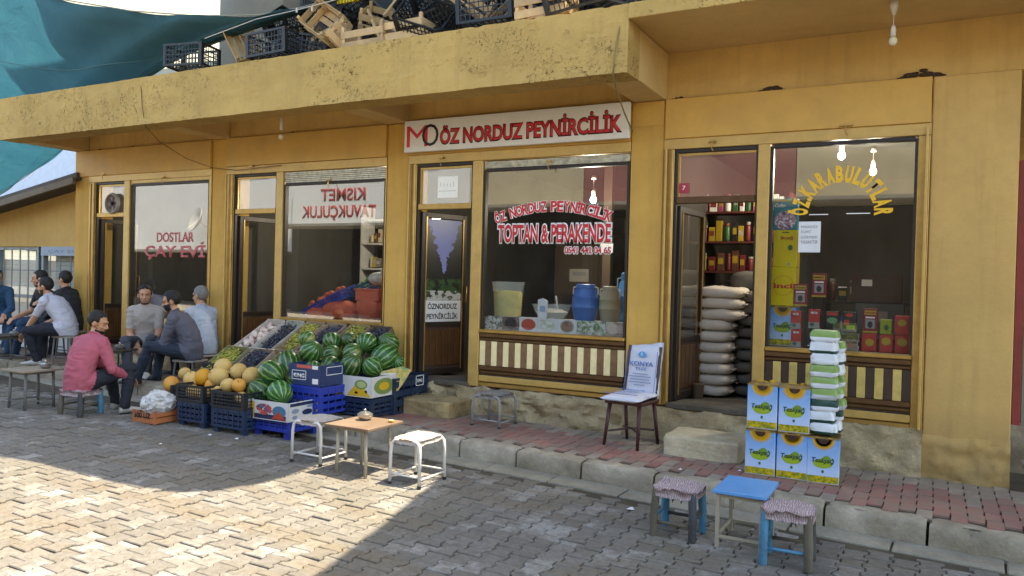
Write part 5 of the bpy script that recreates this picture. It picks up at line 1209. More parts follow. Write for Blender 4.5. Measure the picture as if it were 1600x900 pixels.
def table(cx, cy, w_, d_, zg, zt, top, legm, lab, rz=0, over=.05, leg='round', bars=True, lr=.013):
    t = thing('small_table', lab, 'table', (cx, cy, zg), rz); H = zt-zg
    b = MB(); b.box((0, 0, H-.011), (w_+over*2, d_+over*2, .022)); b.build('tabletop', top, t, bevel=.003)
    b = MB(); b.box((0, 0, H-.036), (w_, d_, .026)); b.build('apron', legm, t)
    for sx in (-1, 1):
        for sy in (-1, 1):
            b = MB(); 
            if leg == 'round': b.cyl((sx*w_/2*1.04, sy*d_/2*1.04, 0), (sx*w_/2*.97, sy*d_/2*.97, H-.03), lr, n=9)
            else: b.box((sx*w_/2, sy*d_/2, (H-.03)/2), (lr*2, lr*2, H-.03))
            b.build('leg', legm, t, smooth=leg == 'round')
    if bars:
        for s_ in (-1, 1): b = MB(); b.box((0, s_*d_/2, H*.2), (w_, .012, .016)); b.build('stretcher', legm, t)
        for s_ in (-1, 1): b = MB(); b.box((s_*w_/2, 0, H*.2), (.012, d_, .016)); b.build('stretcher', legm, t)
    return t
TOPB = M('brown_table_top', '#6f5a48', .55, var=.2, scale=5, bump=.15, dirt=.3); TOPBL = M('blue_table_top', '#4f8fc6', .4, var=.06, scale=4, bump=.05, dirt=.35, dcol='#8fb3d6', dscale=5)
TLEG = M('beige_table_leg', '#a39984', .5, var=.1, dirt=.3); TLG = M('rusty_grey_leg', '#6d6a66', .6, var=.15, dirt=.3)
table(-3.94, -2.06, .28, .30, sz(-3.94), .310, TOPB, TLEG, 'brown square wooden table with a metal sugar bowl, at the edge of the sun patch', rz=radians(0), over=.075, lr=.014, bars=False)
table(-.985, -1.98, .26, .37, sz(-.98), .225, TOPBL, TLEG, 'small table with a bright blue top between two short wooden stools', over=.03, leg='sq', lr=.011)
table(-8.30, -2.13, .27, .29, sz(-8.3), .41, M('pale_worn_top', '#8c7e6c', .6, var=.15, dirt=.3), TLG, 'square table with a metal bowl at the left edge, beside the tea house kerb', over=.07, lr=.014)
table(-8.68, -.92, .26, .26, gz(-8.7), .515, M('dark_worn_top', '#453c34', .6), TLG, 'dark tea table with a metal ashtray between the seated men', over=.05)
table(-10.9, -.98, .34, .34, gz(-10.9), .56, M('dark_worn_top', '#453c34'), TLG, 'tea table with a metal ashtray beside the men at the far left', over=.06)
CHROME = M('dull_chrome', '#b5b3ad', .25, metal=.85, var=.06, bump=0)
def bowl(p, lab, r=.06, lid=True):
    t = thing('metal_bowl', lab, 'bowl', p); b = MB(); b.lathe([(r*.6, 0), (r*.95, r*.35), (r, r*.55), (r*1.02, r*.75), (r*.98, r*.75), (r*.9, r*.6)], n=18); b.build('bowl', CHROME, t, smooth='auto')
    b = MB(); b.lathe([(r*.97, r*.76), (r*.6, r*1.0), (r*.18, r*1.12), (.004, r*1.14)], n=18); b.ball((0, 0, r*1.25), r*.2, 8, 6); b.build('lid', CHROME, t, smooth='auto')
bowl((-4.0, -1.98, .312), 'lidded metal sugar bowl on the brown square table', .062)
bowl((-8.2, -2.05, .412), 'metal bowl on the table at the left edge', .062)
p = F(187, 543, -.95); bowl((p.x, -.95, .517), 'metal ashtray bowl on the dark tea table between the seated men', .06)
p = F(22, 518, -1.0); bowl((p.x, -1.0, .562), 'metal ashtray bowl on the far left tea table', .06)
t = thing('cigarette_pack', 'small orange object lying on the right corner of the brown table', 'packet', (-3.76, -1.95, .312)); b = MB(); b.box((0, 0, .009), (.05, .03, .018)); b.build('packet', flat('orange_print', '#c9893f'), t, bevel=.003); b = MB(); b.box((0, 0, .0187), (.03, .02, .001)); b.build('label_panel', WHITEP, t)
BLW = M('chipped_blue_paint', '#3d7d9c', .6, var=.15, scale=6, bump=.3, dirt=.75, dcol='#3b3733', dscale=5, bscale=25); DKW = M('dark_wood_leg', '#3c3a3b', .7, var=.3, scale=6, bump=.4, bscale=25, dirt=.5, dcol='#456473'); SKW = M('bare_log_wood', '#5d5648', .8, var=.3, scale=5, bump=.5, bscale=20, dirt=.4, dcol='#2e2a26')
def log_stool(cx, cy, w_, d_, zg, zt, mats, lab, rz=0, padm=PADP, r=.026):
    t = thing('wooden_stool', lab, 'stool', (cx, cy, zg), rz); H = zt-zg; q = 0
    for sx, sy in ((-1, -1), (1, -1), (1, 1), (-1, 1)):
        b = MB(); r2 = r*R_(.95, 1.1); b.tube([(sx*w_/2*1.05, sy*d_/2*1.05, 0), (sx*w_/2*1.05, sy*d_/2*1.05, .012), (sx*w_/2*1.03+R_(-.004, .004), sy*d_/2*1.03, H*.45), (sx*w_/2+R_(-.003, .003), sy*d_/2, H*.8), (sx*w_/2, sy*d_/2, H*.985)], [r2*.86, r2*.95, r2, r2*.97, r2*.9], 11); b.build('leg', mats[q], t, smooth='auto'); q += 1
    for z, s_ in ((.3, 0), (.42, 1)):
        for e in (-1, 1):
            b = MB()
            if s_ == 0: b.cyl((-w_/2, e*d_/2, H*z), (w_/2, e*d_/2, H*z), .011, n=8)
            else: b.cyl((e*w_/2, -d_/2, H*z), (e*w_/2, d_/2, H*z), .011, n=8)
            b.build('stretcher', mats[(q+s_) % 4], t, smooth=True); q += 1
    for e in (-1, 1): b = MB(); b.cyl((-w_/2, e*d_/2, H*.92), (w_/2, e*d_/2, H*.92), .013, n=8); b.build('seat_rail', mats[0], t)
    pad(t, w_+.065, d_+.065, H*.95, .034, padm, .022, .012)
    b = MB()
    for _ in range(5): x = R_(-.04, .06); b.tube([(x, -d_/4, H*.93), (x+R_(-.01, .01), -d_/4, H*.85), (x+R_(-.02, .02), -d_/4, H*R_(.68, .78))], .004, 5)
    b.build('straw_ends', SKW, t)
    return t
log_stool(-1.385, -2.07, .235, .235, sz(-1.4), .185, [SKW, DKW, BLW, BLW], 'short wooden stool with pink patterned cushion left of the blue table')
log_stool(-.70, -2.18, .235, .22, sz(-.7), .185, [BLW, SKW, DKW, BLW], 'short wooden stool with pink cushion and one bright blue leg, right of the blue table', rz=.05)
log_stool(-7.62, -2.03, .25, .24, sz(-7.6), .235, [SKW, DKW, BLW, SKW], 'wooden log stool with a blue leg under the man in the pink shirt', rz=.15)
# stools beneath the other men
def tea_stool(x, y, rz, lab, h=.34, zg=None):
    zg = gz(x) if zg is None else zg; t = thing('tea_stool', lab, 'stool', (x, y, zg), rz, )
    for sx in (-1, 1):
        for sy in (-1, 1): b = MB(); b.cyl((sx*.14, sy*.13, 0), (sx*.12, sy*.11, h-.02), .012, n=8); b.build('leg', TLG, t)
    for s_ in (-1, 1): b = MB(); b.cyl((-.13, s_*.12, h*.3), (.13, s_*.12, h*.3), .008, n=6); b.build('stretcher', TLG, t)
    b = MB(); b.box((0, 0, h-.012), (.29, .27, .024)); b.build('seat', M('worn_pale_seat', '#9a938a', .7), t, bevel=.004); return t
# chair carrying the salt sacks
MAR = M('maroon_chair_paint', '#43201f', .5, var=.2, bump=.1)
t = thing('wooden_chair', 'dark maroon chair standing on the pavement, draped with salt bags', 'chair', (-2.30, -.40, gz(-2.3)), radians(-6))
h_ = .40
for sx, sy, kx, ky in ((-1, -1, .02, -.03), (1, -1, .0, -.03), (1, 1, .02, .03), (-1, 1, -.02, .03)):
    b = MB(); b.box((0, 0, 0), (.001, .001, .001)); b = MB(); b.tube([(sx*.15+kx*sx, sy*.16+ky, 0), (sx*.14, sy*.15, h_-.02)], [.014, .02], 6); b.build('leg', MAR, t, smooth=True)
for s_ in (-1, 1):
    b = MB(); b.tube([(s_*.145, .165, h_-.02), (s_*.15, .20, .62), (s_*.15, .25, .86)], .016, 6); b.build('back_post', MAR, t)
b = MB(); b.box((0, 0, h_-.01), (.36, .36, .03)); b.build('seat', MAR, t, bevel=.005)
b = MB(); b.box((0, .235, .76), (.30, .02, .12), rx=-.2); b.build('backrest', MAR, t)
b = MB(); b.tube([(-.15, -.15, .13), (0, 0, .15), (.15, .15, .13)], .009, 6); b.tube([(.15, -.15, .13), (0, 0, .15), (-.15, .15, .13)], .009, 6); b.build('cross_stretcher', MAR, t)
BAGW = M('white_woven_bag', '#c3c4cf', .6, var=.05, bump=.5, bscale=18); SB = flat('salt_blue_print', '#3c68a8', .5); SBL = flat('salt_grey_print', '#7f8aa6', .5)
def salt_bag(w_, h_, th, mtx, lab, full):
    t = thing('salt_bag', lab, 'bag', (0, 0, 0)); t.matrix_world = mtx
    b = MB(); vs = []; fs = []; n, m_ = 12, 14; W = n+1
    for s_ in (-1, 1):
        for j in range(m_+1):
            for i in range(n+1):
                x, z = (i/n-.5), j/m_; k_ = min(1, 5*(.5-abs(x)))**.6*min(1, 6*min(z, 1-z)+.15)**.6
                vs.append((x*w_+noise.noise(Vector((z*5, s_, 4)))*.008, s_*th/2*k_+noise.noise(Vector((x*6, z*6, s_)))*.010, z*h_+noise.noise(Vector((x*4, z, 7)))*.012+(.05*(x+.4)*(1 if j == m_ else 0) if full else 0)))
    N_ = W*(m_+1)
    for j in range(m_):
        for i in range(n): a = j*W+i; fs += [(a, a+1, a+W+1, a+W), (N_+a, N_+a+W, N_+a+W+1, N_+a+1)]
    for i in range(n): fs += [(i, N_+i, N_+i+1, i+1), (m_*W+i, m_*W+i+1, N_+m_*W+i+1, N_+m_*W+i)]
    for j in range(m_): fs += [(j*W, (j+1)*W, N_+(j+1)*W, N_+j*W), (j*W+n, N_+j*W+n, N_+(j+1)*W+n, (j+1)*W+n)]
    b.add(vs, fs); b.build('bag_body', BAGW, t, smooth=True)
    y = -th/2-.020
    if full:
        text('KONYA', w_*.68, .042, SB, t, 'lettering', (-w_*.36, y, h_*.60), dep=.0015, bold=.01); text('TUZ', w_*.34, .024, SB, t, 'lettering', (-w_*.2, y, h_*.52), dep=.0015, bold=.01)
        b = MB(); b.prism([(.036*cos(2*pi*i/20), .027*sin(2*pi*i/20)) for i in range(20)], (-.01, y, h_*.83), (1, 0, 0), (0, 0, 1), .0015); b.build('emblem', flat('salt_emblem_blue', '#2c8fc8'), t)
        text('K', .022, .03, WHITEP, t, 'emblem_letter', (-.02, y-.003, h_*.80), dep=.001)
        for q, ww in enumerate((.45, .62, .55, .66, .3)): b = MB(); b.bx(-w_*ww/2-.01, w_*ww/2-.01, y-.001, y, h_*(.44-q*.055), h_*(.44-q*.055)+.008); b.build('small_print', SBL, t)
        for x in (-w_*.47, w_*.40): b = MB(); b.bx(x, x+.004, y-.001, y+.003, h_*.12, h_*.9); b.build('border_line', SB, t)
    b = MB(); b.bx(-w_*.45, w_*.42, y-.001, y+.003, h_*.10, h_*.11); b.build('border_line', SB, t)
    if not full:
        text('KONYA', w_*.7, .04, SB, t, 'lettering', (-w_*.38, y, h_*.62), dep=.0015)
        for q in range(3): b = MB(); b.bx(-w_*.3, w_*.25, y-.001, y, h_*(.45-q*.08), h_*(.45-q*.08)+.008); b.build('small_print', SBL, t)
T0 = Matrix.Translation((-2.30, -.40, gz(-2.3))) @ Matrix.Rotation(radians(-6), 4, 'Z')
salt_bag(.335, .46, .05, T0 @ Matrix.Translation((.005, .165, .405)) @ Matrix.Rotation(radians(-11), 4, 'X'), 'white KONYA TUZ salt bag hung upright over the chair back', True)
salt_bag(.37, .44, .055, T0 @ Matrix.Translation((-.01, -.25, .425)) @ Matrix.Rotation(radians(-88), 4, 'X'), 'white salt bag lying flat as cushion on the chair seat', False)

# ================================================================== OIL TINS AND WHITE-GREEN PACKETS
tg = [(-1.122, -.690, 0, -.02, 'sunflower oil tin at the lower left of the outdoor stack'), (-.898, -.672, 0, .03, 'sunflower oil tin in the middle of the lower row outdoors'), (-.682, -.665, 0, .06, 'sunflower oil tin under the tall pile of white and green packets'),
      (-1.120, -.685, 1, .01, 'sunflower oil tin at the upper left of the outdoor stack'), (-.893, -.675, 1, .05, 'sunflower oil tin in the upper row beside the white and green packets')]
for x, y, lv, rz, lab in tg:
    c = copy_tree(t0); c.location = (x, y, gz(x)+.003+lv*.352); c.rotation_euler = (0, 0, rz); c['label'] = lab
t0['group'] = 'sunflower oil tins'
PKG = [flat('packet_white', '#cfd3d8', .4), flat('packet_lime', '#7f9a55', .4), flat('packet_dark_green', '#1d4238', .4), flat('packet_grey_white', '#b9bcc0', .4)]
names = ['topmost lime and white packet', 'white packet with a dark band, second from the top', 'plain white packet third from the top', 'lime banded packet fourth from the top', 'lime banded packet in the middle', 'lime packet fourth from the bottom', 'dark green packet third from the bottom', 'white packet with black edge, second from the bottom', 'white and dark green packet at the bottom']
cs = [(1, 0), (0, 2), (0, 0), (1, 0), (1, 0), (1, 3), (2, 0), (0, 2), (0, 2)]
zt = .012+.37; hp = .086
for col_, (cx, cy, n_) in enumerate(((-.695, -.715, 9), (-.655, -.575, 8))):
    for q in range(n_):
        a, c_ = cs[q]; z = zt+(n_-1-q)*hp; dx, dy, rz = R_(-.012, .012), R_(-.010, .010), R_(-.10, .10)
        lab = names[q]+(' in the front pile' if not col_ else ' in the rear pile')
        t = thing('packet', lab, 'packet', (cx+dx, cy+dy, z), rz, 'white and green packets piled on an oil tin')
        w_, d_ = .195, .125; cut = .70 if c_ == 2 else .42
        for part_, m_, hs in (('body', PKG[c_ if c_ != 2 else a], [0, .12, .28, cut]), ('coloured_top', PKG[a], [cut, .7 if cut < .6 else .8, .90, .985])) if c_ != 2 else (('body', PKG[a], [.26, .5, .8, .985]), ('dark_band', PKG[2], [0, .1, .2, .26])):
            b = MB(); vs = []; N_ = 36
            for zz in hs:
                sh = (1-abs(2*zz-1)**5*.13)
                for i_ in range(N_):
                    th = 2*pi*i_/N_; X = math.copysign(abs(cos(th))**.4, cos(th)); Y_ = math.copysign(abs(sin(th))**.4, sin(th)); nn = noise.noise(Vector((X*3, Y_*3+q*3, zz*2.5)))*.012+noise.noise(Vector((X*9, Y_*9+q, zz*9)))*.004
                    vs.append((X*(w_/2*sh+nn), Y_*(d_/2*sh+nn), hp*zz+noise.noise(Vector((X*2+q, Y_*2, 7)))*.007))
            k9 = len(hs); fs = [tuple(range(N_-1, -1, -1)), tuple((k9-1)*N_+i_ for i_ in range(N_))]+[(k_*N_+i_, k_*N_+(i_+1) % N_, (k_+1)*N_+(i_+1) % N_, (k_+1)*N_+i_) for k_ in range(k9-1) for i_ in range(N_)]
            b.add(vs, fs); b.build(part_, m_, t, smooth='auto')

# ================================================================== FRUIT STALL
def wm_mat():
    k = NT('watermelon_rind'); tc = k.n('ShaderNodeTexCoord'); oi = k.n('ShaderNodeObjectInfo'); sp = k.n('ShaderNodeSeparateXYZ'); v = tc.outputs['Object']; k.l(v, sp.inputs[0])
    ang = k.math('ARCTAN2', sp.outputs[1], sp.outputs[0]); r_ = k.math('MULTIPLY', oi.outputs['Random'], 20.0)
    ad = k.n('ShaderNodeVectorMath', operation='ADD'); k.l(v, ad.inputs[0]); cb = k.n('ShaderNodeCombineXYZ'); k.l(r_, cb.inputs[0]); k.l(cb.outputs[0], ad.inputs[1]); vv = ad.outputs[0]
    n1 = k.noise(vv, 14, 4, .7); n2 = k.noise(vv, 45, 4, .7)
    s_ = k.math('SINE', k.math('ADD', k.math('MULTIPLY', ang, 13.0), k.math('MULTIPLY_ADD', n1, 5.0, k.math('MULTIPLY', n2, 1.5))))
    f = k.ramp(s_, -.15, .35); light = k.mix(k.ramp(n2, .35, .65), lin('#8aa95c'), lin('#558439')); dark = k.mix(k.ramp(n1, .3, .7), lin('#173b1c'), lin('#245425'))
    # between the pale bands the dark ground keeps fine mottling
    f2 = k.math('MULTIPLY', k.ramp(s_, .3, .95), .85); c = k.mix(f2, dark, light); c = k.mix(k.math('MULTIPLY', k.ramp(n2, .55, .7), .3), c, lin('#4d8a3c')); c = k.mix(k.math('MULTIPLY', k.ramp(k.noise(vv, 5, 2, .5), .62, .72), .5), c, lin('#b3ab5c')); hs = k.n('ShaderNodeHueSaturation'); k.l(k.math('MULTIPLY_ADD', oi.outputs['Random'], .7, .6), hs.inputs['Value']); k.l(k.math('MULTIPLY_ADD', oi.outputs['Random'], .04, .475), hs.inputs['Hue']); k.l(c, hs.inputs['Color']); c = hs.outputs[0]
    k.l(c, k.b.inputs['Base Color']); k.b.inputs['Roughness'].default_value = .35; k.b.inputs['Specular IOR Level'].default_value = .5; return k.m
WM = wm_mat(); STEM = M('dry_stem', '#6c6038', .8)
def melon_mat(name, a, b_, sc, net=.5):
    k = NT(name); v = objvec(k); n_ = k.noise(v, 6, 4, .6); vo = k.n('ShaderNodeTexVoronoi', feature='DISTANCE_TO_EDGE', i_Scale=sc); k.l(v, vo.inputs['Vector'])
    c = k.mix(k.ramp(n_, .3, .7), lin(a), lin(b_)); f = k.math('MULTIPLY', k.ramp(vo.outputs['Distance'], .02, .09, (1,1,1,1), (0,0,0,1)), net); c = k.mix(f, c, lin('#c9b58c'))
    k.l(c, k.b.inputs['Base Color']); k.b.inputs['Roughness'].default_value = .6; k.l(k.bump(f, .4, .004), k.b.inputs['Normal']); return k.m
ML = melon_mat('netted_melon_rind', '#c99a4a', '#d3b066', 55); MY = melon_mat('yellow_melon_rind', '#d39a1c', '#c98612', 40, .1); MO_ = melon_mat('orange_melon_rind', '#cf7f1c', '#d99a35', 45, .3)
def melon(px, py, rpx, Y, m, lab, group, asp=1.0, rot=(0, 0, 0), nm='melon', cat='melon'):
    p = F(px, py, Y); r = rad(rpx, p); t = thing(nm, lab, cat, p, 0, group); t.rotation_euler = rot
    b = MB(); b.ball((0, 0, 0), (r, r, r*asp), 28, 18); o = b.build('rind', m, t, smooth=True)
    b = MB(); b.tube([(0, 0, r*asp-.002), (.004, .002, r*asp+.012), (.012, .0, r*asp+.02)], .004, 5); b.build('stem', STEM, t)
    return t
gwm = 'watermelons heaped on the fruit stall'
wms = [(437, 614, 20, -1.50, 1.0, 'watermelon at the right of the lowest front box'), (407, 612, 20, -1.48, 1.05, 'watermelon at the left of the lowest front box'), (424, 583, 20, -1.38, 1.1, 'round end of a watermelon resting above the front box, next to the melons'),
 (452, 570, 18, -1.18, 1.5, 'long pale striped watermelon lying behind the front box'), (486, 550, 18, -1.0, 1.05, 'watermelon above the small one, left middle of the heap'), (489, 576, 13, -1.14, 1.0, 'smallest watermelon beside the long one'),
 (519, 534, 15, -.55, 1.05, 'watermelon at the left of the top row'), (519, 554, 15, -.72, 1.0, 'watermelon in the middle row above the white box left end'), (516, 572, 16, -.90, 1.1, 'watermelon at the left of the row in the white fruit box'),
 (546, 532, 13, -.50, 1.0, 'smaller watermelon second in the top row'), (551, 552, 16, -.70, 1.0, 'watermelon in the middle row centre'), (550, 571, 19, -.88, 1.05, 'big pale striped watermelon in the centre of the white fruit box'),
 (573, 536, 17, -.50, 1.0, 'pale striped watermelon third in the top row'), (607, 537, 17, -.35, 1.1, 'dark watermelon at the right end of the top row'), (601, 558, 20, -.58, 1.2, 'large watermelon at the right of the middle row'),
 (582, 573, 16, -.84, 1.0, 'watermelon at the right end of the white fruit box'), (460, 594, 14, -1.25, 1.0, 'dark watermelon wedged behind the lowest front box'), (620, 566, 12, -.50, 1.0, 'watermelon half hidden at the far right of the heap'),
 (480, 530, 13, -.80, 1.0, 'watermelon half hidden behind the left middle of the heap')]
for px, py, r, Y, asp, lab in wms: melon(px, py, r, Y, WM, lab, gwm, asp, (R_(-1.2, 1.2), R_(.3, 1.2)*random.choice((-1, 1)), R_(0, 6)), 'watermelon', 'watermelon')
gml = 'melons heaped on the black crates'
mls = [(300, 593, 13, -1.55, ML, 'pale melon at the left end of the front row'), (317, 589, 12.5, -1.5, MY, 'yellow melon second in the front row'), (341, 589, 16, -1.45, ML, 'large pale melon in the middle of the heap'), (348, 574, 14.5, -1.3, ML, 'pale melon at the top of the heap'),
 (373, 581, 13, -1.3, ML, 'pale melon right of the top one'), (393, 588, 14, -1.35, ML, 'pale orange melon next to the watermelons'), (356, 602, 11, -1.6, ML, 'pale melon below the middle of the heap'), (373, 602, 11, -1.6, MO_, 'bright orange melon low in the heap'), 
 (338, 613, 10, -1.62, ML, 'melon sunk in the second black crate'), (268, 600, 12, -1.55, MO_, 'bright orange melon apart in a wire basket at the left'), (289, 584, 10, -1.3, ML, 'brownish melon behind the left end of the row'),
 (302, 613, 11, -1.62, ML, 'melon seen through the lattice of the left crate'), (318, 616, 10, -1.60, ML, 'melon seen through the right of the left crate lattice'), (377, 622, 10, -1.6, ML, 'melon seen through the right crate lattice'), (362, 585, 11, -1.25, ML, 'melon wedged behind the large pale one'), (330, 602, 10, -1.5, MO_, 'orange melon under the large pale one')]
for px, py, r, Y, m, lab in mls: melon(px, py, r, Y, m, lab, gml, R_(.92, 1.12), (R_(-1, 1), R_(-1, 1), R_(0, 6)))
# crates under the fruit
NAVY = PLB
def fcrate(x, y, z, L, Wd, H, m, lab, rz=0, solid=True, legs=False, group=None):
    c = plastic_crate('plastic_crate', m, L, Wd, H, legs, True, solid); c.location = (x, y, z); c.rotation_euler = (0, 0, rz); c['label'] = lab
    if group: c['group'] = group
    return c
fcrate(-6.30, -1.60, sz(-6.3)+.05, .37, .34, .19, NAVY, 'navy plastic crate on short legs under the left black melon crate', legs=True)
fcrate(-6.31, -1.61, sz(-6.3)+.245, .37, .34, .16, PLK, 'black lattice crate holding melons at the left', solid=False)
fcrate(-5.80, -1.59, sz(-5.8)+.05, .43, .34, .18, NAVY, 'navy plastic crate on short legs under the right black melon crate', legs=True)
fcrate(-5.80, -1.60, sz(-5.8)+.235, .43, .34, .16, PLK, 'black lattice crate holding melons beside the white fruit box', solid=False)
fcrate(-6.68, -1.52, sz(-6.7)+.24, .20, .20, .10, PLK, 'small wire basket holding one orange melon', solid=False)
fcrate(-6.68, -1.50, sz(-6.7)+.003, .24, .26, .23, PLK, 'black crate standing under the small wire basket', solid=False)
fcrate(-6.25, -1.15, gz(-6.25)+.05, .9, .35, .28, PLK, 'long black crate behind the melon row', solid=False)
fcrate(-5.40, -1.42, sz(-5.4)+.06, .46, .40, .10, PLB2, 'bright blue plastic crate under the lowest white fruit box', legs=True)
fcrate(-5.27, -1.13, gz(-5.27)+.05, .44, .40, .26, PLB2, 'bright blue plastic crate under the dark fruit box')
fcrate(-5.03, -.78, gz(-5)+.02, .62, .40, .17, NAVY, 'navy plastic crate under the yellow and white fruit box')
fcrate(-5.15, -.40, gz(-5)+.003, .56, .40, .42, NAVY, 'tall navy plastic crate behind the yellow and white fruit box')
fcrate(-4.82, -.36, gz(-5)+.003, .22, .62, .36, PLB, 'long navy crate closing the right side of the watermelon heap', rz=.05)
def fruit_box(x, y, z, L, Wd, H, m, lab, decos, rz=0, sidedeco=()):
    t = thing('fruit_box', lab, 'fruit box', (x, y, z), rz); e = .005
    for s_ in (-1, 1): b = MB(); b.box((0, s_*Wd/2, H/2), (L, e, H)); b.build('panel', m, t); b = MB(); b.box((s_*L/2, 0, H/2), (e, Wd-.01, H)); b.build('panel', m, t)
    b = MB(); b.box((0, 0, .004), (L-.01, Wd-.01, .006)); b.build('base', CARD, t)
    for face, lst in ((0, decos), (1, sidedeco)):
        for kd in lst:
            kind, x0, x1, z0, z1, mm = kd[:6]; wd = L if not face else Wd; x0, x1 = (x0-.5)*wd, (x1-.5)*wd; z0, z1 = z0*H, z1*H
            ux = Vector((1, 0, 0)) if not face else Vector((0, 1, 0)); o = Vector((0, -Wd/2-.003, 0)) if not face else Vector((L/2+.003, 0, 0)); nn = ux.cross(Vector((0, 0, 1))).normalized()
            off = kd[7] if len(kd) > 7 else 0
            if kind == 'r': poly = [(x0, z0), (x1, z0), (x1, z1), (x0, z1)]
            elif kind == 'tri': poly = [(x0, z0), (x1, z0), ((x0+x1)/2, z1)]
            elif kind == 'frame':
                for A in ((x0, x1, z0, z0+.006), (x0, x1, z1-.006, z1), (x0, x0+.006, z0, z1), (x1-.006, x1, z0, z1)):
                    b = MB(); b.prism([(A[0], A[2]), (A[1], A[2]), (A[1], A[3]), (A[0], A[3])], o, ux, (0, 0, 1), .0015); b.build('printed_line', mm, t)
                continue
            elif kind == 't': text(kd[6], x1-x0, z1-z0, mm, t, 'lettering', o+ux*x0+Vector((0, 0, z0)), ux=ux, bold=.02, dep=.0025); continue
            else: poly = [((x0+x1)/2+(x1-x0)/2*cos(2*pi*i/16), (z0+z1)/2+(z1-z0)/2*sin(2*pi*i/16)) for i in range(16)]
            b = MB(); b.prism(poly, o+nn*off, ux, (0, 0, 1), .0008); b.build('printed_patch', mm, t)
    return t
LM = flat('print_lemon', '#d1a72b', .5); OLV = flat('print_olive_green', '#77894a', .5); MAU = flat('print_brown_fruit', '#6b3d33', .5); NVY = flat('print_navy', '#1f2b4f', .5); PTH = pic('bright_fruit_print', '#2d4f70', '#c9482f', 14, '#d8d5cf')
BXW = flat('white_box_board', '#cbc9c5', .6)
fruit_box(-5.40, -1.46, sz(-5.4)+.165, .50, .40, .175, BXW, 'white fruit box with bright fruit print holding two watermelons at the front', [('r', .03, .17, .1, .9, LM), ('r', .17, .95, .05, .3, NVY), ('o', .2, .62, .25, .85, PTH, 0, .001), ('o', .62, .95, .2, .8, flat('print_teal', '#3f6f8a'), 0, .001), ('tri', .6, .95, .1, .5, flat('print_red_orange', '#b8402c'), 0, .002)], sidedeco=[('r', .05, .95, .78, .95, NVY), ('o', .1, .35, .4, .65, flat('print_grey_blue', '#8590a8')), ('o', .45, .8, .25, .55, NVY), ('o', .12, .3, .1, .3, flat('print_grey_blue', '#8590a8')), ('o', .6, .85, .62, .76, flat('print_grey_blue', '#8590a8'))], rz=.02)
fruit_box(-5.27, -1.13, gz(-5.27)+.315, .40, .38, .20, flat('navy_box_board', '#26355e', .5), 'navy fruit box with red strip and white frame, between the white boxes', [('r', .25, .72, .82, .97, flat('print_coral', '#c4584c')), ('r', .74, .92, .80, .97, WHITEP), ('frame', .1, .55, .25, .7, WHITEP), ('t', .16, .5, .35, .55, WHITEP, 'KING'), ('r', .75, .93, .1, .35, WHITEP)], sidedeco=[('frame', .2, .8, .5, .9, WHITEP)])
fruit_box(-5.03, -.80, gz(-5)+.205, .62, .40, .20, BXW, 'white and yellow fruit box with printed melons holding the watermelon row', [('tri', .0, .46, .04, .96, LM), ('o', .08, .34, .35, .8, LM, 0, .0005), ('tri', .52, 1.0, .04, .8, LM), ('o', .14, .36, .42, .78, OLV, 0, .001), ('o', .17, .33, .48, .72, flat('print_khaki', '#b0a05a'), 0, .002), ('o', .18, .27, .12, .28, MAU), ('o', .68, .93, .4, .85, OLV, 0, .001), ('o', .72, .9, .46, .78, flat('print_pale_green', '#a9b878'), 0, .002), ('o', .68, .74, .15, .27, MAU), ('o', .88, .93, .22, .36, MAU)], sidedeco=[('o', .1, .9, .1, .9, OLV), ('o', .3, .7, .3, .7, LM, 0, .001)])
t = thing('fruit_box', 'torn green and yellow printed card flap at the right of the watermelon heap', 'card', (-4.72, -.62, .30), .9); b = MB(); b.add([(-.16, 0, 0), (.02, 0, .01), (.10, .0, .12), (.17, .01, .23), (.08, .02, .27), (-.16, .01, .22)], [(0, 1, 2, 3, 4, 5)]); o = b.build('card_flap', pic('green_card_print', '#6d8a4a', '#c9a855', 10, '#9fae88'), t); solidify(o, .004)
b = MB(); b.bx(-.15, .0, -.004, -.003, .19, .205); b.build('card_edge', WHITEP, t)
t = thing('box_label', 'white framed emblem on the navy crate side at the right of the heap', 'label', (-4.70, -.22, .34), pi/2); 
for A in ((-.07, .07, 0, .008), (-.07, .07, .10, .108), (-.07, -.062, 0, .108), (.062, .07, 0, .108)): b = MB(); b.bx(A[0], A[1], -.004, 0, A[2], A[3]); b.build('printed_line', WHITEP, t)
text('KING', .09, .035, WHITEP, t, 'lettering', (-.045, -.001, .035), bold=.02)
# sloping grape trays on a trestle
t = thing('display_trestle', 'low wooden trestle carrying the sloping grape trays under the grocer window', 'trestle', (-6.1, -.42, gz(-6.1)))
for x in (-.85, 0, .85):
    b = MB(); b.box((x, -.28, .17), (.05, .05, .34)); b.build('leg', WOODD, t); b = MB(); b.box((x, .22, .30), (.05, .05, .60)); b.build('leg', WOODD, t)
b = MB(); b.box((0, -.28, .355), (1.9, .06, .03)); b.build('rail', WOODD, t); b = MB(); b.box((0, .22, .615), (1.9, .06, .03)); b.build('rail', WOODD, t)
def grape_m(name, a, b_, bloom):
    k = NT(name); g = k.n('ShaderNodeNewGeometry'); v = objvec(k); c = k.mix(g.outputs['Random Per Island'], lin(a), lin(b_)); c = k.mix(k.math('MULTIPLY', k.ramp(k.noise(v, 30, 3, .6), .4, .7), bloom), c, lin('#8d97a8'))
    k.l(c, k.b.inputs['Base Color']); k.b.inputs['Roughness'].default_value = .35; k.b.inputs['Subsurface Weight'].default_value = .1; k.b.inputs['Subsurface Radius'].default_value = (.01, .01, .005); return k.m
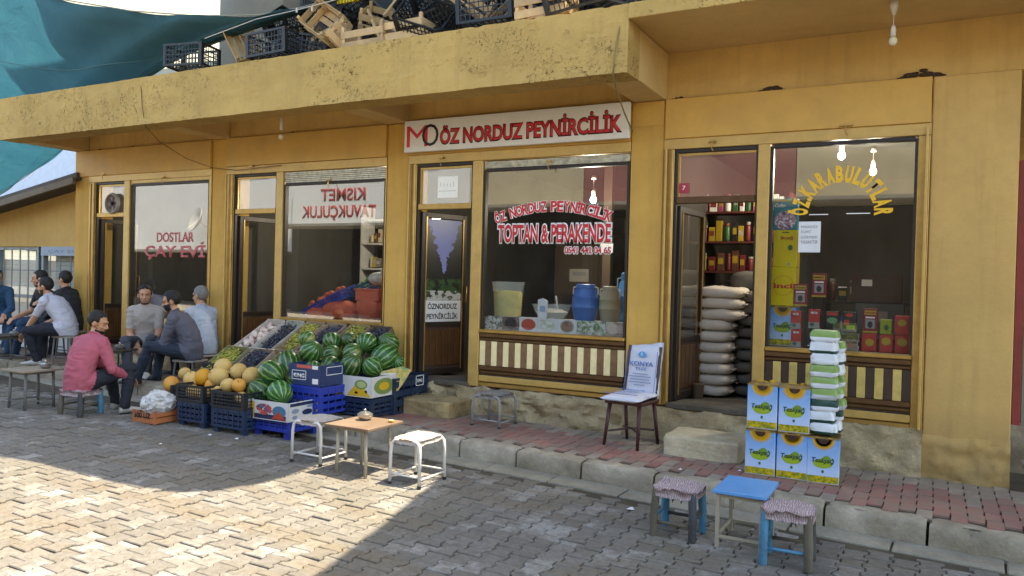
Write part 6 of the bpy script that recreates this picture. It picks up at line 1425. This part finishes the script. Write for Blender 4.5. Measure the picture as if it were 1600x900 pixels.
GD = grape_m('dark_grapes', '#15141f', '#2b2740', .3); GG = grape_m('green_grapes', '#9aa037', '#b9a94a', .05); GP = grape_m('pale_peaches', '#c9a89a', '#d8c9bb', .0)
def tray(x, y, z, kind, lab, glab, tilt=.62, L=.27, Wd=.60, rz=0, liner='#a58b74'):
    c = thing('fruit_tray', lab, 'tray', (x, y, z), rz); c.rotation_euler = (tilt, 0, rz); m = M('tray_'+liner[1:], liner, .8, var=.15)
    for s_ in (-1, 1): b = MB(); b.box((s_*L/2, 0, .035), (.008, Wd, .10)); b.build('side_board', m, c); b = MB(); b.box((0, s_*Wd/2, .04), (L, .008, .11)); b.build('end_board', m, c)
    b = MB(); b.box((0, 0, -.012), (L, Wd, .006)); b.build('base', m, c)
    Mx = Matrix.LocRotScale(Vector((x, y, z)), c.rotation_euler.to_quaternion(), None); b = MB()
    if kind is GP:
        for q in range(38): b.ball((R_(-L/2+.03, L/2-.03), R_(-Wd/2+.03, Wd/2-.03), R_(.03, .08)), R_(.026, .036), 8, 6)
    else:
        for q in range(26):
            cx, cy, cz = R_(-L/2+.05, L/2-.05), R_(-Wd/2+.06, Wd/2-.06), R_(.02, .06)
            for r in range(30): b.ball((cx+random.gauss(0, .028), cy+random.gauss(0, .042), cz+abs(random.gauss(0, .022))), R_(.0085, .012), 6, 4)
        b2 = MB()
        for q in range(8): cx, cy = R_(-L/2+.05, L/2-.05), R_(-Wd/2+.05, Wd/2-.05); b2.tube([(cx, cy, .06), (cx+.01, cy+.02, .095), (cx+.03, cy+.03, .10)], .003, 4)
        b2.build('stalks', STEM, c)['kind'] = 'stuff'
    o = b.build('grapes' if kind is not GP else 'peaches', kind, None, smooth=True); o.matrix_world = Mx; tag(o, glab, 'fruit', kind='stuff')
row = [(GP, 'white net-lined tray at the left end of the upper row', 'pale peaches in white foam in the leftmost upper tray', '#c2b6ad'), (GD, 'tray of dark grapes second in the upper row', 'dark blue grapes in the second upper tray', '#b5b2a5'), (GG, 'cardboard lined tray of yellow-green grapes in the middle of the upper row', 'yellow-green grapes in the third upper tray', '#a58b74'), (GD, 'cardboard lined tray of dark grapes fourth in the upper row', 'dark grapes in the fourth upper tray', '#a58b74'), (GG, 'tray of green grapes behind the watermelons', 'green grapes in the tray behind the watermelons', '#9c8a62'), (GD, 'tray of dark grapes at the right end under the grocer sill', 'dark grapes in the rightmost upper tray', '#6c5a48')]
for q, (kd, lab, gl, ln) in enumerate(row): tray(-6.86+q*.31+(.03 if q > 3 else 0), -.34, .70-.0, kd, lab, gl, tilt=.50, liner=ln)
tray(-6.80, -.88, .46, GG, 'tray of green grapes low at the left, behind the melons', 'green grapes in the low left tray', .55, .34, .42, liner='#8f8a62')
tray(-6.38, -.90, .46, GD, 'cardboard tray of dark grapes low in front of the upper row', 'dark grapes in the low middle tray', .55, .30, .42, liner='#a8927c')
tray(-6.02, -.88, .44, GG, 'tray of green grapes low beside the long watermelon', 'green grapes in the low tray beside the watermelons', .55, .30, .42, liner='#8f8a62')
fcrate(-6.75, -.88, gz(-6.7)+.003, .44, .38, .36, PLK, 'black crate propping the low grape trays at the left', solid=False); fcrate(-6.25, -.86, gz(-6.2)+.003, .48, .38, .36, PLK, 'black crate propping the low grape trays in the middle', solid=False)
# orange crate with bag
OC = M('orange_wood_crate', '#b46a3d', .7, var=.15, dirt=.2); t = thing('fruit_crate', 'orange wooden crate with black lettering and a white bag on top, standing at the kerb', 'crate', (-6.77, -1.80, sz(-6.8)), .05)
for s_ in (-1, 1):
    for z, h2 in ((.03, .05), (.085, .04)): b = MB(); b.box((0, s_*.14, z), (.30, .008, h2)); b.build('slat', OC, t); b = MB(); b.box((s_*.15, 0, z), (.008, .27, h2)); b.build('slat', OC, t)
    for q in (-1, 1): b = MB(); b.box((s_*.142, q*.132, .06), (.025, .025, .125)); b.build('corner_post', OC, t)
b = MB(); b.box((0, 0, .005), (.29, .27, .008)); b.build('base', OC, t)
text('100 UZ', .22, .055, BLKP, t, 'lettering', (-.12, -.145, .05), bold=.03)
FILM = NT('crumpled_clear_film'); FILM.b.inputs['Base Color'].default_value = (.72, .70, .68, 1); FILM.b.inputs['Roughness'].default_value = .3; _v = objvec(FILM); FILM.l(FILM.bump(FILM.noise(_v, 14, 5, .7, .5), 1, .03), FILM.b.inputs['Normal']); FILM.b.inputs['Alpha'].default_value = .8; FILM = FILM.m
t = thing('plastic_bag', 'big crumpled translucent bag bulging out of the orange crate', 'bag', (-6.76, -1.78, sz(-6.8)+.08)); bm = bmesh.new(); bmesh.ops.create_icosphere(bm, subdivisions=4, radius=1)
for v in bm.verts:
    d = noise.fractal(v.co*2.2, .8, 2.2, 4)*.22+noise.noise(v.co*7)*.07; c = v.co*(1+d); v.co = Vector((c.x*.165, c.y*.15, .10+c.z*.125))
me = bpy.data.meshes.new('bag_body'); bm.to_mesh(me); bm.free(); me.materials.append(FILM); o = bpy.data.objects.new('bag_body', me); col.objects.link(o); o.parent = t
b = MB(); b.ball((.03, .02, .07), (.09, .08, .06), 10, 7); b.build('contents', M('bag_contents', '#c9a06a', .7), t, smooth=True)
# litter
for px, py, zz, s_, lab in [(985, 797, -.15, .03, 'crumpled white paper scrap on the pavers left of the wooden stool'), (369, 687, -.15, .022, 'small white paper scrap on the pavers below the melon crates'), (327, 681, -.15, .022, 'white paper scrap on the pavers left of the other near the crates'), (1062, 735, 0, .018, 'tiny white scrap on the red pavement by the kerb'), (1155, 737, 0, .018, 'pinkish scrap on the pavement near the oil tins'), (250, 695, -.15, .015, 'speck of white litter on the shaded pavers')]:
    p = G(px, py, zz); t = thing('paper_scrap', lab, 'litter', p+Vector((0, 0, .004))); b = MB(); b.add([(-s_, 0, 0), (0, -s_*.8, .006), (s_, -.1*s_, .003), (.2*s_, s_, .012), (0, 0, s_*.6)], [(0, 1, 4), (1, 2, 4), (2, 3, 4), (3, 0, 4)]); b.build('scrap', PAPER, t); b = MB(); b.add([(0, 0, .001), (s_*.8, s_*.3, .004), (s_*.3, s_*.9, .008)], [(0, 1, 2)]); b.build('folded_corner', WHITEP, t)
# ================================================================== PEOPLE
SKIN = M('skin', '#b98868', .55, var=.08, scale=10, bump=.1, bscale=120); SKIN.node_tree.nodes['Principled BSDF'].inputs['Subsurface Weight'].default_value = .06
def cloth(name, c): return M(name, c, .85, var=.12, scale=5, bump=1.0, bscale=9)
HAIR = M('dark_hair', '#171311', .7, var=.3, scale=30, bump=.8, bscale=120); GHAIR = M('grey_hair', '#77736e', .7, var=.3, scale=40, bump=.8, bscale=120); MASK = M('black_mask_cloth', '#15161a', .8)
def ik(a, b, l1, l2, pole):
    d = b-a; L = min(d.length, (l1+l2)*.999); dn = d.normalized(); x = (l1*l1-l2*l2+L*L)/(2*L); h = sqrt(max(l1*l1-x*x, 0)); p = (pole-dn*pole.dot(dn)).normalized()
    return a+dn*x+p*h, a+dn*L
def ring_loft(b, rings):
    vs = []; n = 20
    for c, u_, v_, ru, rv in rings:
        for i in range(n): vs.append(c+u_*ru*cos(2*pi*i/n)+v_*rv*sin(2*pi*i/n))
    k = len(rings); fs = [tuple(range(n-1, -1, -1)), tuple((k-1)*n+i for i in range(n))]+[(q*n+i, q*n+(i+1) % n, (q+1)*n+(i+1) % n, (q+1)*n+i) for q in range(k-1) for i in range(n)]
    b.add(vs, fs)
def limb(b, pts, rs):
    b.tube(pts, rs, 14)
    for p, r in zip(pts, rs): b.ball(p, r*.995, 14, 10)
def person(label, loc, face, seat, lean, hands, feet, cols, head=(0, 0), sleeve='long', mask=None, hair=HAIR, beard=False, turn=0, scale=1.0, stripe=False, side=0, extra=None):
    """seated figure; local frame: +Y front, +X the person's right; hands/feet are points in that frame"""
    t = thing('person', label, 'person', loc, atan2(-face[0], face[1])); V = Vector; b = MB(); reg = []
    shirt, pants, shoe = cols; X = V((cos(turn), sin(turn), 0)); 
    H = V((0, 0, seat+.10)); la = radians(lean); d = V((side, sin(la), cos(la))).normalized(); fr = V((0, cos(la), -sin(la)))
    X = (X-d*X.dot(d)).normalized(); fr = d.cross(X)*-1 if d.cross(X).y < 0 else d.cross(X)
    curve = lambda s_: H+d*(.47*s_)+V((0, -.05*sin(pi*s_)*(1 if lean > 15 else .3), 0))
    rings = [(H-V((0, 0, .10)), V((1, 0, 0)), V((0, 1, 0)), .150, .125), (curve(0), V((1, 0, 0)), fr, .168, .128), (curve(.22), X, fr, .155, .12), (curve(.45), X, fr, .158, .118), (curve(.70), X, fr, .178, .122), (curve(.88), X, fr, .172, .10), (curve(.95), X, fr, .135, .08), (curve(1.0), X, fr, .085, .062), (curve(1.05), X, fr, .055, .052)]
    ring_loft(b, rings); NB = curve(1.0); reg.append((0, H, curve(.9), .145))
    reg.append((0, H-V((.06, 0, -.03)), H+V((.06, 0, .03)), .125))
    SH = []
    for s_ in (-1, 1): limb(b, [NB-d*.0, curve(.92)+X*s_*.15], [.05, .052])
    for s_, ht, ft in ((1, hands[0], feet[0]), (-1, hands[1], feet[1])):
        S = curve(.88)+X*s_*.158; SH.append(S); ht, ft = V(ht), V(ft)
        E_, W_ = ik(S, ht, .285, .255, V((s_*.6, -.5, -.9)))
        ball_ = [S, S.lerp(E_, .5), E_, E_.lerp(W_, .35), W_]; limb(b, ball_, [.062, .052, .042, .040, .027] if sleeve == 'short' else [.066, .056, .047, .044, .034])
        if sleeve == 'short': reg += [(0, S, S.lerp(E_, .62), .062), (1, S.lerp(E_, .72), E_, .045), (1, E_, W_, .036)]
        else: reg += [(0, S, E_, .06), (0, E_, E_.lerp(W_, .92), .044), (1, W_, W_+(W_-E_)*.1, .03)]
        # hand
        f = (W_-E_).normalized(); f = (f+V((0, .25, -.35))).normalized(); n_ = V((0, 0, -1)); n_ = (n_-f*n_.dot(f)).normalized(); sd = f.cross(n_)
        palm = W_+f*.05; b.ball(W_+f*.01, .027, 10, 8)
        vs = []; 
        for q in (-1, 1): b.tube([W_+f*.01+sd*q*.012, palm+sd*q*.018+f*.03], [.02, .019], 8)
        b.ball(palm, (.03, .03, .03), 10, 8); reg.append((1, W_, palm+f*.12, .04))
        for q, ln in enumerate((.066, .074, .070, .056)):
            o = palm+f*.035+sd*(q-1.5)*.0185; c1 = (f+n_*.35).normalized(); c2 = (f*.5+n_*.9).normalized(); p1 = o+c1*ln*.5; p2 = p1+c2*ln*.5; limb(b, [o, p1, p2], [.0095, .009, .008])
        o = W_+f*.02-sd*s_*.024; p1 = o+(f*.7-sd*s_*.7).normalized()*.035; p2 = p1+(f+n_*.3).normalized()*.028; limb(b, [o, p1, p2], [.012, .011, .0095])
        # leg
        Hp = H+V((s_*.09, .02, -.01)); K_, A_ = ik(Hp, ft+V((0, 0, .075)), .43, .40, V((s_*.25, 1, .9)))
        limb(b, [Hp, Hp.lerp(K_, .4), K_, K_.lerp(A_, .3), K_.lerp(A_, .75), A_], [.092, .082, .060, .060, .047, .045])
        reg += [(2, Hp, K_, .075), (2, K_, A_+V((0, 0, .01)), .05)]
        td = (K_-Hp); td.z = 0; td = (td.normalized()+V((s_*.15, .4, 0))).normalized() if td.length > .01 else V((0, 1, 0))
        ring_loft(b, [(A_+td*-.05+V((0, 0, -.045)), V((-td.y, td.x, 0)), V((0, 0, 1)), .03, .028), (A_+V((0, 0, -.03)), V((-td.y, td.x, 0)), V((0, 0, 1)), .040, .044), (A_+td*.07+V((0, 0, -.042)), V((-td.y, td.x, 0)), V((0, 0, 1)), .045, .032), (A_+td*.15+V((0, 0, -.05)), V((-td.y, td.x, 0)), V((0, 0, 1)), .043, .024), (A_+td*.20+V((0, 0, -.055)), V((-td.y, td.x, 0)), V((0, 0, 1)), .022, .016)])
        reg.append((3, A_+V((0, 0, -.05))-td*.05, A_+td*.2+V((0, 0, -.055)), .04))
    if sleeve == 'long':
        cb = MB(); cp = [NB+d*.030+(X*cos(2*pi*q/14)+fr*sin(2*pi*q/14))*.062-d*.014*sin(2*pi*q/14) for q in range(15)]; cb.tube(cp, .010, 7, caps=False); cb.build('collar', shirt, t, smooth=True)
        for s_, S in zip((1, -1), SH): pass
    # neck, head
    hl = radians(lean*.45); hd = V((side*.5, sin(hl), cos(hl))).normalized(); N1 = NB+(d+hd).normalized()*.07; limb(b, [NB-d*.02, N1], [.058, .052]); reg.append((1, NB+d*.035, N1, .05))
    Q = Matrix.Translation(N1+hd*.085) @ Matrix.Rotation(radians(head[0]), 4, 'Z') @ Matrix.Rotation(-hl+radians(head[1])*-1, 4, 'X')
    n0 = len(b.v)
    b.ball((0, -.012, .03), (.076, .094, .088), 20, 16, T=Q); b.ball((0, .022, -.035), (.058, .066, .075), 16, 12, T=Q); b.ball((0, .045, -.085), (.036, .034, .026), 12, 8, T=Q)
    b.tube([(0, .088, .02), (0, .106, -.015), (0, .112, -.028)], [.008, .013, .015], 8, T=Q); b.ball((0, .09, -.032), (.019, .016, .011), 8, 6, T=Q); b.ball((0, .080, -.062), (.024, .014, .010), 10, 6, T=Q); b.ball((0, .078, .035), (.052, .018, .014), 10, 6, T=Q)
    for s_ in (-1, 1): b.ball((s_*.078, -.005, -.008), (.010, .020, .032), 8, 8, T=Q); b.ball((s_*.04, .062, -.02), (.022, .02, .02), 8, 6, T=Q)
    hc = Q @ V((0, 0, 0)); reg.append((1, Q @ V((0, 0, -.04)), Q @ V((0, 0, .06)), .095))
    me = bpy.data.meshes.new('body'); me.from_pydata([tuple(v) for v in b.v], [], b.f); o = bpy.data.objects.new('body_src', me); col.objects.link(o)
    rm = o.modifiers.new('r', 'REMESH'); rm.mode = 'VOXEL'; rm.voxel_size = .0075; sm_ = o.modifiers.new('s', 'SMOOTH'); sm_.iterations = 3; sm_.factor = .4
    dg = bpy.context.evaluated_depsgraph_get(); m2 = bpy.data.meshes.new_from_object(o.evaluated_get(dg)); bpy.data.objects.remove(o)
    m2.name = 'body'; body = bpy.data.objects.new('body', m2); col.objects.link(body); body.parent = t
    for m_ in (shirt, SKIN, pants, shoe): m2.materials.append(m_)
    import numpy as np
    nf = len(m2.polygons); C_ = np.empty(nf*3); m2.polygons.foreach_get('center', C_); C_ = C_.reshape(-1, 3); best = np.full(nf, 9.); idx = np.zeros(nf, int)
    for mi, p0, p1, r in reg:
        a = np.array(p0); e = np.array(p1)-a; q = np.clip(((C_-a) @ e)/max(e @ e, 1e-9), 0, 1); dd = np.linalg.norm(C_-a-q[:, None]*e, axis=1)-r; m_ = dd < best; best[m_] = dd[m_]; idx[m_] = mi
    # collar line: anything above the neck base plane is skin
    nb = np.array(NB+d*.045); up_n = np.array(d); m_ = ((C_-nb) @ up_n > 0) & (idx == 0) & (np.linalg.norm(C_-np.array(N1), axis=1) < .16); idx[m_] = 1
    m2.polygons.foreach_set('material_index', idx.astype(np.int32)); m2.polygons.foreach_set('use_smooth', np.ones(nf, bool)); m2.update()
    # garment hem folds: gentle displacement of clothed vertices
    vcl = set()
    for p_, i_ in zip(m2.polygons, idx):
        if i_ in (0, 2): vcl.update(p_.vertices)
    nv_ = len(m2.vertices); co = np.empty(nv_*3); m2.vertices.foreach_get('co', co); co = co.reshape(-1, 3); no = np.empty(nv_*3); m2.vertex_normals.foreach_get('vector', no); no = no.reshape(-1, 3)
    for i_ in vcl:
        c = co[i_]; q_ = Vector((c[0]*9+lean, c[1]*9, c[2]*15)); n_ = noise.noise(q_+Vector((noise.noise(q_*.5)*2, 0, 0))); co[i_] = c+no[i_]*((1-abs(n_)*2.2)*.0065+.002)
    m2.vertices.foreach_set('co', co.ravel()); m2.update()
    # hair
    hb = MB(); hb.ball((0, -.013, .032), (.0785, .0965, .091), 26, 20, T=None); vs = [V(v) for v in hb.v]; keep = []
    for f_ in hb.f:
        c = sum((vs[i] for i in f_), V())/len(f_)
        if c.z > (-.05 if c.y < -.03 else (.005+.05*noise.noise(c*30) if c.y < .035 else .088+.02*noise.noise(c*40))) : keep.append(f_)
    hb.f = keep; hb.m = [0]*len(keep); hb.v = [tuple(Q @ (v*(1+.10*noise.noise(v*38)+(.06 if v.z > .08 else 0)))) for v in vs]; ho = hb.build('hair', hair, t, smooth=True); solidify(ho, .006, 0)
    for s_ in (-1, 1):
        e_ = MB(); e_.ball((s_*.030, .087, .008), (.0085, .005, .0035), 8, 6, T=Q); e_.build('eye', flat('eye_dark', '#241a16', .3), t, smooth=True)
        e_ = MB(); e_.ball((s_*.032, .090, .030), (.016, .004, .0028), 8, 5, T=Q); e_.build('eyebrow', hair if hair is HAIR else GHAIR, t)
    e_ = MB(); e_.ball((0, .093, -.062), (.022, .006, .005), 8, 5, T=Q)
    if not mask: e_.build('lips', flat('lip', '#7d4a42', .6), t, smooth=True)
    def shell(nm, m_, grow, test):
        sb = MB(); sb.ball((0, .022, -.038), (.063*grow, .073*grow, .082*grow), 20, 16); vs = [V(v) for v in sb.v]; keep = [f_ for f_ in sb.f if test(sum((vs[i] for i in f_), V())/len(f_))]
        sb.f = keep; sb.m = [0]*len(keep); sb.v = [tuple(Q @ v) for v in vs]; so_ = sb.build(nm, m_, t, smooth=True); solidify(so_, .003, 1)
    if beard: shell('beard', M('beard_stubble', '#3d2c24', .9, bump=.8), 1.015, lambda c: c.y > .01 and c.z < -.085 or (c.z < -.04 and .0 < c.y < .05))
    if mask == 'face': shell('face_mask', MASK, 1.12, lambda c: c.y > .02 and -.115 < c.z < -.012)
    if mask == 'chin': shell('face_mask', MASK, 1.12, lambda c: c.y > .015 and c.z < -.062)
    if mask:
        for s_ in (-1, 1): e_ = MB(); e_.tube([Q @ V((s_*.062, .04, -.045)), Q @ V((s_*.082, -.01, -.02)), Q @ V((s_*.082, -.02, .015))], .003, 5); e_.build('mask_strap', MASK, t)
    if stripe:
        for s_, S in zip((1, -1), SH): e_ = MB(); e_.tube([NB+X*s_*.06+V((0, .02, .0)), S+V((0, .0, .058)), S+X*s_*.055+V((0, .01, -.03))], [.012, .018, .016], 6); e_.build('sleeve_stripe', cloth('dark_stripe', '#2a2c33'), t)
    return t, Q
def seated(px, py, Y, seat_px=None): return F(px, py, Y)
sh_pink = cloth('pink_shirt', '#a85362'); sh_polo = cloth('pale_polo', '#a39a93'); sh_grey = cloth('grey_shirt', '#565560'); sh_white = cloth('white_tee', '#b9b8c2'); sh_blk = cloth('black_tee', '#1c1f25'); sh_blue = cloth('blue_shirt', '#29506f'); sh_lw = cloth('light_blue_white_shirt', '#a9b0bd'); sh_dk = cloth('charcoal_top', '#25272c')
pn_dk = cloth('dark_trousers', '#1b1f28'); pn_gr = cloth('grey_trousers', '#3d414b'); pn_bl = cloth('blue_jeans', '#1e3a55'); pn_nv = cloth('navy_trousers', '#222a38')
shoe_d = M('dark_shoe', '#1a1c22', .5); shoe_w = M('white_trainer', '#b5b1a8', .6)
# man in the pink shirt, back to us, on the street stool
person('man in a dusty pink shirt seated on the log stool with his back turned', (-7.63, -2.05, sz(-7.6)), (-.12, .99), .235, 22, ((.26, .38, .36), (.12, .42, .36)), ((.34, .26, 0), (.06, .40, .0)), (sh_pink, pn_dk, shoe_w), head=(-62, 10), mask='chin')
# three men by the tea house door
person('bearded man in a pale polo with dark shoulder stripes, hands between his knees', (-8.80, -.40, gz(-8.8)), (.62, -.78), .29, 14, ((.03, .30, .38), (-.07, .33, .36)), ((.06, .58, 0), (-.12, .46, 0)), (sh_polo, pn_gr, shoe_w), head=(14, 0), sleeve='short', beard=True, stripe=True)
person('man in a dark grey shirt and black face mask leaning forward on his knees', (-7.70, -.62, gz(-7.7)), (-.88, -.50), .30, 26, ((.06, .40, .42), (-.02, .46, .40)), ((.14, .46, 0), (-.12, .58, 0)), (sh_grey, pn_nv, shoe_d), head=(12, 6), mask='face')
person('grey-haired man in a pale blue shirt half hidden behind the man in dark grey', (-7.98, -.18, gz(-8)), (-.95, .1), .31, 14, ((.12, .36, .42), (-.10, .40, .42)), ((.12, .45, 0), (-.12, .45, 0)), (sh_lw, pn_dk, shoe_d), head=(12, 0), hair=GHAIR)
# group at the left
person('man in a white T-shirt bent forward with elbows on his knees at the left table', (-10.12, -.62, gz(-10.1)), (-.90, -.42), .40, 34, ((.12, .52, .45), (-.06, .56, .40)), ((.12, .42, 0), (-.12, .32, 0)), (sh_white, pn_dk, shoe_w), head=(4, -8), sleeve='short', beard=True)
person('man in a black T-shirt raising his hand, behind the man in white', (-11.25, -.16, gz(-11.2)), (-.15, -1), .40, 16, ((.16, .40, .55), (-.50, .32, .80)), ((.14, .5, 0), (-.12, .5, 0)), (sh_blk, pn_bl, shoe_d), head=(-30, 0), sleeve='short', beard=True)
person('heavy man in a blue shirt at the left edge of the tea table', (-12.55, -.22, gz(-12.4)), (.85, -.45), .40, 24, ((.12, .42, .55), (-.10, .46, .52)), ((.14, .6, 0), (-.12, .5, 0)), (sh_blue, pn_bl, shoe_d), head=(20, 0))
person('dark-haired man in a charcoal top almost hidden behind the man in white', (-11.32, .02, gz(-11.2)) if False else (-10.78, -.14, gz(-10.8)), (-.8, -.2), .40, 14, ((.12, .36, .52), (-.10, .4, .52)), ((.12, .45, 0), (-.12, .45, 0)), (sh_dk, pn_dk, shoe_d), head=(0, 0))
tea_stool(-8.80, -.42, .5, 'low stool under the man in the pale polo', .28)
tea_stool(-7.72, -.62, .2, 'low stool under the man in the dark grey shirt', .29)
tea_stool(-7.98, -.20, 0, 'low stool under the grey-haired man', .30)
tea_stool(-10.12, -.60, .2, 'tea stool under the man in the white T-shirt', .39)
tea_stool(-11.25, -.16, 0, 'tea stool under the man in the black T-shirt', .39)
tea_stool(-12.5, -.22, .2, 'tea stool under the man in blue at the left edge', .39)
tea_stool(-10.78, -.14, .2, 'tea stool under the dark-haired man behind the others', .39)
